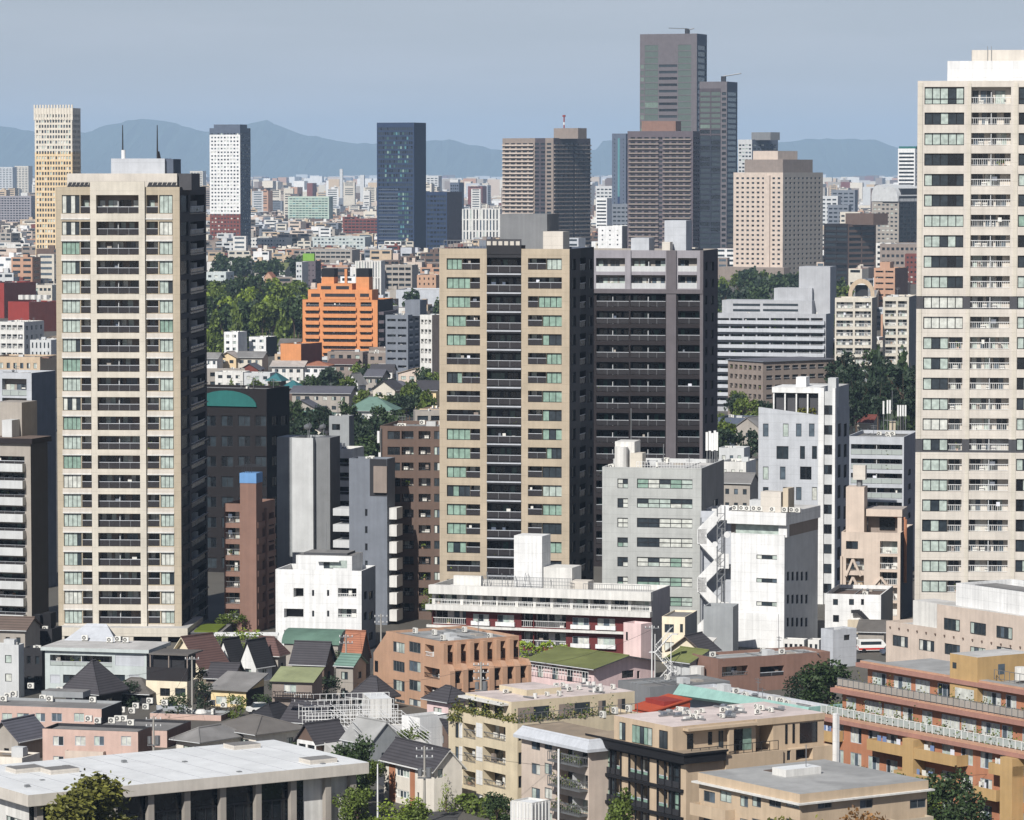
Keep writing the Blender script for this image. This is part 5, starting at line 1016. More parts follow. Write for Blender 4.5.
# ------------------------------------------------------------------ left middle: between the cream bay tower and the sand tower
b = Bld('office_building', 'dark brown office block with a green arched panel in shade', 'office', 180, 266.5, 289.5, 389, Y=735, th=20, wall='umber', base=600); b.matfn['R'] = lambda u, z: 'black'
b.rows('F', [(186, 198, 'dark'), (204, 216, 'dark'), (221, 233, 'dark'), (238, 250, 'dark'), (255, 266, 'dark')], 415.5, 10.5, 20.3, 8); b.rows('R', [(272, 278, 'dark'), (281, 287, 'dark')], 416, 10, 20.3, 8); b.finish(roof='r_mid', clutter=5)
ap = MB(); u0, z0 = b.uv('F', 196, 405.5); u1, _ = b.uv('F', 257, 405.5); _, z1 = b.uv('F', 230, 390.5); n = 14
pts = [((u0 + u1) / 2 - (u1 - u0) / 2 * math.cos(math.pi * i / n), z0 + (z1 - z0) * math.sin(math.pi * i / n)) for i in range(n + 1)]
ap.face([(x, -.3, z) for x, z in pts], 'teal'); 
for p, q in zip(pts, pts[1:]): ap.face([(p[0], -.3, p[1]), (q[0], -.3, q[1]), (q[0], -.002, q[1]), (p[0], -.002, p[1])], 'teal')
o_, r_ = b.frame('F'); ap.build('arched_panel', b.root, o_, r_)
b = Bld('stair_tower', 'pale grey faceted round cornered shaft with aerials on top', 'building', 292, 313, 326, 438, base=618, th=14, wall='grey'); b.matfn['F'] = lambda u, z: 'palegrey'; b.finish(roof='r_light')
b.box('side_facet', -b.a - 3.0, -b.a - .02, 1.0, b.b - .5, 0, b.Ht - .02, 'grey'); b.box('side_facet', .02, 2.6, 1.2, b.b - .4, 0, b.Ht - .02, 'midgrey')
for i in range(7): dd = MB(); x_, y_ = RNG.uniform(-b.a, 1.6), RNG.uniform(1, b.b - 1); dd.tube((x_, y_, b.Ht - .5), (x_, y_, b.Ht + 2.2), .06, 'steel', 5); dd.tube((x_ - .5, y_, b.Ht + 1.6), (x_ + .3, y_ - .4, b.Ht + 1.8), .3, 'steel', 9); dd.build('dish', b.root)
b = Bld('stair_tower', 'slim grey stair tower rising behind the striped flats', 'building', 329, 349, 354, 416, Y=720, th=14, wall='grey', base=583); b.matfn['R'] = lambda u, z: 'midgrey'; b.rows('F', [(332, 340, 'dark')], 424, 6, 20, 1); b.finish(roof='r_dark', clutter=4)
b = Bld('apartment_building', 'white and black striped flats between the faceted shaft and the grey gable', 'apartment building', 326, 352, 364, 449, Y=690, th=14, wall='offwhite', base=601); b.rows('F', [(327, 350, 'dk')], 458, 8, 14.2, 9); b.finish(roof='r_light', clutter=4)
b = Bld('apartment_building', 'grey blue gable ended flats with a notch at the top and white balcony ends', 'apartment building', 349, 387, 395, 459, base=625, th=16, wall='bluegrey'); b.rows('F', [(365, 367.5, 'dark')], 509, 7, 17.2, 5); b.finish(roof='r_grey', clutter=4)
for i in range(7): z = b.uv('F', 349, 509 + 16.0 * i)[1]; b.box('balcony', -b.a - 3.0, -b.a - .02, .5, 5, z - 1.2, z, 'palegrey'); z2 = b.uv('R', 388, 508 + 17.0 * i)[1]; b.box('balcony', .02, 1.4, .8, b.b - .3, z2 - 1.9, z2, 'offwhite')
b.box('notch_wall', -b.a * .45, -.05, -.04, -.005, b.Ht - 6.2, b.Ht - .05, 'charcoal'); b.pbox('stair_head', 381, 394.5, 468, 495, .4, 4, 'taupe', zmin=b.Ht - 7) if 0 else b.box('stair_head', -2.2, .1, -.5, -.06, b.Ht - 5.6, b.Ht - 1.2, 'taupe')
b = Bld('apartment_building', 'chocolate brown tiled flats at the shoulder of the sand coloured tower', 'apartment building', 380, 446, None, 426.5, base=620, th=10, wall='brown', D=14); 
b.rows('F', [(387.5, 400, 'dark'), (401.5, 413.5, 'bars'), (418.5, 430.5, 'bars'), (434, 440, 'mix')], 431, 8.2, 15.7, 12); b.finish(roof='r_grey', clutter=9)
ax = MB(); p = b.onplane(379, 431, 1, -.4); ax.box(p.x - .3, p.x + .1, -.5, -.3, p.z - 2, p.z, 'whitesteel'); ax.cyl(p.x + .3, -.3, p.z - 8, p.z + .5, .1, 'steel', 5); ax.box(p.x - .1, p.x + .3, -.45, -.32, p.z - 5.4, p.z - 3.6, 'whitesteel'); ax.box(p.x + .25, p.x + 1, -.35, -.25, p.z - 6, p.z - 5.9, 'steel'); ax.build('aerial', b.root)
b = Bld('apartment_building', 'narrow red brown flats with a light blue capped lift shaft and open stair', 'apartment building', 224, 256.5, 275, 504, base=632, th=14, wall='rosebrown'); b.rows('F', [(225, 239.5, 'beige')], 511.5, 11.5, 16.2, 7); b.rows('R', [(257.5, 264.5, 'void'), (266, 274, 'void')], 514, 13.5, 16.2, 7); b.finish(roof='r_brown', clutter=3)
p, q = b.onplane(240, 483, 1, -.3), b.onplane(255.5, 632, 1, -.3); sh = MB(); sh.box(p.x, q.x + .2, -.3, 3, 0, p.z, 'rosebrown'); sh.box(p.x - .05, q.x + .25, -.36, 3.06, p.z + .004, b.onplane(240, 473, 1, -.3).z, 'bluecap'); sh.build('lift_shaft', b.root)
aa = MB(); zt_ = b.onplane(240, 473, 1, -.3).z
for i in range(5): aa.tube((p.x + .4 * i, .8, zt_), (p.x + .4 * i, .8, zt_ + RNG.uniform(1, 3.4)), .05, 'darksteel', 4); aa.tube((p.x - 1.2 + i * .4, .8, zt_ + 1.0 + .1 * i), (p.x + 2.4 + .3 * i, .8, zt_ + 1.0 + .1 * i), .05, 'darksteel', 4)
aa.build('aerial', b.root)
wr = MB()
for i in range(7): zz_ = b.uv('R', 258, 528 + 16.2 * i)[1]; wr.box(.05, .2, 0.2, b.b - .1, zz_, zz_ + 1.0, 'rosebrown')
wr.box(.05, .5, b.b * .42, b.b * .5, 0, b.Ht - 1, 'rosebrown'); wr.build('stair_rails', b.root)
b = Bld('apartment_building', 'bright white five storey flats with open loggias and a shaded flank', 'apartment building', 275.5, 361.5, 375.5, 571, base=652, th=12, wall='white', parapet=.9); b.matfn['R'] = lambda u, z: 'bluegrey'  # flank in blue grey, shade worked into the wall colour
b.rows('F', [(338, 356.5, 'white')], 588, 9.0, 20.6, 4); b.rows('F', [(293.5, 303.5, 'void')], 588, 9.0, 20.6, 1); b.rows('F', [(284, 303.5, 'void')], 608.5, 9, 21.5, 2); b.rows('F', [(312, 314.2, 'dark'), (327, 329.2, 'dark')], 590, 6, 20.6, 3); b.rows('R', [(364, 367, 'dark'), (369, 373, 'dark')], 592, 8, 20.6, 3)
b.finish(roof='r_grey', coping='white'); p, q = b.onplane(296, 555, 1, 2), b.onplane(352, 572, 1, 2); us_ = MB(); us_.box(p.x, q.x, 2, 9, b.Ht - .9, p.z, 'white', 'r_mid'); us_.box(q.x - 3.6, q.x - .8, 1.95, 2.0, b.Ht + .2, p.z - .7, 'g_curtain'); us_.box(p.x + 4.5, p.x + 6, 1.96, 2.0, b.Ht + .1, p.z - .9, 'g_dark'); us_.box(p.x + 3.6, p.x + 7.2, 1.2, 1.98, p.z - .9, p.z - .7, 'white'); us_.build('upper_storey', b.root)
pp_ = MB(); pp_.box(p.x + 1, q.x - 1, 3, 8, p.z + .004, p.z + .35, 'darkgrey', 'r_mid'); pp_.tube((-7, 5, p.z), (-7, 5, p.z + 5), .06, 'steel', 4); pp_.build('roof_unit', b.root)
for i in range(4): z = b.uv('F', 338, 597 + 20.6 * i)[1]; 
# long maroon and white flats in front of the sand tower
b = Bld('apartment_building', 'long low maroon and white flats with continuous white balcony slabs', 'apartment building', 432, 651.5, 670, 592, base=655, th=18, wall='maroon', parapet=.8)
zs1 = b.uv('F', 651, 612.5)[1]; zs0 = b.uv('F', 651, 633)[1]; zt1 = b.uv('F', 651, 600.5)[1]
b.matfn['F'] = lambda u, z: 'offwhite' if z > zs1 else 'maroon'; b.zcuts = {'F': (zs1,), 'R': (zs1,)}; b.matfn['R'] = lambda u, z: 'lilac'
W_ = b.a; segs = [(435, 460), (463, 480), (482, 496), (498, 515), (518, 533), (536, 550), (553, 570), (573, 588), (590, 608), (611, 628), (631, 649)]
for q0, q1 in segs:
    u0, u1 = b.uv('F', q0, 600)[0], b.uv('F', q1, 600)[0]; b.hole('F', u0, u1, zs1 + .15, zt1 - .1, 'white')
for q0, q1 in ((433, 466), (521.5, 533), (534, 566)):
    u0, u1 = b.uv('F', q0, 620)[0], b.uv('F', q1, 620)[0]; b.hole('F', u0, u1, zs0 + .15, zs1 - .45, 'white'); b.hole('F', u0, u1, zs0 - 2.9, zs0 - .5, 'white')
for q0, q1 in ((473, 489), (497.5, 514), (572.5, 589), (597.5, 615)):
    u0, u1 = b.uv('F', q0, 620)[0], b.uv('F', q1, 620)[0]; 
    for zz_ in (zs0, zs0 - 2.95):
        b.hole('F', u0, u1, zz_ + .5, zz_ + 2.0, 'house'); b.strip('F', u0 - .2, u1 + .2, zz_ + .35, .5, .55, 'white', name='planter', slab=.1)
b.finish(roof='r_light', coping='offwhite')
b.strip('F', -.6, W_ + .2, zs1 + .1, 1.5, .10, 'offwhite', name='balcony_slab', slab=.75); b.strip('F', -.6, W_ + .2, zs0 + .05, 1.0, .08, 'offwhite', name='balcony_slab', slab=.32)
o_, r_ = b.frame('F'); pb = MB(); pb.box(-.2, W_ + .2, -1.1, -.003, zt1, b.Ht + .05, 'offwhite', 'offwhite'); pb.build('parapet', b.root, o_, r_)
rl = MB(); n = 70
for i in range(n + 1): xx = W_ * i / n; rl.box(xx - .02, xx + .02, -1.4, -1.35, zs1 + .2, zs1 + 1.1, 'whitesteel')
rl.box(0, W_, -1.4, -1.35, zs1 + 1.1, zs1 + 1.16, 'whitesteel'); rl.build('railing', b.root, o_, r_)
b.pbox('lift_tower', 514, 542, 535.5, 580, 3, 4.5, 'white', zmin=b.Ht - .8); b.pbox('stair_head', 542.5, 572, 567, 584, 3.6, 5, 'offwhite', zmin=b.Ht - .8); b.pbox('roof_wall', 453.5, 481, 575.5, 588, .5, 1.0, 'offwhite', zmin=b.Ht - .8); b.pbox('roof_unit', 570, 588, 581, 590, 2, 3, 'bone', zmin=b.Ht - .8)
rl = MB(); xa, xb = b.onplane(481, 582, 1, 1).x, b.onplane(572, 582, 1, 1).x
for i in range(60): xx = xa + (xb - xa) * i / 59; rl.box(xx - .025, xx + .025, 1, 1.05, b.Ht - .8, b.Ht + 1.5, 'steel')
for hz_ in (.4, .95, 1.5): rl.box(xa, xb, 1, 1.05, b.Ht + hz_, b.Ht + hz_ + .06, 'steel')
for i in range(14): xx = RNG.uniform(xa, xb); rl.tube((xx, 2.5, b.Ht - .8), (xx + RNG.uniform(-.6, .6), 2.5, b.Ht + RNG.uniform(1, 2.2)), .05, 'steel', 4)
rl.build('roof_railing', b.root)
rl = MB()
for i in range(30): xx = xb + 2 + (-.3 - xb - 2) * i / 29; rl.box(xx - .025, xx + .025, .6, .65, b.Ht - .8, b.Ht + .9, 'steel')
rl.box(xb + 2, -.3, .6, .65, b.Ht + .85, b.Ht + .92, 'steel'); rl.build('railing', b.root)
# houses, temple and yards between y 340 and 430
for lab, nm, cat, l, c, r, top, Y, th, wl, rf, gb, gr in (
    ('temple hall with a broad green copper hipped roof among trees', 'temple_hall', 'temple', 347, 392, 399, 411, 880, 8, 'offwhite', 'r_copper', ('hip', 3.6), None),
    ('grey walled long hall with a slate roof behind the temple hall', 'hall', 'hall', 292, 349, 356, 393, 930, 10, 'warmgrey', 'r_slate', ('x', 1.6), None),
    ('green roofed low hall in front of the grey walled long hall', 'hall', 'hall', 288, 333, 340, 417, 850, 8, 'warmgrey', 'r_copper', ('hip', 1.6), None),
    ('blue grey gabled shed beside the green roofed low hall', 'shed', 'shed', 287, 318, 324, 409, 870, 22, 'warmgrey', 'r_slate', ('y', 2.4), None),
    ('white gabled house above the temple hall', 'house', 'house', 347, 358, 365, 382, 1010, 28, 'white', 'r_mid', ('y', 2.6), None),
    ('dark roofed cream house right of the white gabled house', 'house', 'house', 373, 395, 404, 389, 1000, 24, 'cream', 'r_tile', ('y', 2.6), None),
    ('grey roofed house behind the dark roofed cream house', 'house', 'house', 384, 408, 414, 388, 985, 14, 'offwhite', 'r_slate', ('hip', 2.0), None),
    ('cream house with slate roof against the sand coloured tower', 'house', 'house', 415, 436, 446, 390, 975, 12, 'yellowcream', 'r_tile', ('x', 2.4), None),
    ('grey shed roofed house beside the white gabled house', 'house', 'house', 366, 381, 388, 376, 1060, 14, 'warmgrey', 'r_slate', ('x', 1.8), None),
    ('blue copper roofed pavilion behind the dark brown office block', 'pavilion', 'pavilion', 284, 297, 302, 388, 960, 18, 'brown', 'r_blue', ('hip', 2.2), None),
    ('small teal roofed hut above the dark brown office block', 'pavilion', 'pavilion', 268, 280, 286, 381, 1010, 18, 'brown', 'r_blue', ('hip', 2.4), None),
    ('long white house with pale flat roof below the orange annex', 'house', 'house', 272, 303, 308, 366, 1140, 10, 'offwhite', 'r_warm', ('x', 1.4), None),
    ('white walled house with red tiled roof below the orange apartment block', 'house', 'house', 304, 327, 332, 366, 1130, 10, 'white', 'r_orange', ('hip', 1.4), None),
    ('brown house with red tiled roof beside the white walled one', 'house', 'house', 329, 355, 360, 364, 1140, 10, 'taupe', 'r_maroon', ('x', 1.4), None),
    ('white three storey house in front of the wood', 'house', 'house', 224, 238, 247, 332, 1240, 18, 'white', 'r_light', None, None),
    ('white cubic house with a black flank by the wood', 'house', 'house', 249, 266, 277, 337, 1230, 22, 'white', 'r_light', None, None),
    ('pale house row with a grey roof at the edge of the wood', 'house', 'house', 237, 262, 268, 357, 1180, 10, 'cream', 'r_mid', ('x', 1.6), None),
    ('orange gabled small house by the pale house row', 'house', 'house', 219, 236, 242, 357, 1190, 18, 'peach', 'r_warm', ('y', 1.8), None),
    ('white walled low house against the cream bay tower', 'house', 'house', 206, 217, 223, 358, 1190, 14, 'white', 'r_mid', ('x', 1.6), None),
    ('white low house with blue box before the pale house row', 'house', 'house', 215, 243, 250, 372, 1120, 12, 'offwhite', 'r_light', None, None),
    ('grey flat roofed house before the orange annex', 'house', 'house', 244, 270, 277, 373, 1110, 14, 'palegrey', 'r_mid', None, None)):
    Y = (H - (10.5 if 'three' in lab else 6.0 if gb else 8.0)) * F / (top - 172); b = Bld(nm, lab, cat, l, c, r, top, Y=Y, th=th, wall=wl, base=172 + H * F / Y, group=gr, protect=True)
    if 'black flank' in lab: b.matfn['R'] = lambda u, z: 'black'
    b.grid('F', max(2, round(b.a / 3.2)), max(1, round(b.Ht / 3)), 'mix', .5, .42); b.finish(roof=rf, gable=gb, clutter=0 if gb else 3, oh=.8)
# orange apartment block
b = Bld('apartment_block', 'big orange apartment block with ribbed balconies and black chimney boxes', 'apartment block', 302.5, 377.5, 393, 300, Y=1500, th=12, wall='orange', base=366); b.matfn['R'] = lambda u, z: 'darkbrown'  # right face coloured dark brown for the shade on it
for c in ((306, 319, 'dk'), (323.5, 355.5, 'dk'), (360.5, 371.5, 'dk')): b.rows('F', [c], 302.2, 4.4, 7.05, 9)
b.finish(roof='r_orange', clutter=2)
for i in range(9):
    z = b.uv('F', 320, 309 + 7.05 * i)[1]
    for q0, q1 in ((322.5, 356.5), (359.5, 372.5), (305, 319.5)): u0, u1 = b.uv('F', q0, 316)[0], b.uv('F', q1, 316)[0]; b.strip('F', u0, u1, z - .35, .9, .85, 'orange')
for i in range(7): zz_ = b.Ht * (i + .3) / 8; b.box('balcony', .02, 2.2, 1, b.b - 1, zz_, zz_ + 1.1, 'mauve')
b.pbox('upper_storeys', 308, 372, 289.5, 301, 2, 10, 'orange', zmin=b.Ht - .5); b.pbox('upper_storeys', 317, 352, 283.5, 290, 3, 9, 'orange', zmin=b.Ht + 3)
wb = MB()
for q0, q1, yy, d_ in ((311, 320, 293.5, 1.97), (325, 355, 293.5, 1.97), (360, 369, 293.5, 1.97), (321, 331, 286, 2.97), (336, 349, 286, 2.97)): p, q = b.onplane(q0, yy, 1, d_), b.onplane(q1, yy + 3.4, 1, d_); wb.box(p.x, q.x, d_ - .03, d_ + .02, q.z, p.z, 'charcoal'); wb.box(p.x - .3, q.x + .3, d_ - .8, d_ - .04, q.z - 1.0, q.z - .1, 'orange')
wb.build('loggia_bands', b.root)
b.pbox('chimney_base', 321.5, 334, 277, 290, 4, 6, 'orange', zmin=b.Ht + 3); b.pbox('chimney_base', 356, 369, 277, 290, 4, 6, 'orange', zmin=b.Ht + 3); b.pbox('tank_box', 321.5, 334, 268.5, 276.9, 4.1, 6, 'black', zmin=b.Ht + 8); b.pbox('tank_box', 356, 368.8, 268.5, 276.9, 4.1, 6, 'black', zmin=b.Ht + 8); b.pbox('flue', 344.5, 347, 269, 285, 6, 1, 'orange', zmin=b.Ht + 3)
b = Bld('apartment_block', 'low orange annex with dark loggias left of the orange apartment block', 'apartment block', 280.5, 301, 322, 344, Y=1440, th=26, wall='orange', base=375); b.matfn['R'] = lambda u, z: 'brickred'; b.finish(roof='r_warm', clutter=3)
b = Bld('apartment_block', 'slate grey flats with rows of loggias right of the orange apartment block', 'apartment block', 385.5, 408, 420, 315, Y=1380, th=16, wall='bluegrey', base=382); b.grid('F', 2, 9, 'solid', .8, .5); b.grid('R', 2, 9, 'dk2', .6, .5); b.finish(clutter=3)
b.pbox('stair_tower', 405, 420, 300, 316, 5, 8, 'bluegrey', zmin=b.Ht - .5)
b = Bld('apartment_block', 'white flats with brown stair strip squeezed beside the sand coloured tower', 'apartment block', 420, 432, 447, 315, Y=1330, th=34, wall='offwhite', base=388); b.grid('F', 3, 8, 'white', .7, .5); b.matfn['R'] = lambda u, z: 'taupe'; b.finish(clutter=2)
# ------------------------------------------------------------------ foreground, lower right: the streets turned to the photo's diagonal
GA = 56.5
def plants(b, name, face, u0, u1, z, w=.35, h=.9, n=160, m='leaf_mid', d=-.3):
    pb = MB(); dens = int(n * 1.9)
    for i in range(dens):
        u = RNG.uniform(u0, u1); k = .5 + .5 * math.sin(u * 2.1 + z); c = Vector((u, d + RNG.gauss(0, w * .5), z + abs(RNG.gauss(0, h * (.25 + .4 * k))))); a = Vector((RNG.gauss(0,1), RNG.gauss(0,1), RNG.gauss(0,1))).normalized() * .13; e = a.orthogonal().normalized() * .11
        pb.face([c - a, c + e, c + a, c - e], RNG.choice([m, m, 'leaf_dark', 'leaf_olive']))
    o, r = b.frame(face); return tag(pb.build(name, b.root, o, r), kind='stuff')
def railing(b, face, u0, u1, z, d, h, m='steel', step=.9, glassm=None):
    rl = MB(); n = max(2, int((u1 - u0) / step))
    for i in range(n + 1): x = u0 + (u1 - u0) * i / n; rl.box(x - .03, x + .03, d, d + .06, z, z + h, m)
    rl.box(u0, u1, d + .004, d + .056, z + h + .002, z + h + .07, m); rl.box(u0, u1, d + .01, d + .05, z + .1, z + .15, m)
    if glassm: rl.box(u0 + .03, u1 - .03, d + .02, d + .04, z + .16, z + h - .03, glassm)
    o, r = b.frame(face); return rl.build('railing', b.root, o, r)
def eave(b, m, h, o, z=None, x0=None, y1=None):
    z = b.Ht if z is None else z; q = MB(); a, d = b.a, b.b
    q.box(-a - o, o, -o, d + o, z + .004, z + h, m, None); return q.build('eave', b.root)

# beige terraced flats with roof planting
b = Bld('apartment_building', 'beige four storey flats with planted terraces round their top storey', 'apartment building', 448.5, 517.5, 640, 724, base=812, th=GA, wall='beige', parapet=.3)
for (p0, p1, st) in ((455, 458.5, 'mix'), (463, 475.5, 'beige'), (483, 505.5, 'beige')): b.rows('F', [(p0, p1, st)], 722.5, 15, 23.6, 4)
b.rows('R', [(518.5, 522, 'dark')], 729, 12, 23.6, 4)
b.finish(roof='r_tan', coping='beige')
wp = MB(); 
for i in range(4):
    for p0 in (459.4, 476.4): u0, z1 = b.uv('F', p0, 722.5 + 23.6 * i); u1, z0 = b.uv('F', p0 + (3 if p0 < 470 else 6.2), 738 + 23.6 * i); wp.box(u0, u1, -.05, -.004, z0 + .0, z1, 'white')
o_, r_ = b.frame('F'); wp.build('blind_panel', b.root, o_, r_)
# set back top storey
zt = b.onplane(512, 703, 1, 1.6).z
C1 = b.onplane(511.5, 702, 2, zt); x1 = C1.x; yA = C1.y; xL = b.onplane(461.5, 693, 2, zt).x; yR = b.onplane(629, 690, 2, zt).y
tb = MB(); tb.box(xL, x1, yA, yR, b.Ht - .3, zt, 'beige', 'r_pinkish'); tb.build('upper_storey', b.root)
ev = MB(); ev.box(xL - .1, x1 - .6, yA - 1.0, yA - .01, zt - .5, zt - .25, 'offwhite'); ev.build('eave', b.root)
for f in (.08, .36, .64): xx = xL + (x1 - xL) * f; wn = MB(); wn.box(xx, xx + (x1 - xL) * .17, yA - .03, yA - .004, b.Ht - .2, zt - .75, 'g_black'); wn.build('window', b.root)
for f0, f1 in ((.05, .3), (.38, .63), (.70, .76), (.86, .92)): wn = MB(); wn.box(x1 + .004, x1 + .03, yA + (yR - yA) * f0, yA + (yR - yA) * f1, b.Ht - .2, zt - .8, 'g_dark'); wn.box(x1 + .004, x1 + .06, yA + (yR - yA) * f0, yA + (yR - yA) * (f0 + f1) / 2, b.Ht - .2, zt - .8, 'taupe'); wn.build('window', b.root)
plants(b, 'terrace_plants', 'F', .2, b.a - .3, b.Ht, .5, 1.2, 420, 'leaf_olive', .35); plants(b, 'terrace_plants', 'R', .6, b.b * .8, b.Ht, .4, 1.3, 520, 'leaf_mid', .4)
plants(b, 'terrace_plants', 'F', .5, 3.2, b.Ht - 1.2, .5, 1.6, 160, 'leaf_olive', -.2)
railing(b, 'R', .3, b.b - .3, b.Ht, .12, 1.1, 'steel', .8)
for i in range(26):
    x_, y_ = RNG.uniform(xL + 1, x1 - .8), RNG.uniform(yA + 3, yR - 1)
    if RNG.random() < .6: link_part('air_conditioner', ac_mb(), b.root, (x_, y_, zt + .003), RNG.choice([0, 1.57, .1])).scale = (.75, .75, RNG.choice([.6, .75]))
    else: q = MB(); q.box(-.9, .9, -.1, .1, .05, .2, 'steel'); q.cyl(.5, .6, 0, .6, .25, 'offwhite', 8); q.build('roof_unit', b.root, (x_, y_, zt + .003), RNG.uniform(0, 3))
q = MB(); q.box(xL + .6, x1 - 3.5, yA + 4.5, yA + 9.5, zt + .004, zt + .7, 'beige', 'r_pinkish'); q.build('roof_upstand', b.root)
hedge('clipped green hedge with reddish shrubs before the beige terraced flats', *P2(447, 806), *P2(505, 822), 1.6, 1.6, 'leaf_mid'); tree('dark rounded bush beside the reddish shrubs by the beige terraced flats', 497, 792, 452, 3.2, 3.8, 'leaf_dark', name='bush', cat='bush', leaf=.5, n=900)
# cream flats with grey hipped edge roof
b = Bld('apartment_building', 'pinkish cream flats with a pale metal roof edge and planted balconies', 'apartment building', 521.5, 589, 632, 746, base=833, th=GA, wall='pinkbeige', parapet=.1)
for (p0, p1) in ((531.5, 540), (544.5, 552)): b.rows('F', [(p0, p1, 'sash')], 738, 11, 24.5, 4)
b.rows('F', [(556, 588, 'beige')], 744, 17, 24.5, 4); b.finish(roof='r_brown')
sk = MB(); a_, d_ = b.a, b.b; o = .7
for (p, q, p2, q2) in (((-a_-o,-o), (o,-o), (-a_+.1,.1), (-.1,.1)), ((o,-o), (o,d_+o), (-.1,.1), (-.1,d_-.1)), ((-a_-o,d_+o), (-a_-o,-o), (-a_+.1,d_-.1), (-a_+.1,.1))):
    sk.face([(*p, b.Ht - .3), (*q, b.Ht - .3), (*q2, b.Ht + .75), (*p2, b.Ht + .75)], 'silver'); sk.face([(*p, b.Ht - .3), (*q, b.Ht - .3), (*q, b.Ht - .65), (*p, b.Ht - .65)], 'silver')
sk.box(-a_+.1, -.1, .1, d_-.1, b.Ht + .2, b.Ht + .7, 'r_tan'); sk.box(-a_-o+.1, o-.1, -o+.1, d_+o-.1, b.Ht - .66, b.Ht-.6, 'silver'); sk.build('roof_edge', b.root)
for i in range(4):
    z = b.uv('F', 560, 757.5 + 24.5 * i)[1]; u0, u1 = b.uv('F', 556, 750)[0], b.a - .2; b.strip('F', u0, u1, z - .2, 1.2, 1.0, 'steel', rail='bars'); plants(b, 'balcony_plants', 'F', u0 + .4, u1 - .3, z, .3, .9, 90, 'leaf_mid', -.8)
pp = MB(); u0, _ = b.uv('F', 569.5, 750); pp.cyl(u0, -1.5, 0, b.Ht - .7, .13, 'whitesteel', 6); o_, r_ = b.frame('F'); pp.build('downpipe', b.root, o_, r_)
# tan flats with a black framed glass front
b = Bld('apartment_building', 'tan flats with a black metal and glass front under a heavy black cornice', 'apartment building', 596, 686, 834, 760, base=850, th=GA, wall='tanbeige', parapet=.2)
W_ = b.a; zc = b.Ht
bays = [(.115, .29), (.385, .60), (.70, .94)]
for j in range(4):
    z1 = zc - .6 - j * 3.1; z0 = z1 - 2.75
    if z0 < .1: z0 = .1
    for (f0, f1) in bays:
        n = 3; 
        u0, u1 = W_ * f0, W_ * f1; um = u0 + (u1 - u0) * (.55 if f0 < .6 else .42)
        if f0 < .3: b.hole('F', u0, um, z0, z1, 'blackf'); b.hole('F', um + .05, u1, z0, z1, 'greenglass')
        elif f0 < .6: b.hole('F', u0, u1, z0, z1, 'greenglass')
        else: b.hole('F', u0, um, z0, z1, 'greenglass'); b.hole('F', um + .05, u1, z0, z1, 'blackf')
b.rows('R', [(793, 808, 'void')], 772 - 22, 12, 24, 1) if 0 else None
b.rows('R', [(787, 791, 'dark'), (796, 813, 'void')], 749.5, 11, 24, 3)
b.finish(roof='r_tan')
bk = MB(); o_, r_ = b.frame('F')
for j in range(4):
    z1 = zc - .6 - j * 3.1; bk.box(.25 if j else -.2, W_ - .4, -.32, -.004, z1 - .02, z1 + .33, 'black')
    for (f0, f1) in bays:
        bk.box(W_ * f0 - .02, W_ * f1 + .02, -.12, -.004, z1 - 2.72 - .0, z1 - 2.05, 'charcoal') if z1 > 3 else None
        for k in range(4): xx = W_ * (f0 + (f1 - f0) * k / 3); bk.box(xx - .07, xx + .07, -.2, -.004, max(.1, z1 - 2.7), z1 - .03, 'black')
bk.build('metal_frame', b.root, o_, r_)
cn = MB(); cn.box(-W_ - .6, .7, -.75, 5.0, zc - .35, zc + .62, 'black'); cn.box(-W_ - .8, .9, -.95, 5.2, zc + .65, zc + .9, 'black', 'r_tan'); cn.build('cornice', b.root)
zt = zc + 3.55; C1 = b.onplane(672.6, 727, 2, zt); xL = b.onplane(612, 715.5, 2, zt).x; yR = b.onplane(823.4, 712.4, 2, zt).y
tb = MB(); tb.box(xL, C1.x, C1.y, b.b * .52, zc - .2, zt, 'tanbeige', 'r_pinkish'); tb.box(xL, C1.x - 2.6, b.b * .52 + .003, yR, zc - .2, zt - .004, 'tanbeige', 'r_pinkish'); tb.box(C1.x - 2.6, C1.x + .15, b.b * .52 + .004, yR, zt - .75, zt + .003, 'tanbeige', 'r_pinkish'); tb.box(C1.x - 2.5, C1.x, b.b * .64, yR - .02, zc - .2, zt - .76, 'tanbeige'); tb.build('upper_storey', b.root)
for f0, f1 in ((.10, .20), (.32, .66), (.78, .92)):
    wn = MB(); xa, xb = xL + (C1.x - xL) * f0, xL + (C1.x - xL) * f1; wn.box(xa, xb, C1.y - .05, C1.y - .004, zc + .95, zt - .6, 'black'); n = max(1, round((xb - xa) / .7))
    for k in range(n): wn.box(xa + (xb - xa) * k / n + .06, xa + (xb - xa) * (k + 1) / n - .06, C1.y - .07, C1.y - .052, zc + 1.0, zt - .68, RNG.choice(['g_green', 'g_dark', 'g_deepgreen', 'g_curtain']))
    wn.build('window', b.root)
for f0, f1, zq, m in ((.06, .10, .2, 'g_black'), (.20, .225, 1.2, 'g_black'), (.27, .30, .2, 'g_dark'), (.36, .43, .2, 'g_black'), (.432, .49, .2, 'g_green'), (.72, .735, .4, 'g_black'), (.77, .785, .4, 'g_black'), (.82, .94, .3, 'g_black')): wn = MB(); wn.box(C1.x + .004, C1.x + .05, b.b * f0, b.b * f1, zc + zq, zt - .95, m); wn.build('window', b.root)
ov = MB(); ov.box(C1.x + .06, C1.x + 1.1, b.b * .03, b.b * .5, zt - .5, zt - .2, 'tanbeige'); ov.box(C1.x + .5, C1.x + .9, b.b * .31, b.b * .34, zc + .1, zt - .52, 'tanbeige'); ov.build('eave', b.root)
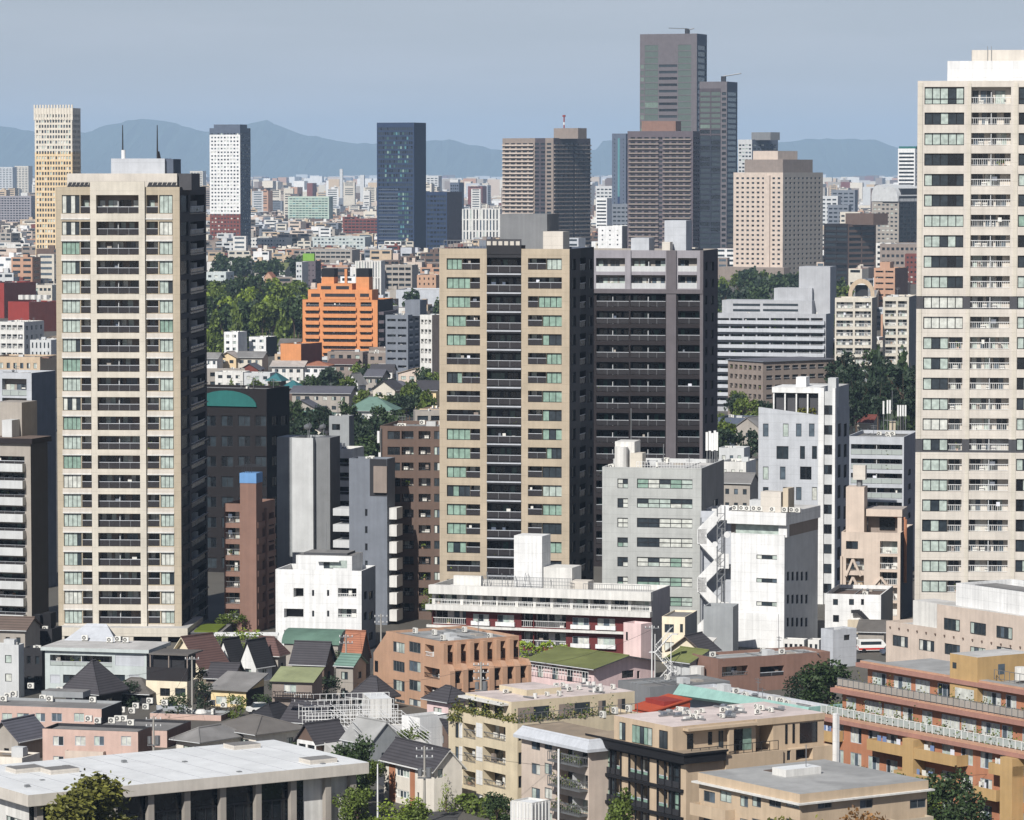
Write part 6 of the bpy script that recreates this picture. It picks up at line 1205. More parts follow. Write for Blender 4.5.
railing(b, 'R', .8, b.b * .62, b.Ht + .02, .05, 1.1, 'darksteel', 1.2); wl = MB(); wl.box(.02, .3, 5.3, b.b * .64, zc - 2.6, zc + .1, 'tanbeige'); wl.box(.02, .75, yR + .0, yR + .4, 0, zt + .1, 'white'); wl.build('wing_wall', b.root)
for i in range(34):
    x_, y_ = RNG.uniform(xL + 1, C1.x - 1.2), RNG.uniform(C1.y + 4, yR - 3); t_ = RNG.random()
    if t_ < .45: link_part('air_conditioner', ac_mb(), b.root, (x_, y_, zt + .005), RNG.choice([0, 1.57, .1])).scale = (.75, .75, RNG.choice([.6, .75]))
    else: q = MB(); q.box(-1.1, 1.1, -.12, .12, .08, .22, 'steel'); q.box(-.3, .3, .3, .8, 0, .4, RNG.choice(['offwhite', 'grey', 'bluegrey'])); q.build('roof_unit', b.root, (x_, y_, zt + .005), RNG.choice([0, 1.57, .3]))
for px, py in ((600, 717), (612, 713), (626, 711)): p = b.onplane(px, py, 2, zc + 1); link_part('air_conditioner', ac_mb(), b.root, (p.x + .6, p.y, zc + .91))
# beige flat roofed flats at the very front
b = Bld('apartment_building', 'low beige flats with a wide pale grey flat roof and white eaves', 'apartment building', 699, 800, 927, 803, base=890, th=GA, wall='tanbeige', parapet=.25)
for (p0, p1) in ((703.5, 715), (720, 731.5), (740, 748), (752, 761), (769, 781), (786, 799)): b.rows('F', [(p0, p1, 'sash')], 790 if p0 < 735 else 795, 11, 23, 3)
for (p0, p1) in ((818, 832), (860, 873), (910, 926)): b.rows('R', [(p0, p1, 'sash')], 800, 9, 23, 3)
b.finish(roof='r_grey'); ev = MB(); a_, d_ = b.a, b.b
ev.box(-a_ - .6, .6, -.6, d_ + .6, b.Ht - .16, b.Ht + .01, 'offwhite'); ev.box(-a_ - .1, .1, -.1, d_ + .1, b.Ht + .012, b.Ht + .95, 'tanbeige', 'r_grey'); ev.build('eave', b.root); zr = b.Ht + .96
p = b.onplane(779, 776, 2, zr); q = b.onplane(809, 772, 2, zr); sk = MB(); sk.box(-1.2, 1.2, 0, 4.8, 0, .8, 'offwhite', 'r_white'); sk.build('skylight', b.root, (p.x, p.y, zr)); pt = MB(); pt.box(-.7, .7, 0, 3.2, 0, .05, 'r_brown'); pt.build('roof_hatch', b.root, (p.x - 3.4, p.y + 1.0, zr)); ae = MB(); ae.cyl(0, 0, 0, 3.2, .05, 'steel', 5); ae.build('aerial', b.root, (p.x + .6, p.y + 3.2, zr))
for i in range(3):
    z = b.uv('F', 700, 809 + 23 * i)[1]; u1 = b.uv('F', 735, 806)[0]; b.strip('F', .1, u1, z - .3, 1.3, 1.1, 'tanbeige')
z = b.uv('R', 900, 812)[1]; b.strip('R', b.b * .42, b.b * .68, z - 1.6, 1.3, 1.0, 'brown', rail='bars'); b.strip('R', b.b * .70, b.b * .99, z - 1.6, 1.3, 1.0, 'sandlight'); plants(b, 'balcony_plants', 'R', b.b * .45, b.b * .66, z - 1.5, .3, .8, 90, 'leaf_olive', -.9)
# orange brick terraces
b = Bld('apartment_building', 'long orange brick terrace flats with stepped planted balconies and ochre stair tower', 'apartment building', 822, 1085, None, 767, base=850, th=GA + .5, D=15, wall='brick', parapet=.3)
zA = b.uv('F', 860, 722)[1]
b.H = zA; b.Ht = zA; W_ = b.a; uu = lambda px, py=740: b.uv('F', px, py)[0]
b.grid('F', 13, 3, 'house', .62, .62, z=(.02, .98), zoff=.2)
b.finish(roof='r_tan', coping='terracotta')
def tier(d0, z0, z1, eave_px=None, n=13, du=0, u0=0.0):
    t = MB(); x0 = -W_ + u0; t.box(x0, 0, d0, 15, z0, z1, 'brick', 'r_grey'); t.box(x0 - 1.0, .2, d0 - 1.1, d0 + .0 - .004, z1 - .38, z1 + .12, 'brickband'); t.box(x0 - .6, .2, d0 - .7, d0 + .6, z1 + .13, z1 + .4, 'salmon', 'r_grey'); t.build('terrace_storey', b.root)
    L_ = W_ - u0
    for i in range(n):
        u = x0 + L_ * (i + .25) / n; wd = RNG.choice([1.8, 2.6, 3.2]); link_part('window', window_mb('house', wd, 2.1, RNG.randrange(7)), b.root, (u, d0 - .02, z0 + .1), 0)
fl = 3.05
dA = 2.6; zB = zA + fl; dB = 5.2; zC = zB + fl
tier(dA, zA, zB, n=13, u0=.6); tier(dB, zB, zC, n=11, u0=2.2)
o_, r_ = b.frame('F')
bd = MB(); bd.box(-.9, W_ + .2, -.9, -.004, zA - .5, zA - .02, 'brickband'); bd.box(-.9, W_ + .2, -.75, .5, zA - .015, zA + .25, 'salmon'); bd.build('band', b.root, o_, r_)
def balust(d, z, m, n=160, u0=0):
    t = MB()
    for i in range(46): x = -W_ + u0 + (W_ - u0) * i / 45; t.box(x - .05, x + .05, d, d + .08, z, z + .95, m)
    t.box(-W_ + u0, 0, d + .01, d + .07, z + .95, z + 1.03, m); t.box(-W_ + u0 + .05, -.05, d + .025, d + .05, z + .1, z + .9, 'rail_frost' if m == 'whitesteel' else 'warmgrey'); t.build('railing', b.root)
balust(-.2, zA + .26, 'whitesteel'); balust(dA - .8, zB + .42, 'steel', u0=.6)
plants(b, 'terrace_plants', 'F', .5, W_ - 1, zA + .3, .5, 1.3, 1500, 'leaf_mid', .3); plants(b, 'terrace_plants', 'F', 3, W_ - 1, zB + .4, .4, 1.1, 900, 'leaf_olive', dA + .1)
for i in range(26): x = -W_ + W_ * (i + RNG.random()) / 26; q = MB(); hh = RNG.uniform(.5, 1.2); q.box(-.3, .3, -.25, .25, 0, hh, RNG.choice(['furn_white', 'furn_wood', 'laundry', 'terracotta', 'acwhite'])); q.build('terrace_furniture', b.root, (x, RNG.choice([1.4, dA + 1.6]), zA + .01) if i % 2 else (x, 1.5, zA + .01))
for (q0, q1, zf) in ((830, 843, 1), (878, 914, 1), (925, 968, 1), (1000, 1024, 1), (905, 958, 2), (985, 1008, 2)):
    z = zA - fl * zf + .5; u0, u1 = uu(q0, 765), uu(q1, 765); b.strip('F', u0, u1, z, 1.7, 1.1, 'ochre')
    for i in range(3): q = MB(); q.box(-.35, .35, -.02, .02, 0, .9, RNG.choice(['laundry', 'furn_white', 'furn_blue'])); x = u0 + (u1 - u0) * RNG.uniform(.15, .85); q.build('washing', b.root, b.P('F', x, -1.2, z + .75), r_)
for q0, q1 in ((914, 925), (1012, 1024)): u0, u1 = uu(q0, 765), uu(q1, 765); c = MB(); c.box(u0, u1, -1.75, -.004, 0, zA - .55, 'ochre'); c.build('stair_wall', b.root, o_, r_)
pC = b.onplane(977.5, 657.5, 1, dB - .9); zt5 = pC.z; pL = b.onplane(950, 657, 1, dB - .9).x
st = MB(); st.box(pL, pC.x, dB - .9, dB + 7.5, zB + .0, zt5, 'ochre', 'r_light'); st.box(pC.x + .004, pC.x + .03, dB + 2.2, dB + 3.2, zt5 - 2.2, zt5 - 1.0, 'g_blue'); st.box(pL + .5, pL + 1.2, dB - .93, dB - .904, zt5 - 1.7, zt5 - 1.0, 'g_dark'); st.box(pL + 1, pC.x - .6, dB - .93, dB - .904, zB + .5, zB + 2.2, 'g_pale'); st.build('stair_tower', b.root)
for i in range(4): q = MB(); q.cyl(0, 0, 0, 1.5, .7, 'offwhite', 10); q.build('water_tank', b.root, (pC.x + 2.5 + i * 1.6, dB + 3.5 + .3 * i, zC + .41))
railing(b, 'F', W_ + pC.x + .5, W_ - .5, zC + .41, dB + 1.2, 1.1, 'steel', .9)
for i in range(13):
    q = b.onplane(826 + i * 9, 780, 1, -3.0); g_ = b.w(q.x, -3.0, 0); hh = RNG.uniform(3.2, 5.2); tp = to_px((g_.x, g_.y, hh)); tree('leafy green shrub against the foot of the orange brick terraces', tp[0], tp[1], g_.y, hh, 5.0, RNG.choice(['leaf_mid', 'leaf_dark', 'leaf_mid']), n=1500, leaf=.36, name='bush', cat='bush', group='shrubs at the foot of the orange brick terraces')
# pinkish office behind it with white plant screen
b = Bld('office_building', 'pinkish beige building stepping up with deep square windows and a white roof screen', 'office', 886, 1075, None, 649, Y=560, th=GA + .5, D=16, wall='pinkbeige', parapet=.5)
z2 = b.uv('F', 937, 604)[1]; z1 = b.uv('F', 888, 621)[1]; b.H = b.Ht = z1
def deep(px0, px1, py, n, pitch): b.rows('F', [(px0, px1, 'tall')], py, 11.5, 26.5, n)
for q0 in (892.5, 918.8, 944.5): b.rows('F', [(q0, q0 + 15.5, 'mix')], 634.5 + (q0 - 892) * .16, 11, 27, 2)
for q0 in (970, 996.5): b.rows('F', [(q0, q0 + 15.5, 'mix')], 646, 11, 27, 2)
b.finish(roof='r_light')
us_ = MB(); uS = b.uv('F', 937, 620)[0]; us_.box(-b.a + uS, 0, .0 - .002, 15.8, z1 - .5, z2, 'pinkbeige', 'r_light'); us_.build('upper_storey', b.root)
for q0 in (944.5, 970.8, 997): u0, za = b.uv('F', q0, 617.5 + (q0 - 944) * .15); u1 = b.uv('F', q0 + 15.5, 620)[0]; link_part('window', window_mb('mix', round(u1 - u0, 1), 1.7, RNG.randrange(7)), b.root, (-b.a + u0, -.03, za - 1.7), 0)
ws = MB(); p = b.onplane(956, 583, 1, 1.2); q = b.onplane(956, 603, 1, 1.2); ws.box(p.x, -.5, 1.2, 1.5, z2 - .4, p.z, 'white'); ws.box(p.x, p.x + .3, 1.5, 12, z2 - .4, p.z, 'white'); ws.box(p.x + .3, -.5, 11.7, 12, z2 - .4, p.z, 'white'); ws.box(p.x + 1, -3, 4, 8, z2, p.z - .3, 'steel', 'r_mid'); ws.build('roof_screen', b.root)
p = b.onplane(913, 600, 1, 2.0); q = b.onplane(936.5, 622, 1, 2.0); b.box('plant_room', p.x, q.x, 2, 6, z1 - .5, p.z, 'offwhite', 'r_light')
for i in range(20): u = b.a * (i + .5) / 20; q = MB(); q.cyl(0, 0, 0, .25, .14, 'brown', 6); q.build('vent', b.root, b.P('F', u, -.1, z1 - 1.0 - (i % 2) * .0))
# brown pink low hall and its neighbours
b = Bld('hall', 'low rose brown building with a stepped flat roof and a sheltered terrace', 'hall', 692, 718, 830, 659, base=694, th=62, wall='rosebrown', parapet=.4); b.rows('R', [(722, 748, 'beige'), (760, 784, 'dk')], 667, 10, 20, 1); b.rows('F', [(696, 700, 'dark')], 668, 9, 20, 1); b.finish(roof='r_light', coping='rosebrown', clutter=10)
q = MB(); q.cyl(0, 0, 0, 2.2, 1.1, 'offwhite', 12); q.build('water_tank', b.root, (-3.5, -1.4, 1.5))
b = Bld('hall', 'grey flat roofed hall edged with a slanting mint green fascia', 'hall', 686, 810, 838, 709, base=748, th=GA, wall='silver', parapet=.4); b.finish(roof='r_light', clutter=16)
mf = MB(); o = .6; a_ = b.a; zt = b.Ht + .35
A_ = [(-a_ - o, -o, zt), (o, -o, zt), (o, -o - .5, zt - .7), (-a_ - o, -o - 1.2, zt - 1.4)]; B_ = [(x, y + .3, z - .35) for x, y, z in A_]
mf.face(A_, 'mint'); mf.face(B_, 'mint')
for i in range(4): j = (i + 1) % 4; mf.face([A_[i], A_[j], B_[j], B_[i]], 'mint')
mf.box(.25, o, -o + .01, b.b + o, b.Ht - .6, zt - .01, 'mint')
q0 = [(-a_ - o - .01, -o - 3.0, zt - 3.0), (-a_ + 3.2, -o - 3.0, zt - 2.8), (-a_ + .6, -o - 4.2, zt - 6.5), (-a_ - 3.2, -o - 4.2, zt - 6.5)]; q1 = [(x, y + .4, z - .1) for x, y, z in q0]; mf.face(q0, 'mint'); mf.face(q1, 'mint')
for i in range(4): j = (i + 1) % 4; mf.face([q0[i], q0[j], q1[j], q1[i]], 'mint')
mf.build('fascia', b.root)
b = Bld('shed', 'red and orange roofed shed tucked under the mint green fascia', 'shed', 630, 652, 690, 712, base=740, th=60, wall='redorange', parapet=.2); b.finish(gable=('shed', 1.2), roof='redorange', oh=.2)
q = MB(); q.box(-b.a * .9, -.3, b.b * .35, b.b * .9, b.Ht + .3, b.Ht + 1.2, 'red'); q.build('clerestory', b.root)
b = Bld('shed', 'grey flat roofed link building behind the red and orange shed', 'shed', 618, 650, 730, 687, base=722, th=60, wall='midgrey', parapet=.2); b.finish(roof='r_mid', clutter=5)
# green roofed pinkish house, pink shaft and stair
b = Bld('house', 'pinkish white house under a broad moss green curved roof', 'house', 531, 594, 655, 668, base=692, th=48, wall='palepink', parapet=.2); b.grid('F', 4, 1, 'mix', .4, .6, zoff=.3); b.rows('R', [(622, 634, 'tall'), (637, 640, 'dark')], 671, 7.5, 20, 1); b.finish(gable=('x', 1.2), roof='r_green', fascia='darkgrey', oh=.9)
railing(b, 'F', .2, b.a - .2, 1.9, -1.0, 1.0, 'whitesteel', .6); 
b = Bld('stair_tower', 'pale pink windowless shaft with a faceted front', 'building', 623.5, 641, 652, 624, base=684, th=40, wall='palepink'); b.finish(roof='r_light'); q = MB(); zz_ = b.onplane(627, 636, 1, -.02).z; q.box(-b.a * .85, -b.a * .75, -.03, -.004, zz_ - .6, zz_ + .6, 'g_black'); q.build('window', b.root)
b = Bld('exterior_staircase', 'thin white steel stair climbing the pale pink shaft', 'staircase', 655, 671, 674, 640, base=690, th=14, wall='white', D=2); 
sm = MB(); z = 0; k = 0; wd = b.a
while z < b.Ht:
    xa, xb = (-wd, 0) if k % 2 == 0 else (0, -wd)
    for y in (0, 1.1): sm.tube((xa, y, z), (xb, y, z + 2.7), .06, 'whitesteel', 4); sm.tube((xa, y, z + 1.0), (xb, y, z + 3.7), .035, 'whitesteel', 4)
    for i in range(10): t = i / 10; xx = xa + (xb - xa) * t; sm.box(xx - .15, xx + .15, .05, 1.05, z + 2.7 * t, z + 2.7 * t + .05, 'whitesteel')
    for i in range(8): t = i / 8; xx = xa + (xb - xa) * t; sm.tube((xx, 0, z + 2.7 * t), (xx, 0, z + 2.7 * t + 1), .03, 'whitesteel', 3)
    sm.box(min(xb, xb + (.9 if k % 2 == 0 else -.9)), max(xb, xb + (.9 if k % 2 == 0 else -.9)), 0, 1.1, z + 2.66, z + 2.74, 'whitesteel'); z += 2.7; k += 1
for x in (-wd, 0): sm.tube((x, 0, 0), (x, 0, z), .07, 'whitesteel', 4)
sm.build('flights', b.root)
b = Bld('house', 'house under the second moss green roof beside the thin white steel stair', 'house', 667, 690, 722, 662, base=690, th=48, wall='palegrey', parapet=.2); b.finish(gable=('x', 1.3), roof='r_green', fascia='darkgrey', oh=.6)
b = Bld('house', 'pale yellow flat roofed house behind the thin white steel stair', 'house', 662, 685, 697, 617, base=664, th=14, wall='lightcream', parapet=.3); b.matfn['R'] = lambda u, z: 'midgrey'; b.rows('F', [(664.5, 674, 'sash'), (680, 683, 'dark')], 624, 8.5, 18, 2); b.finish(roof='r_mid')
b = Bld('house', 'cream house with a drooping brown tiled gable by the grey ribbed shed', 'house', 671, 703, 716, 651, base=672, th=30, wall='lightcream', parapet=.2); b.finish(gable=('y', 2.0), roof='r_tile', fascia='r_brown', oh=.7)
b = Bld('house', 'tan low house with a slanted pale roof slab beside the brown tiled gable', 'house', 698, 708, 714, 646, base=668, th=40, wall='tanbeige', parapet=.2); b.finish(gable=('shed', .8), roof='r_light', fascia='cream', oh=.3)
b = Bld('wall_block', 'low white walled yard building by the corner of the bright white block', 'shed', 783, 804, 808, 640, base=656, th=20, wall='offwhite', parapet=.2); b.grid('F', 4, 1, 'dark', .6, .5); b.finish(roof='r_light')
b = Bld('wall_block', 'second small white shed beside the low white walled yard building', 'shed', 808, 819, 823, 640, base=656, th=20, wall='offwhite', parapet=.2); b.grid('F', 2, 1, 'dark', .5, .5); b.finish(roof='r_light')
# brick coloured flats with rounded fins
b = Bld('apartment_building', 'terracotta flats with stepped rounded fins and a sloping end wall', 'apartment building', 386, 440, 519, 641.5, base=712, th=GA + 1, wall='terracotta', parapet=.35); W_ = b.a
for (p0, p1, st) in ((393, 404.5, 'sash'), (409, 420.5, 'sash')): b.rows('F', [(p0, p1, st)], 641, 10.5, 19, 4)
b.rows('F', [(425, 434, 'white')], 644, 12, 19, 1); b.rows('F', [(424, 441, 'bars')], 666, 11, 19, 2)
n = 6
for i in range(n):
    for j in range(3): b.hole('R', b.b * (i + .45) / n, b.b * (i + .95) / n, b.Ht - .3 - 2.9 - j * 3.0 + .2, b.Ht - .6 - j * 3.0, 'bars')
b.finish(roof='r_grey', coping='terracotta', clutter=9)
# lower tier with fins, standing out of the right face
ft = MB(); zl = b.Ht - 3.1
for i in range(n + 1):
    y0 = b.b * (i + .02) / n * .99; w_ = b.b / n * .38
    if y0 + w_ > b.b: w_ = .5
    ft.box(.004, 2.6, y0, y0 + w_, 0, zl - .8, 'terracotta'); ft.face([(0.004, y0, zl), (1.9, y0, zl), (2.6, y0, zl - .8), (.004, y0, zl - .8)], 'terracotta'); ft.face([(.004, y0 + w_, zl), (1.9, y0 + w_, zl), (2.6, y0 + w_, zl - .8), (.004, y0 + w_, zl - .8)], 'terracotta'); ft.face([(.004, y0, zl), (1.9, y0, zl), (1.9, y0 + w_, zl), (.004, y0 + w_, zl)], 'terracotta'); ft.face([(1.9, y0, zl), (2.6, y0, zl - .8), (2.6, y0 + w_, zl - .8), (1.9, y0 + w_, zl)], 'terracotta')
for j in range(3): ft.box(.004, 2.2, .1, b.b - .1, zl - .9 - j * 3.0, zl - .75 - j * 3.0, 'terracotta'); ft.box(2.1, 2.3, .1, b.b - .1, zl - 3.4 - j * 3, zl - 2.6 - j * 3, 'terracotta') if j < 2 else None
ft.box(.006, 1.4, .3, b.b - .2, .1, zl - .95, 'charcoal'); ft.build('fins', b.root)
uf = MB()
for i in range(n): y0 = b.b * (i + .02) / n; uf.box(.004, .9, y0, y0 + b.b / n * .3, zl + .02, b.Ht - .25, 'terracotta')
uf.build('upper_fins', b.root)
sl_ = MB(); xo = -b.a; q_ = b.onplane(373.5, 655, 1, 0).x; zs_ = b.uv('F', 386, 655)[1]
for y in (0.0, b.b * .8): sl_.face([(xo - .004, y, 0), (q_, y, 0), (q_, y, zs_), (xo - .004, y, b.Ht - .4)], 'terracotta')
sl_.face([(q_, 0, 0), (q_, b.b * .8, 0), (q_, b.b * .8, zs_), (q_, 0, zs_)], 'terracotta'); sl_.face([(q_, 0, zs_), (q_, b.b * .8, zs_), (xo - .004, b.b * .8, b.Ht - .4), (xo - .004, 0, b.Ht - .4)], 'terracotta')
for j in range(2): zz_ = b.Ht - 4.5 - j * 3.2; sl_.box(q_ + .4, q_ + 1.3, -.03, -.004, zz_ - 1.6, zz_, 'g_black')
sl_.build('sloping_end', b.root)
hedge('clipped hedge on the terrace edge below the long maroon and white flats', *P2(520, 668), *P2(566, 668), 1.5, 1.4, 'leaf_mid', z0=4.0) if 0 else hedge('clipped hedge below the long maroon and white flats', *P2(519, 657), *P2(567, 657), 1.9, 1.6, 'leaf_light')

# ------------------------------------------------------------------ foreground, lower left
b = Bld('house', 'blue grey two storey building with a glazed upper veranda and white flat roof', 'house', 45, 146.5, 166.5, 653, base=700, th=13, wall='paleblue', parapet=.3); b.matfn['R'] = lambda u, z: 'bluegrey'  # right face a darker blue grey, its shade put into the colour
b.rows('F', [(50, 112, 'frost'), (115, 144, 'panel')], 654.5, 11, 24, 1); b.rows('F', [(50, 60, 'panel'), (63, 76, 'dark'), (95, 107, 'mix'), (112, 125, 'dark'), (129, 139, 'panel')], 674.5, 8.5, 24, 1); b.finish(roof='r_light', fascia=('paleblue', .5, .5)); plants(b, 'veranda_plants', 'F', b.a * .3, b.a * .65, b.uv('F', 80, 666)[1], .3, .7, 80, 'leaf_olive', .5)
tn = MB(); p = b.roofpt(90, 641, b.Ht + .5); tn.face([(p.x - 4, p.y, p.z), (p.x + 4, p.y, p.z), (p.x + 1.5, p.y + 3, p.z + 2.2), (p.x - 1.5, p.y + 3, p.z + 2.2)], 'silver'); tn.face([(p.x - 4, p.y, p.z), (p.x - 1.5, p.y + 3, p.z + 2.2), (p.x - 1.5, p.y + 6, p.z)], 'silver'); tn.face([(p.x + 4, p.y, p.z), (p.x + 1.5, p.y + 3, p.z + 2.2), (p.x + 2, p.y + 6, p.z)], 'grey'); tn.build('skylight', b.root)
b.acs([(85, 641), (110, 643), (118, 642), (126, 643)], z=b.Ht + .5)
# pink flats, three wings
b = Bld('apartment_building', 'salmon pink two storey flats with a row of roof units, nearest the white hall', 'apartment building', 42.5, 138, 152, 732, base=766, th=14, wall='pink', parapet=.35); b.matfn['R'] = lambda u, z: 'rosebrown'
b.rows('F', [(53, 63.5, 'house'), (75, 85.5, 'house'), (94, 104, 'house'), (121, 131, 'house')], 736, 9.5, 20, 2); b.finish(roof='r_mid', coping='charcoal')
b.strip('F', b.a * .26, b.a * .66, b.uv('F', 80, 757)[1], .9, .9, 'pinkbeige'); b.acs([(89, 722), (112, 724), (118, 722), (124, 722), (98, 724), (131, 726)])
ay = b.b
c = Bld('apartment_building', 'salmon pink rear wing whose grey roof carries a line of units', 'apartment building', 85, 167, 191, 731, Y=512, base=755, th=14, wall='pink', parapet=.3); c.matfn['R'] = lambda u, z: 'rosebrown'; c.rows('F', [(155, 160, 'dark')], 738, 8, 20, 1); c.finish(roof='r_mid', coping='charcoal'); c.acs([(122, 713), (136, 709), (150, 704), (165, 706), (132, 714), (146, 710)])
c = Bld('apartment_building', 'salmon pink farthest wing with a white roof vent and one unit', 'apartment building', 150, 221, 232, 715.5, Y=537, base=740, th=14, wall='pink', parapet=.3); c.matfn['R'] = lambda u, z: 'rosebrown'; c.finish(roof='r_mid', coping='grey', clutter=3); c.acs([(212, 706), (224, 708)])
q = MB(); q.cyl(0, 0, 0, .5, 1.0, 'offwhite', 10, .5); q.build('roof_vent', c.root, c.roofpt(201, 713))
b = Bld('apartment_building', 'long salmon pink flats with scattered roof units and a shaded end wall', 'apartment building', -25, 101.5, 122, 709, base=738, th=14, wall='pink', parapet=.35); b.matfn['R'] = lambda u, z: 'charcoal'  # end wall given charcoal so the colour holds its shade
b.rows('F', [(2, 12, 'house'), (17, 29, 'house'), (35.5, 45, 'house'), (51.5, 62, 'house'), (74, 84, 'house')], 713, 8.5, 20, 1); b.finish(roof='r_mid', coping='grey'); b.acs([(31, 689), (4, 702), (8, 699), (14, 697), (43, 701), (50, 702), (93, 703), (60, 693)])
q = MB(); q.cyl(0, 0, 0, .6, 1.2, 'offwhite', 10, .6); q.build('roof_vent', b.root, b.roofpt(56, 694)); q = MB(); q.box(-3, 3, -1.5, 1.5, 0, .8, 'grey', 'r_mid'); q.build('roof_upstand', b.root, b.roofpt(66, 696))
b = Bld('shed', 'grey shed with a blue sloping roof in front of the long salmon pink flats', 'shed', -10, 18, 46, 739, base=762, th=30, wall='warmgrey', parapet=.2); b.rows('F', [(4, 9, 'dark')], 748, 7, 20, 1); b.finish(gable=('y', 2.0), roof='r_slate', oh=.5)
b = Bld('shed', 'low white garden wall building at the edge of the frame', 'shed', -20, 22, 40, 758, base=774, th=20, wall='warmwhite', parapet=.2); b.finish(roof='r_tan', clutter=3)
for lab, l, c, r, top, base, th, wl, rf, gb, oh in (
    ('house with a steep black pyramid roof edged in cream before the blue grey building', 66, 98, 122, 694, 712, 30, 'charcoal', 'r_tile', ('hip', 4.2), .8),
    ('dark grey hipped house beside the steep black pyramid roof', 108, 148, 164, 694, 706, 20, 'charcoal', 'r_dark', ('hip', 1.8), .5),
    ('cream house with maroon roof and pointed gable beside the cream bay tower', 170, 200, 224, 664, 690, 40, 'lightcream', 'r_maroon', ('y', 3.6), .8),
    ('first white pointed gable house with a jet black roof', 216, 232, 246, 664, 682, 36, 'white', 'r_black', ('y', 3.4), .35),
    ('second white pointed gable house with jet black roof nearer the lime roof', 240, 256, 272, 664, 682, 36, 'white', 'r_black', ('y', 3.2), .35),
    ('low brown roofed house in front of the two white pointed gables', 206, 232, 244, 678, 692, 14, 'taupe', 'r_tile', ('x', 1.6), .4),
    ('maroon hipped house behind the two white pointed gables', 248, 278, 286, 656, 678, 20, 'warmgrey', 'r_maroon', ('hip', 2.6), .5),
    ('yellow cream house with grey flat roof and twin windows', 211, 246, 264, 690.5, 708, 24, 'yellowcream', 'r_mid', ('shed', 1.5), .5),
    ('brown timber house under a pale lime green sloping roof', 272, 312, 322, 683, 716, 14, 'taupe', 'r_lime', ('shed', 1.3), .3),
    ('grey rendered house under a green barrel roof', 284, 338, 350, 645, 668, 14, 'warmgrey', 'r_arch', ('vault', 2.0), .6),
    ('dark brown gabled house with skylight below the green barrel roof', 292, 324, 334, 663, 690, 16, 'brown', 'r_tile', ('x', 2.6), .4),
    ('steep orange tiled house beside the green barrel roof', 342, 360, 370, 658, 684, 24, 'brown', 'r_orange', ('x', 3.6), .2),
    ('narrow grey house with a leafy flank below the steep orange tiled house', 336, 353, 366, 666, 704, 24, 'warmgrey', 'r_copper', ('x', 1.2), .3),
    ('charcoal gabled house with white dormer in front of the terracotta flats', 352, 378, 395, 699, 712, 34, 'charcoal', 'r_tile', ('hip', 2.8), .6),
    ('cream house with broad grey hipped roof near the white hall', 213, 256, 302, 734, 756, 46, 'warmwhite', 'r_dark', ('hip', 1.6), .7),
    ('cream house with low grey hipped roof behind the white hall', 176, 200, 243, 742, 760, 40, 'warmwhite', 'r_mid', ('hip', 1.4), .6),
    ('white glazed gable house with charcoal roof near the white hall', 297, 316, 346, 742, 764, 46, 'brown', 'r_tile', ('y', 2.0), .4),
    ('black roofed house behind the broad grey hipped roof', 246, 274, 300, 722, 740, 30, 'charcoal', 'r_black', ('hip', 2.0), .5),
    ('black gabled house next to the timber house', 284, 318, 340, 722, 742, 26, 'charcoal', 'r_tile', ('x', 2.0), .5),
    ('grey concrete gable house with a blank sloping roof by the tall dark trees', 342, 370, 402, 744, 772, 52, 'grey', 'r_grey', ('x', 2.4), .2),
    ('white cube house with grey roof beside the brick and white house', 402, 420, 452, 718, 752, 50, 'white', 'r_grey', None, .3),
    ('small dark brown gabled house behind the brick and white house', 434, 448, 462, 730, 750, 40, 'brown', 'r_tile', ('y', 1.6), .5),
    ('pale pink house with slate blue hipped roof beside the beige terraced flats', 427, 448, 470, 702, 726, 50, 'palepink', 'r_tile', ('hip', 1.8), .6)):
    b = Bld('house', lab, 'house', l, c, r, top, base=base, th=th, wall=wl, parapet=.3, protect=True)
    if 'glazed gable' in lab: b.matfn['F'] = lambda u, z: 'white'; b.grid('F', 2, 1, 'tall', .8, .75, zoff=.1)
    elif 'timber' in lab: b.rows('F', [(284, 296, 'house')], 684, 9, 22, 2); b.strip('F', .3, b.a - .2, b.uv('F', 290, 697)[1], .7, .8, 'darkbrown', rail='bars')
    elif 'yellow' in lab: b.rows('F', [(216, 226.5, 'house'), (230, 241, 'house')], 696, 8, 22, 1); b.matfn['R'] = lambda u, z: 'charcoal'
    elif 'white cube' in lab: b.rows('F', [(407, 412, 'mix')], 731, 6, 20, 1)
    else: b.grid('F', max(1, round(b.a / 3.6)), max(1, round(b.Ht / 2.9)), 'mix', .42, .42, zoff=.3); b.grid('R', max(1, round(b.b / 4)), max(1, round(b.Ht / 2.9)), 'mix', .3, .36, zoff=.3)
    b.finish(roof=rf, gable=gb, oh=oh, fascia={'r_maroon': 'lightcream', 'r_lime': 'darkbrown'}.get(rf))
# cream house with a dark roof veranda
b = Bld('house', 'cream house with a dark roofed roof veranda and paired windows', 'house', 146, 187, 198, 682, base=706, th=16, wall='lightcream', parapet=.3); b.rows('F', [(160, 170, 'dark'), (175, 185.5, 'mix')], 688, 8, 20, 1); b.finish(roof='r_mid')
vr = MB(); vr.box(-b.a, 0, .2, .35, b.Ht + .002, b.Ht + 1.9, 'rail_dark'); vr.box(-b.a + .5, -b.a * .15, 1.5, 6, b.Ht + .002, b.Ht + 3.4, 'charcoal'); vr.box(-b.a + .2, 0, .6, 6.5, b.Ht + 3.6, b.Ht + 3.8, 'r_dark')
for x in (-b.a + .3, -b.a * .5, -.3): vr.box(x, x + .15, .7, .85, b.Ht, b.Ht + 3.6, 'taupe')
vr.build('veranda', b.root)
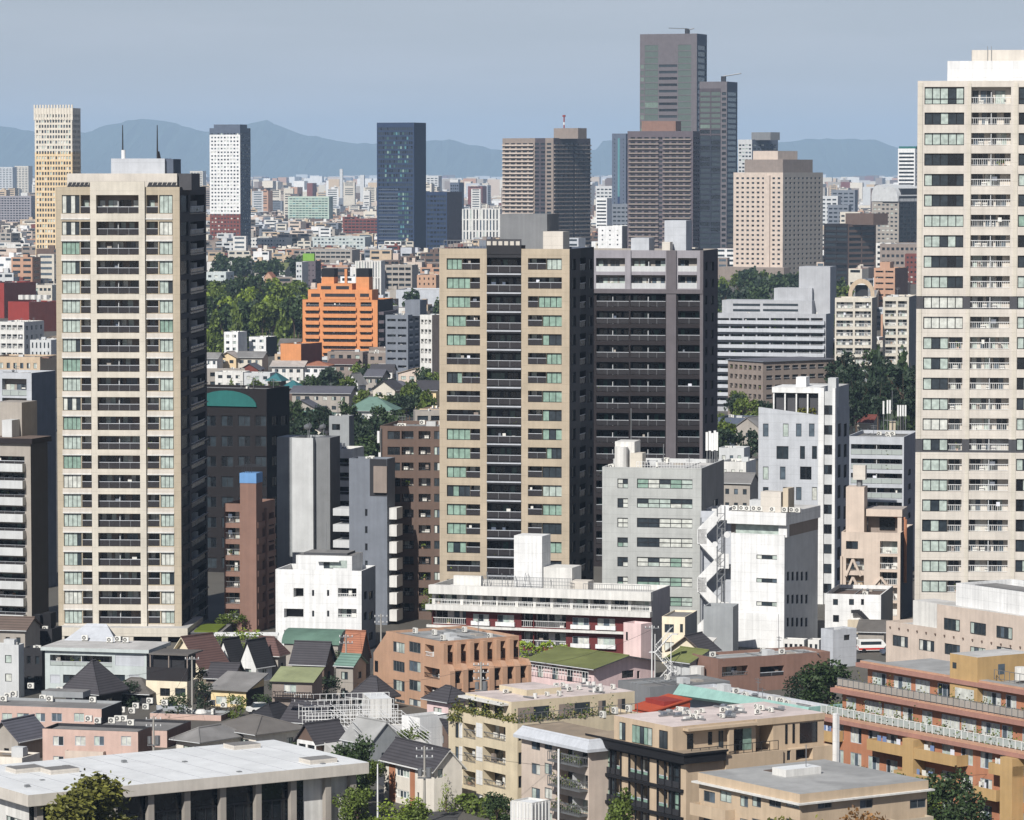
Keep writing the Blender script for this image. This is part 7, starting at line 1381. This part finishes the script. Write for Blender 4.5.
# brick and white house
b = Bld('house', 'white rendered house with brick strips and a dark tiled gable roof', 'house', 384, 434, 462, 769, base=812, th=GA, wall='warmwhite', parapet=.3)
b.cuts = {'F': [b.uv('F', q, 780)[0] for q in (389, 395.5, 410, 415)]}; cu = b.cuts['F']; b.matfn['F'] = lambda u, z: 'brick' if (cu[0] < u < cu[1] or cu[2] < u < cu[3]) else 'warmwhite'
b.rows('F', [(396.5, 409, 'wframe')], 767.5, 8, 21, 2); b.rows('F', [(385.5, 388.5, 'mix')], 782, 8, 20, 1); b.rows('F', [(417, 419, 'dark'), (423, 425, 'dark')], 792, 10, 20, 1); b.rows('R', [(438, 443, 'mix')], 768, 10, 20, 1); b.finish(gable=('x', 2.0), roof='r_tile', oh=.45, fascia='offwhite')
# terraced white railings
b = Bld('parking_deck', 'white walled deck fenced with tall white railings and netting', 'building', 306, 402, 432, 724, base=744, th=-12, wall='offwhite', parapet=.1); b.finish(roof='r_light')
for k, (face, W_) in enumerate((('F', b.a), ('R', b.b))):
    o_, r_ = b.frame(face)
    for lvl, (d, hh) in enumerate(((.1, 1.8), (3.0, 2.2), (6.0, 2.6), (9.5, 3.0))):
        q = MB(); n = int(W_ / .8)
        for i in range(n + 1): x = W_ * i / n; q.box(x - .035, x + .035, d, d + .08, b.Ht - .1, b.Ht + hh, 'whitesteel')
        for f in (.25, .5, .75, 1): q.box(0, W_, d + .01, d + .07, b.Ht + hh * f - .06, b.Ht + hh * f, 'whitesteel')
        q.build('railing', b.root, o_, r_)
b.box('store_room', -b.a * .25, -b.a * .02, 6, 12, b.Ht, b.Ht + 2.6, 'offwhite', 'r_white')
# white flat roofed hall
b = Bld('hall', 'large hall with a sweeping white flat roof on pale columns', 'hall', None, 29, 352, 804, base=858, th=56.5, wall='charcoal', parapet=.2, W=19); b.matfn['R'] = lambda u, z: 'offwhite' if u > b.b - 6.5 else 'g_black'; b.cuts = {'R': (b.b - 6.5,)}; b.matfn['F'] = lambda u, z: 'offwhite'
b.rows('F', [(6, 24, 'mix')], 815, 20, 30, 1); b.finish(roof='r_white')
sl_ = MB(); sl_.box(-b.a - 1.0, 1.8, -1.0, b.b + 1.2, b.Ht + .004, b.Ht + 1.3, 'bone', 'r_white'); sl_.build('roof_slab', b.root)
se = MB()
for i in range(1, 12): y = -1 + (b.b + 2.2) * i / 12; se.box(-b.a - .9, 1.7, y - .03, y + .03, b.Ht + 1.302, b.Ht + 1.33, 'dovegrey')
for k in range(9): x, y = RNG.uniform(-b.a, 1), RNG.uniform(0, b.b); se.box(x - .25, x + .25, y - .25, y + .25, b.Ht + 1.302, b.Ht + 1.3 + RNG.uniform(.05, .3), 'midgrey')
se.build('roof_seams', b.root)
cm = MB()
for i in range(9): y = b.b * (i + .1) / 9 ; c = MB(); c.box(.3, 1.0, y, y + .75, 0, b.Ht, 'warmgrey'); c.build('column', b.root)
c = MB(); c.box(.3, 1.0, b.b - .8, b.b, 0, b.Ht, 'warmgrey'); c.build('column', b.root)
for px, py in ((242, 747.5), (318, 762), (60, 772), (25, 771)): p = b.onplane(px, py, 2, b.Ht + 1.3); q = MB(); q.box(-1.3, 1.3, -1.8, 1.8, .002, .5, 'bone', 'r_mid'); q.build('skylight', b.root, p)
mu = MB()
for i in range(28): y = 1 + (b.b - 8) * i / 27; mu.box(.02, .1, y, y + .09, .5, b.Ht - 2.4, 'darksteel')
mu.box(.02, .1, 0.5, b.b - 6.6, b.Ht - 2.4, b.Ht - 2.2, 'darksteel'); mu.build('window_bars', b.root)
# white box shaft at the front
b = Bld('stair_box', 'white ribbed stair head box standing up before the cream flats', 'building', 511.5, 532, 549, 803, base=860, th=40, wall='offwhite', parapet=.2); b.finish(roof='r_white')
rb = MB()
for i in range(7): x = -b.a + b.a * i / 6; rb.box(x - .06, x + .06, -.1, -.004, 0, b.Ht - .1, 'white')
for i in range(6): y = b.b * i / 5; rb.box(.004, .1, max(.02, y - .06), y + .06, 0, b.Ht - .1, 'white')
rb.build('ribs', b.root)
# ------------------------------------------------------------------ poles, wires, van
def pole(label, px, ptop, Y, arms=2, transf=True, m='concrete_pole', r=.17):
    p = at_y(px, ptop, Y); o = empty('utility_pole', (p.x, Y, 0)); tag(o, label, 'utility pole'); q = MB(); q.cyl(0, 0, 0, p.z, r, m, 8, r * .6); q.build('shaft', o)
    for i in range(arms): q = MB(); z = p.z - .5 - i * .9; q.box(-1.0, 1.0, -.06, .06, z, z + .12, 'steel'); [q.cyl(x, 0, z + .12, z + .35, .07, 'whitesteel', 6) for x in (-.9, -.3, .3, .9)]; q.build('crossarm', o)
    if transf: q = MB(); q.cyl(.5, -.1, p.z - 3.6, p.z - 2.5, .34, 'steel', 10); q.cyl(-.5, -.1, p.z - 3.5, p.z - 2.6, .28, 'steel', 10); q.box(-.8, .8, -.3, .1, p.z - 3.75, p.z - 3.62, 'steel'); q.build('transformer', o)
    return Vector((p.x, Y, p.z))
p1 = pole('grey utility pole with a transformer standing before the brick and white house', 424.5, 746, 452); p2 = pole('plain pale pole beside the tall dark trees', 377.6, 764, 446, 0, False, 'whitesteel', .12); p3 = pole('short pale pole against the end of the white hall', 353.2, 776, 458, 0, False, 'whitesteel', .12)
p4 = pole('weathered pole rising among the brown timber house and railings', 312.5, 672, 555, 3, True); p5 = pole('tall pole in front of the green barrel roof', 346, 634, 570, 2, False); p6 = pole('wooden pole by the cream house with the roof veranda', 192, 656, 548, 1, False); p7 = pole('slender pole beside the steep black pyramid roof', 87, 673, 552, 1, False, 'bark'); p8 = pole('pole before the salmon pink rear wing', 153.5, 716, 498, 2, True); p9 = pole('pole before the orange brick terrace flats', 1003, 768, 448, 2, True); p10 = pole('pole before the thin white steel stair', 652, 625, 552, 1, False, 'whitesteel', .12); p11 = pole('pole in front of the terracotta flats', 481, 662, 505, 3, True); p12 = pole('pole left of the terracotta flats', 381, 614, 590, 2, False)
def wire(label, a, b_, sag=.8):
    q = MB(); n = 10; pts = [a.lerp(b_, i / n) - Vector((0, 0, sag * 4 * (i / n) * (1 - i / n))) for i in range(n + 1)]
    for u, v in zip(pts, pts[1:]): q.tube(u - a, v - a, .022, 'darksteel', 3)
    o = q.build('power_line', None, a); tag(o, label, 'cable')
wire('dark cable from the transformer pole towards the orange terrace pole', p1 - Vector((0, 0, .4)), p9 - Vector((0, 0, .6)), 2.0); wire('dark cable between the weathered pole and the pole by the green barrel roof', p4 - Vector((0, 0, .4)), p5 - Vector((0, 0, .5))); wire('dark cable from the pink wing pole up to the weathered pole', p8 - Vector((0, 0, .5)), p4 - Vector((0, 0, .6)), 1.2); wire('dark cable from the weathered pole across to the terracotta flats pole', p4 - Vector((0, 0, .8)), p11 - Vector((0, 0, .5)), 1.5); wire('dark cable from the green barrel roof pole to the pole left of the terracotta flats', p5 - Vector((0, 0, .6)), p12 - Vector((0, 0, .5)), .5)
wire('dark cable from the terracotta flats pole to the white stair pole', p11 - Vector((0, 0, .6)), p10 - Vector((0, 0, .6)), 1.6); wire('dark cable from the pyramid roof pole to the roof veranda pole', p7 - Vector((0, 0, .4)), p6 - Vector((0, 0, .6)), .9)
wire('dark cable between the pink wing pole and the roof veranda pole', p8 - Vector((0, 0, .3)), p6 - Vector((0, 0, .4)))
def van(label, px, py, rz):
    p = at_z(px, py, 0); o = empty('van', (p.x, p.y, .0), rz); tag(o, label, 'van'); q = MB(); q.box(-2.3, 2.3, -.85, .85, .35, 1.1, 'paint_white'); q.box(-2.2, 1.5, -.82, .82, 1.1, 1.95, 'paint_white'); q.face([(1.5, -.82, 1.95), (1.5, .82, 1.95), (2.2, .82, 1.1), (2.2, -.82, 1.1)], 'g_dark'); q.face([(1.5, -.82, 1.95), (2.2, -.82, 1.1), (1.5, -.82, 1.1)], 'paint_white'); q.face([(1.5, .82, 1.95), (2.2, .82, 1.1), (1.5, .82, 1.1)], 'paint_white'); q.build('body', o)
    q = MB(); q.box(-2.0, 1.3, -.84, -.825, 1.25, 1.75, 'g_dark'); q.build('window', o); q = MB(); q.box(-2.32, 2.32, -.87, -.855, .45, .75, 'van_red'); q.build('stripe', o)
    for x in (-1.5, 1.5):
        for y in (-.8, .8): q = MB(); q.tube((x, y - .12, .33), (x, y + .12, .33), .33, 'tyre', 12); q.build('wheel', o)
    for y in (-.6, .6): q = MB(); q.box(-2.34, -2.31, y - .12, y + .12, .7, .95, 'van_red'); q.build('tail_light', o)
van('white van with a red stripe parked by the white brown roofed house', 872, 652, .15)
# ------------------------------------------------------------------ trees and bushes near the camera
tree('big olive green tree in front of the white hall', 82, 776, 424, 14, 13.5, 'leaf_olive', n=11000, leaf=.30, v=2)
tree('pointed bright green conifer before the tan flats with the black front', 622, 782, 428, 12, 5.6, 'leaf_mid', 'cone', 'conifer_tree', n=3600, leaf=.34, v=1)
tree('dark leafy tree at the corner of the white hall', 352, 738, 462, 12, 6.0, 'leaf_dark', n=3600, leaf=.34); tree('second dark tree behind the corner of the white hall', 366, 752, 470, 10, 6.0, 'leaf_mid', n=3200, leaf=.34); tree('low bushy tree under the tall dark trees', 357, 785, 448, 5, 5.5, 'leaf_mid', n=2600, leaf=.34)
tree('bright green bush in front of the brick and white house', 398, 797, 440, 4.6, 6.6, 'leaf_light', n=3200, leaf=.32, name='bush', cat='bush'); tree('green bush at the foot of the transformer pole', 418, 803, 438, 3.6, 5.6, 'leaf_mid', n=2600, leaf=.32, name='bush', cat='bush'); tree('pale climbing shrub beside the beige terraced flats', 446, 772, 460, 5, 2.2, 'leaf_light', 'cone', 'shrub', n=500, leaf=.36, cat='shrub')
tree('green tree beside the orange terrace flats at the front', 943, 770, 440, 9, 7.5, 'leaf_dark', n=4200, leaf=.32); tree('bright green bush next to the orange terrace pole', 915, 806, 424, 6, 8, 'leaf_light', n=3600, leaf=.32, name='bush', cat='bush'); tree('orange tinged bush before the low beige flats', 860, 806, 408, 6, 7.5, 'leaf_red', n=2600, leaf=.32, name='bush', cat='bush'); tree('olive bush before the corner of the low beige flats', 800, 806, 404, 6, 8.0, 'leaf_olive', n=3000, leaf=.32, name='bush', cat='bush'); tree('dark bush at the lower edge beside the bright green one', 985, 790, 432, 7, 7, 'leaf_dark', n=3400, leaf=.32, name='bush', cat='bush')
tree('dark spreading tree on the slope beside the rose brown building', 826, 660, 540, 6, 9.5, 'leaf_dark', n=3200, leaf=.36); tree('dark low tree beside the spreading one', 806, 664, 548, 5, 5.5, 'leaf_deep', n=1800, leaf=.36)
tree('bright street tree before the red brown flats', 247, 628, 600, 9, 6.5, 'leaf_light', n=1600, leaf=.34); tree('dense green street tree by the cream bay tower podium', 232, 610, 640, 10, 5, 'leaf_mid', n=1500, leaf=.36); tree('thin green street tree beside the bright one', 223, 632, 595, 7, 3.6, 'leaf_mid', n=1000, leaf=.34)
tree('slim green tree at the foot of the sand coloured tower', 432, 586, 628, 12, 3.6, 'leaf_mid', n=1500, leaf=.36)
tree('yellow green bush by the charcoal gabled house', 357, 684, 560, 3.6, 6, 'leaf_light', n=1600, leaf=.36, name='bush', cat='bush')
cb = empty('canopy', (0, 0, 0)); p = at_y(214, 634, 606); q2 = at_y(278, 634, 606); cb.location = (p.x, 606, 0); tag(cb, 'thin white canopy roof behind the bright street tree', 'canopy'); q = MB(); q.box(0, q2.x - p.x, 0, 2.5, p.z - .35, p.z, 'white'); q.box(.3, q2.x - p.x, .4, 2.5, p.z - 3.4, p.z - 3.2, 'white'); q.build('roof_slab', cb); q = MB()
for i in range(5): x = .2 + (q2.x - p.x - .5) * i / 4; q.box(x, x + .12, 1, 1.12, 0, p.z - .36, 'whitesteel')
q.build('posts', cb)

for i, (px, py, lf) in enumerate(((156, 694, 'leaf_deep'), (178, 712, 'leaf_dark'), (205, 706, 'leaf_deep'), (268, 706, 'leaf_dark'), (236, 712, 'leaf_mid'), (330, 700, 'leaf_deep'), (300, 744, 'leaf_dark'), (128, 700, 'leaf_deep'), (196, 690, 'leaf_dark'), (282, 690, 'leaf_deep'), (338, 668, 'leaf_dark'), (412, 752, 'leaf_mid'))):
    g_ = at_z(px, py + 6, 0); hh = 2.6 + (i % 3) * .9; tp = to_px((g_.x, g_.y, hh)); tree('dark garden shrub squeezed between the tiled houses', tp[0], tp[1], g_.y, hh, 3.4 + (i % 2), lf, n=900, leaf=.42, name='bush', cat='bush', group='garden shrubs between the tiled houses')
def car(label, px, py, rz, paint):
    p = at_z(px, py, 0); o = empty('parked_car', (p.x, p.y, .05), rz); tag(o, label, 'car'); q = MB(); q.box(-2.1, 2.1, -.82, .82, .3, .85, paint); q.build('body', o)
    q = MB(); lo, hi = [(-1.5, -.78), (1.0, -.78), (1.0, .78), (-1.5, .78)], [(-1.1, -.65), (.45, -.65), (.45, .65), (-1.1, .65)]
    for k in range(4): k2 = (k + 1) % 4; q.face([(*lo[k], .85), (*lo[k2], .85), (*hi[k2], 1.42), (*hi[k], 1.42)], 'g_dark')
    q.build('window', o); q = MB(); q.face([(*c, 1.42) for c in hi], paint); q.build('roof', o)
    for x in (-1.35, 1.35):
        for y in (-.75, .75): q = MB(); q.tube((x, y - .1, .31), (x, y + .1, .31), .31, 'tyre', 12); q.build('wheel', o)
car('white car parked by the yellow cream house', 262, 713, .3, 'paint_white'); car('silver car parked before the cream house with the roof veranda', 172, 712, .2, 'silver'); car('dark car standing by the white van', 894, 655, .15, 'slate')
# ------------------------------------------------------------------ woods and garden trees in the middle distance
R6 = random.Random(21)
FOREST = []
def wood(label, group, px0, px1, Y0, Y1, n, h0, h1, mats, wd=9, leaf=.9, cn=700):
    for i in range(n):
        Y = R6.uniform(Y0, Y1); px = R6.uniform(px0, px1); h = R6.uniform(h0, h1); g_ = at_z(px, 172 + H * F / Y, 0); top = to_px((g_.x, Y, h))[1]
        if any(a - 1 < px < b_ + 1 and -9 < Y - Yb < 26 for a, b_, _, _, Yb, _n in PROT): continue
        FOREST.append((px, Y)); tree(label, px, top, Y, h, wd * R6.uniform(.7, 1.2), R6.choice(mats), 'cone' if R6.random() < .12 else 'round', n=cn, leaf=leaf, group=group)
wood('park tree in the dense wood left of the orange apartment block', 'trees of the wood by the orange apartment block', 206, 304, 1610, 1990, 100, 17, 25, ['leaf_dark', 'leaf_mid', 'leaf_mid', 'leaf_dark', 'leaf_light', 'leaf_deep'], 11, .8, 1300)
wood('distant dark tree in the belt before the white arched apartment row', 'trees of the far belt', 208, 300, 2560, 2800, 30, 14, 19, ['leaf_dark', 'leaf_deep'], 12, 1.1, 450)
wood('dark tree in the belt behind the white stepped apartment block', 'trees behind the white stepped apartment block', 714, 846, 1700, 2330, 52, 15, 20, ['leaf_dark', 'leaf_mid', 'leaf_deep'], 11, 1.0, 600)
wood('tall shaded tree on the dark slope beside the cream grid tower', 'trees on the dark slope', 838, 921, 1060, 1270, 42, 17, 26, ['leaf_deep', 'leaf_deep', 'leaf_dark'], 9, .7, 1100)  # darkest leaves stand in for cloud shadow on the slope
wood('shaded garden tree around the temple hall', 'trees around the temple hall', 290, 440, 900, 1110, 48, 8, 14, ['leaf_deep', 'leaf_dark'], 7.5, .7, 900)  # cloud shadow put into the leaf colour with the darker leaves
wood('shaded garden tree below the orange apartment block', 'trees below the orange apartment block', 300, 440, 1130, 1420, 36, 7, 11, ['leaf_deep', 'leaf_dark', 'leaf_mid'], 8, .8, 700)  # darker leaves here also imitate the cloud shadow
wood('garden tree among the houses behind the white slant topped building', 'trees behind the white slant topped building', 716, 770, 840, 1200, 18, 7, 12, ['leaf_deep', 'leaf_mid'], 7, .7, 800)
wood('small tree among the roofs left of the wood', 'trees among the roofs by the wood', 206, 300, 1060, 1350, 14, 6, 10, ['leaf_dark', 'leaf_mid'], 6, .7, 600)
wood('dark tree beside the grey sheds of the far city', 'trees in the far city', 330, 440, 1500, 2100, 10, 9, 14, ['leaf_dark', 'leaf_deep'], 10, 1.0, 450)
wood('round green tree beside the white flats at the edge of the frame', 'trees beside the white flats', 0, 30, 1060, 1110, 5, 8, 11, ['leaf_mid', 'leaf_dark'], 10, .8, 900)
# ------------------------------------------------------------------ the low city between the towers: one thing each while they read as buildings
WALLC = [('white', 'white'), ('offwhite', 'off white'), ('cream', 'cream'), ('palegrey', 'pale grey'), ('warmgrey', 'warm grey'), ('tanbeige', 'tan'), ('pinkbeige', 'pinkish'), ('brown', 'brown'), ('silver', 'silvery'), ('taupe', 'taupe'), ('brickred', 'brick red'), ('bluegrey', 'blue grey'), ('salmon', 'salmon'), ('ivory', 'ivory')]
WW = [6, 7, 7, 5, 6, 6, 5, 4, 2, 5, 2, 2, 3, 7]
MARKS = [(345, 320, 'orange apartment block'), (310, 215, 'green tinted slab'), (230, 180, 'white latticed high rise'), (401, 180, 'dark blue glass tower'), (366, 230, 'brick red block'), (480, 225, 'vertically striped office'), (57, 180, 'cream lattice tower'), (35, 315, 'red walled building'), (15, 215, 'grey slab of flats'),
    (778, 230, 'pinkish hotel tower'), (850, 255, 'dark brown banded block'), (893, 225, 'arch topped tower'), (780, 340, 'white stepped block'), (855, 350, 'cream block of flats'), (893, 290, 'peach block'), (250, 315, 'wood'), (370, 405, 'temple hall'), (369, 285, 'ribbed warehouse'), (309, 272, 'plum block with green sign'), (220, 285, 'blue white stepped block'), (618, 190, 'slim slate tower'), (430, 285, 'small tan brick block'), (272, 272, 'pale green roofed hall'), (404, 235, 'grey latticed block'), (330, 248, 'pale blue grey row'), (270, 243, 'white arched row')]
used = set(); count = 0; STUFF = []
CLEAR = [(716, 846, 1640, 2760), (206, 300, 1600, 2010), (206, 300, 2540, 2810)]   # wooded ground
def blocked(px0, px1, pt, Y, d):
    if any(px1 > a and px0 < b_ and Y0 < Y < Y1 for a, b_, Y0, Y1 in CLEAR): return True
    for a, b_, p0, p1, Yp, _n in PROT:
        if px1 > a and px0 < b_:
            if Y < Yp - d and pt < p0 + (.62 if Yp > 1600 else .72) * (p1 - p0) and px1 > a + 1 and px0 < b_ - 1: return True
            if Yp - d - 3 <= Y <= Yp + 26: return True
    for fx, fy in FOREST:
        if px0 - 3 < fx < px1 + 3 and abs(fy - Y) < d + 3: return True
        if px0 - 2 < fx < px1 + 2 and Y < fy and pt < to_px((at_z(fx, 172 + H * F / fy, 0).x, fy, 8))[1]: return True
    return False
GAPS = [(-24, 62), (200, 446), (588, 642), (713, 926)]
Y = 1040.0
while Y < 5200:
    s_ = 11.0 + (Y - 1000) * .0016; px = -30.0
    while px < 1060:
        wd = R6.uniform(.55, 1.25) * s_; pw = wd * F / Y; inside = any(a <= px and px + pw <= b_ for a, b_ in GAPS)
        d = R6.uniform(.5, .9) * s_; h = R6.choice([5.5, 6, 6.5, 8.5, 9, 9, 12, 12, 15]) + (R6.choice([0, 0, 0, 0, 3, 6, 12]) if Y > 1500 else 0); YY = Y + R6.uniform(-3, 3)
        if inside or Y > 2300:
            x = at_z(px + pw / 2, 172 + H * F / YY, 0).x; c = (x, YY, h); ptop = to_px(c)[1]
            if not blocked(px - 1, px + pw + 1, ptop, YY, d):
                if count < 215 and inside and Y < 2500:
                    wall, wn_ = R6.choices(WALLC, WW)[0]; fl = max(2, round(h / 3)); gb = R6.random() < .45 and h < 9.5
                    mk = min(MARKS, key=lambda m: (m[0] - px) ** 2 + 2.2 * (m[1] - ptop) ** 2); 
                    for tr_ in range(60):
                        rel = ('just beyond' if ptop < mk[1] - 22 else 'in front of' if ptop > mk[1] + 26 else 'close beside'); size = 'narrow' if wd < .75 * s_ else 'wide' if wd > 1.05 * s_ else R6.choice(['small', 'plain', 'squat'])
                        rfm, rfn = R6.choice([('r_tile', 'dark tiled roof'), ('r_slate', 'slate roof'), ('r_tan', 'tan roof'), ('r_orange', 'orange roof'), ('r_dark', 'dark roof')] if gb else [('r_light', 'pale flat roof'), ('r_grey', 'grey flat roof'), ('r_pinkish', 'pinkish flat roof'), ('r_mid', 'dull flat roof'), ('r_dark', 'dark flat roof')])
                        lab = f"{size} {wn_} {'house' if gb else str(fl) + '-storey block'}, {rfn}, {rel} the {mk[2]}"
                        if lab not in used and len(lab.split()) <= 16: break
                        wall, wn_ = R6.choices(WALLC, WW)[0]
                    if lab not in used and len(lab.split()) <= 16:
                        used.add(lab); cpx = to_px((x + wd / 2, YY, h))
                        b = Bld('house' if gb else 'city_block', lab, 'house' if gb else 'building', None, cpx[0], None, cpx[1], Y=YY, th=R6.choice([8, 12, 16, 24, -6]), wall=wall, W=wd, D=d, protect=False, parapet=.4)
                        b.grid('F', max(2, round(wd / 3.4)), fl, R6.choice(['far', 'far', 'farb', 'mix']), R6.choice([.5, .6, .8]), .45); b.grid('R', max(1, round(d / 4)), fl, 'far', .4, .4)
                        b.finish(roof=rfm, gable=(R6.choice(['x', 'y', 'hip']), R6.uniform(1.4, 2.4)) if gb else None, clutter=0 if gb else R6.randint(1, 4), far=True, oh=.5); count += 1
                else: STUFF.append((x, YY, wd, d, h))
        px += pw * R6.uniform(1.08, 1.35) + .5
    Y += s_ * R6.uniform(.95, 1.15)
# beyond that the city reads as one mass
cm_ = MB(); names = [w_[0] for w_ in WALLC]
def cityblock(x, Y, w_, d, h, th):
    ct, st = math.cos(th), math.sin(th); m = R6.choices(names, WW)[0]; P_ = lambda u, v, z: (x + u * ct + v * st, Y - u * st + v * ct, z); a = w_ / 2
    q = [P_(-a, 0, 0), P_(a, 0, 0), P_(a, d, 0), P_(-a, d, 0)]; t = [(p[0], p[1], h) for p in q]
    for i in range(4): cm_.face([q[i], q[(i+1) % 4], t[(i+1) % 4], t[i]], m)
    cm_.face(t, R6.choice(['r_light', 'r_grey', 'r_mid', 'r_pinkish', 'r_dark', 'r_tan', 'r_slate', 'r_tile', 'r_brown', 'r_orange']))
    if Y < 7000:
        fl = max(2, int(h / 3.1)); k = max(1, int(w_ / 5)) if Y < 3600 else 1; style = R6.random(); wm = R6.choice(['g_dark', 'g_dark', 'g_black', 'g_blue'])
        for j in range(fl):
            z0 = h * (j + .35) / fl; z1 = z0 + h / fl * .42
            for i in range(k):
                if style > .45 and R6.random() < .3: continue
                u0 = -a + w_ * (i + .14) / k; u1 = -a + w_ * (i + .86) / k; cm_.face([P_(u0, -.06, z0), P_(u1, -.06, z0), P_(u1, -.06, z1), P_(u0, -.06, z1)], wm)
            if style < .6: cm_.face([P_(a + .06, d * .2, z0), P_(a + .06, d * .8, z0), P_(a + .06, d * .8, z1), P_(a + .06, d * .2, z1)], wm)
        if R6.random() < .5: e = R6.uniform(1.5, 3); u = R6.uniform(-a * .6, a * .3); b0 = (u, u + w_ * .22, d * .3, d * .6); qq = [P_(b0[0], b0[2], h), P_(b0[1], b0[2], h), P_(b0[1], b0[3], h), P_(b0[0], b0[3], h)]; tt = [(p[0], p[1], h + e) for p in qq]; [cm_.face([qq[i], qq[(i+1) % 4], tt[(i+1) % 4], tt[i]], m) for i in range(4)]; cm_.face(tt, m)
for (x, Y_, w_, d, h) in STUFF: cityblock(x, Y_, w_, d, h, R6.choice([.1, .2, .3, -.1, .5]))
Y = 5200.0
while Y < 34000:
    s_ = 17 + (Y - 5200) * .003; half = Y * .15; x = -half
    while x < half:
        w_ = s_ * R6.uniform(.5, 1.3); h = R6.choice([6, 7, 8, 9, 10, 12, 14, 18]) + (R6.choice([8, 14, 25, 40]) if R6.random() < .07 else 0)
        if R6.random() < .86:
            pxc = to_px((x, Y, 0))[0]; cityblock(x, Y + R6.uniform(-.3, .3) * s_, w_, s_ * R6.uniform(.5, .8), h, R6.choice([.1, .2, .3, -.1, .5]))
        x += w_ * R6.uniform(1.05, 1.6)
    Y += s_ * 1.25
tag(cm_.build('far_city'), kind='stuff')
# a few tall blocks that stand out on the far plain
for px, ptop, Yt, w_, lab in ((5, 167, 9000, 34, 'pale twin block far off at the edge of the frame'), (21, 166, 9200, 34, 'second pale twin block far off beside the cream lattice tower'), (341, 169, 8000, 6, 'slender white chimney far off on the plain'), (362, 175, 7600, 8, 'short white chimney far off on the plain'), (196, 171, 8800, 30, 'lone pale block on the far plain behind the cream bay tower'), (843, 190, 4300, 26, 'bluish office block on the plain right of the pinkish hotel tower'), (826, 196, 4000, 24, 'pale glass office block touching the pinkish hotel tower'), (838, 205, 3700, 20, 'navy office block between the hotel tower and the arch topped tower'), (850, 212, 3500, 18, 'cream stepped block between the hotel tower and the arch topped tower'), (430, 176, 7000, 30, 'pale block on the plain right of the dark blue tower'), (604, 186, 4600, 20, 'pale block under the mountains left of the slim slate tower')):
    t = at_y(px, ptop, Yt); chim = 'chimney' in lab; b = Bld('chimney' if chim else 'tower_block', lab, 'chimney' if chim else 'tower', None, px + w_ * F / Yt / 2, None, ptop, Y=Yt, th=14, wall='bluegrey' if 'bluish' in lab or 'navy' in lab else 'cream' if 'cream' in lab else 'palegrey', W=w_, D=w_ * .8, protect=False)
    if not chim: b.grid('F', 4, max(4, int(b.Ht / 4)), 'farb', .7, .4)
    b.finish(far=True)
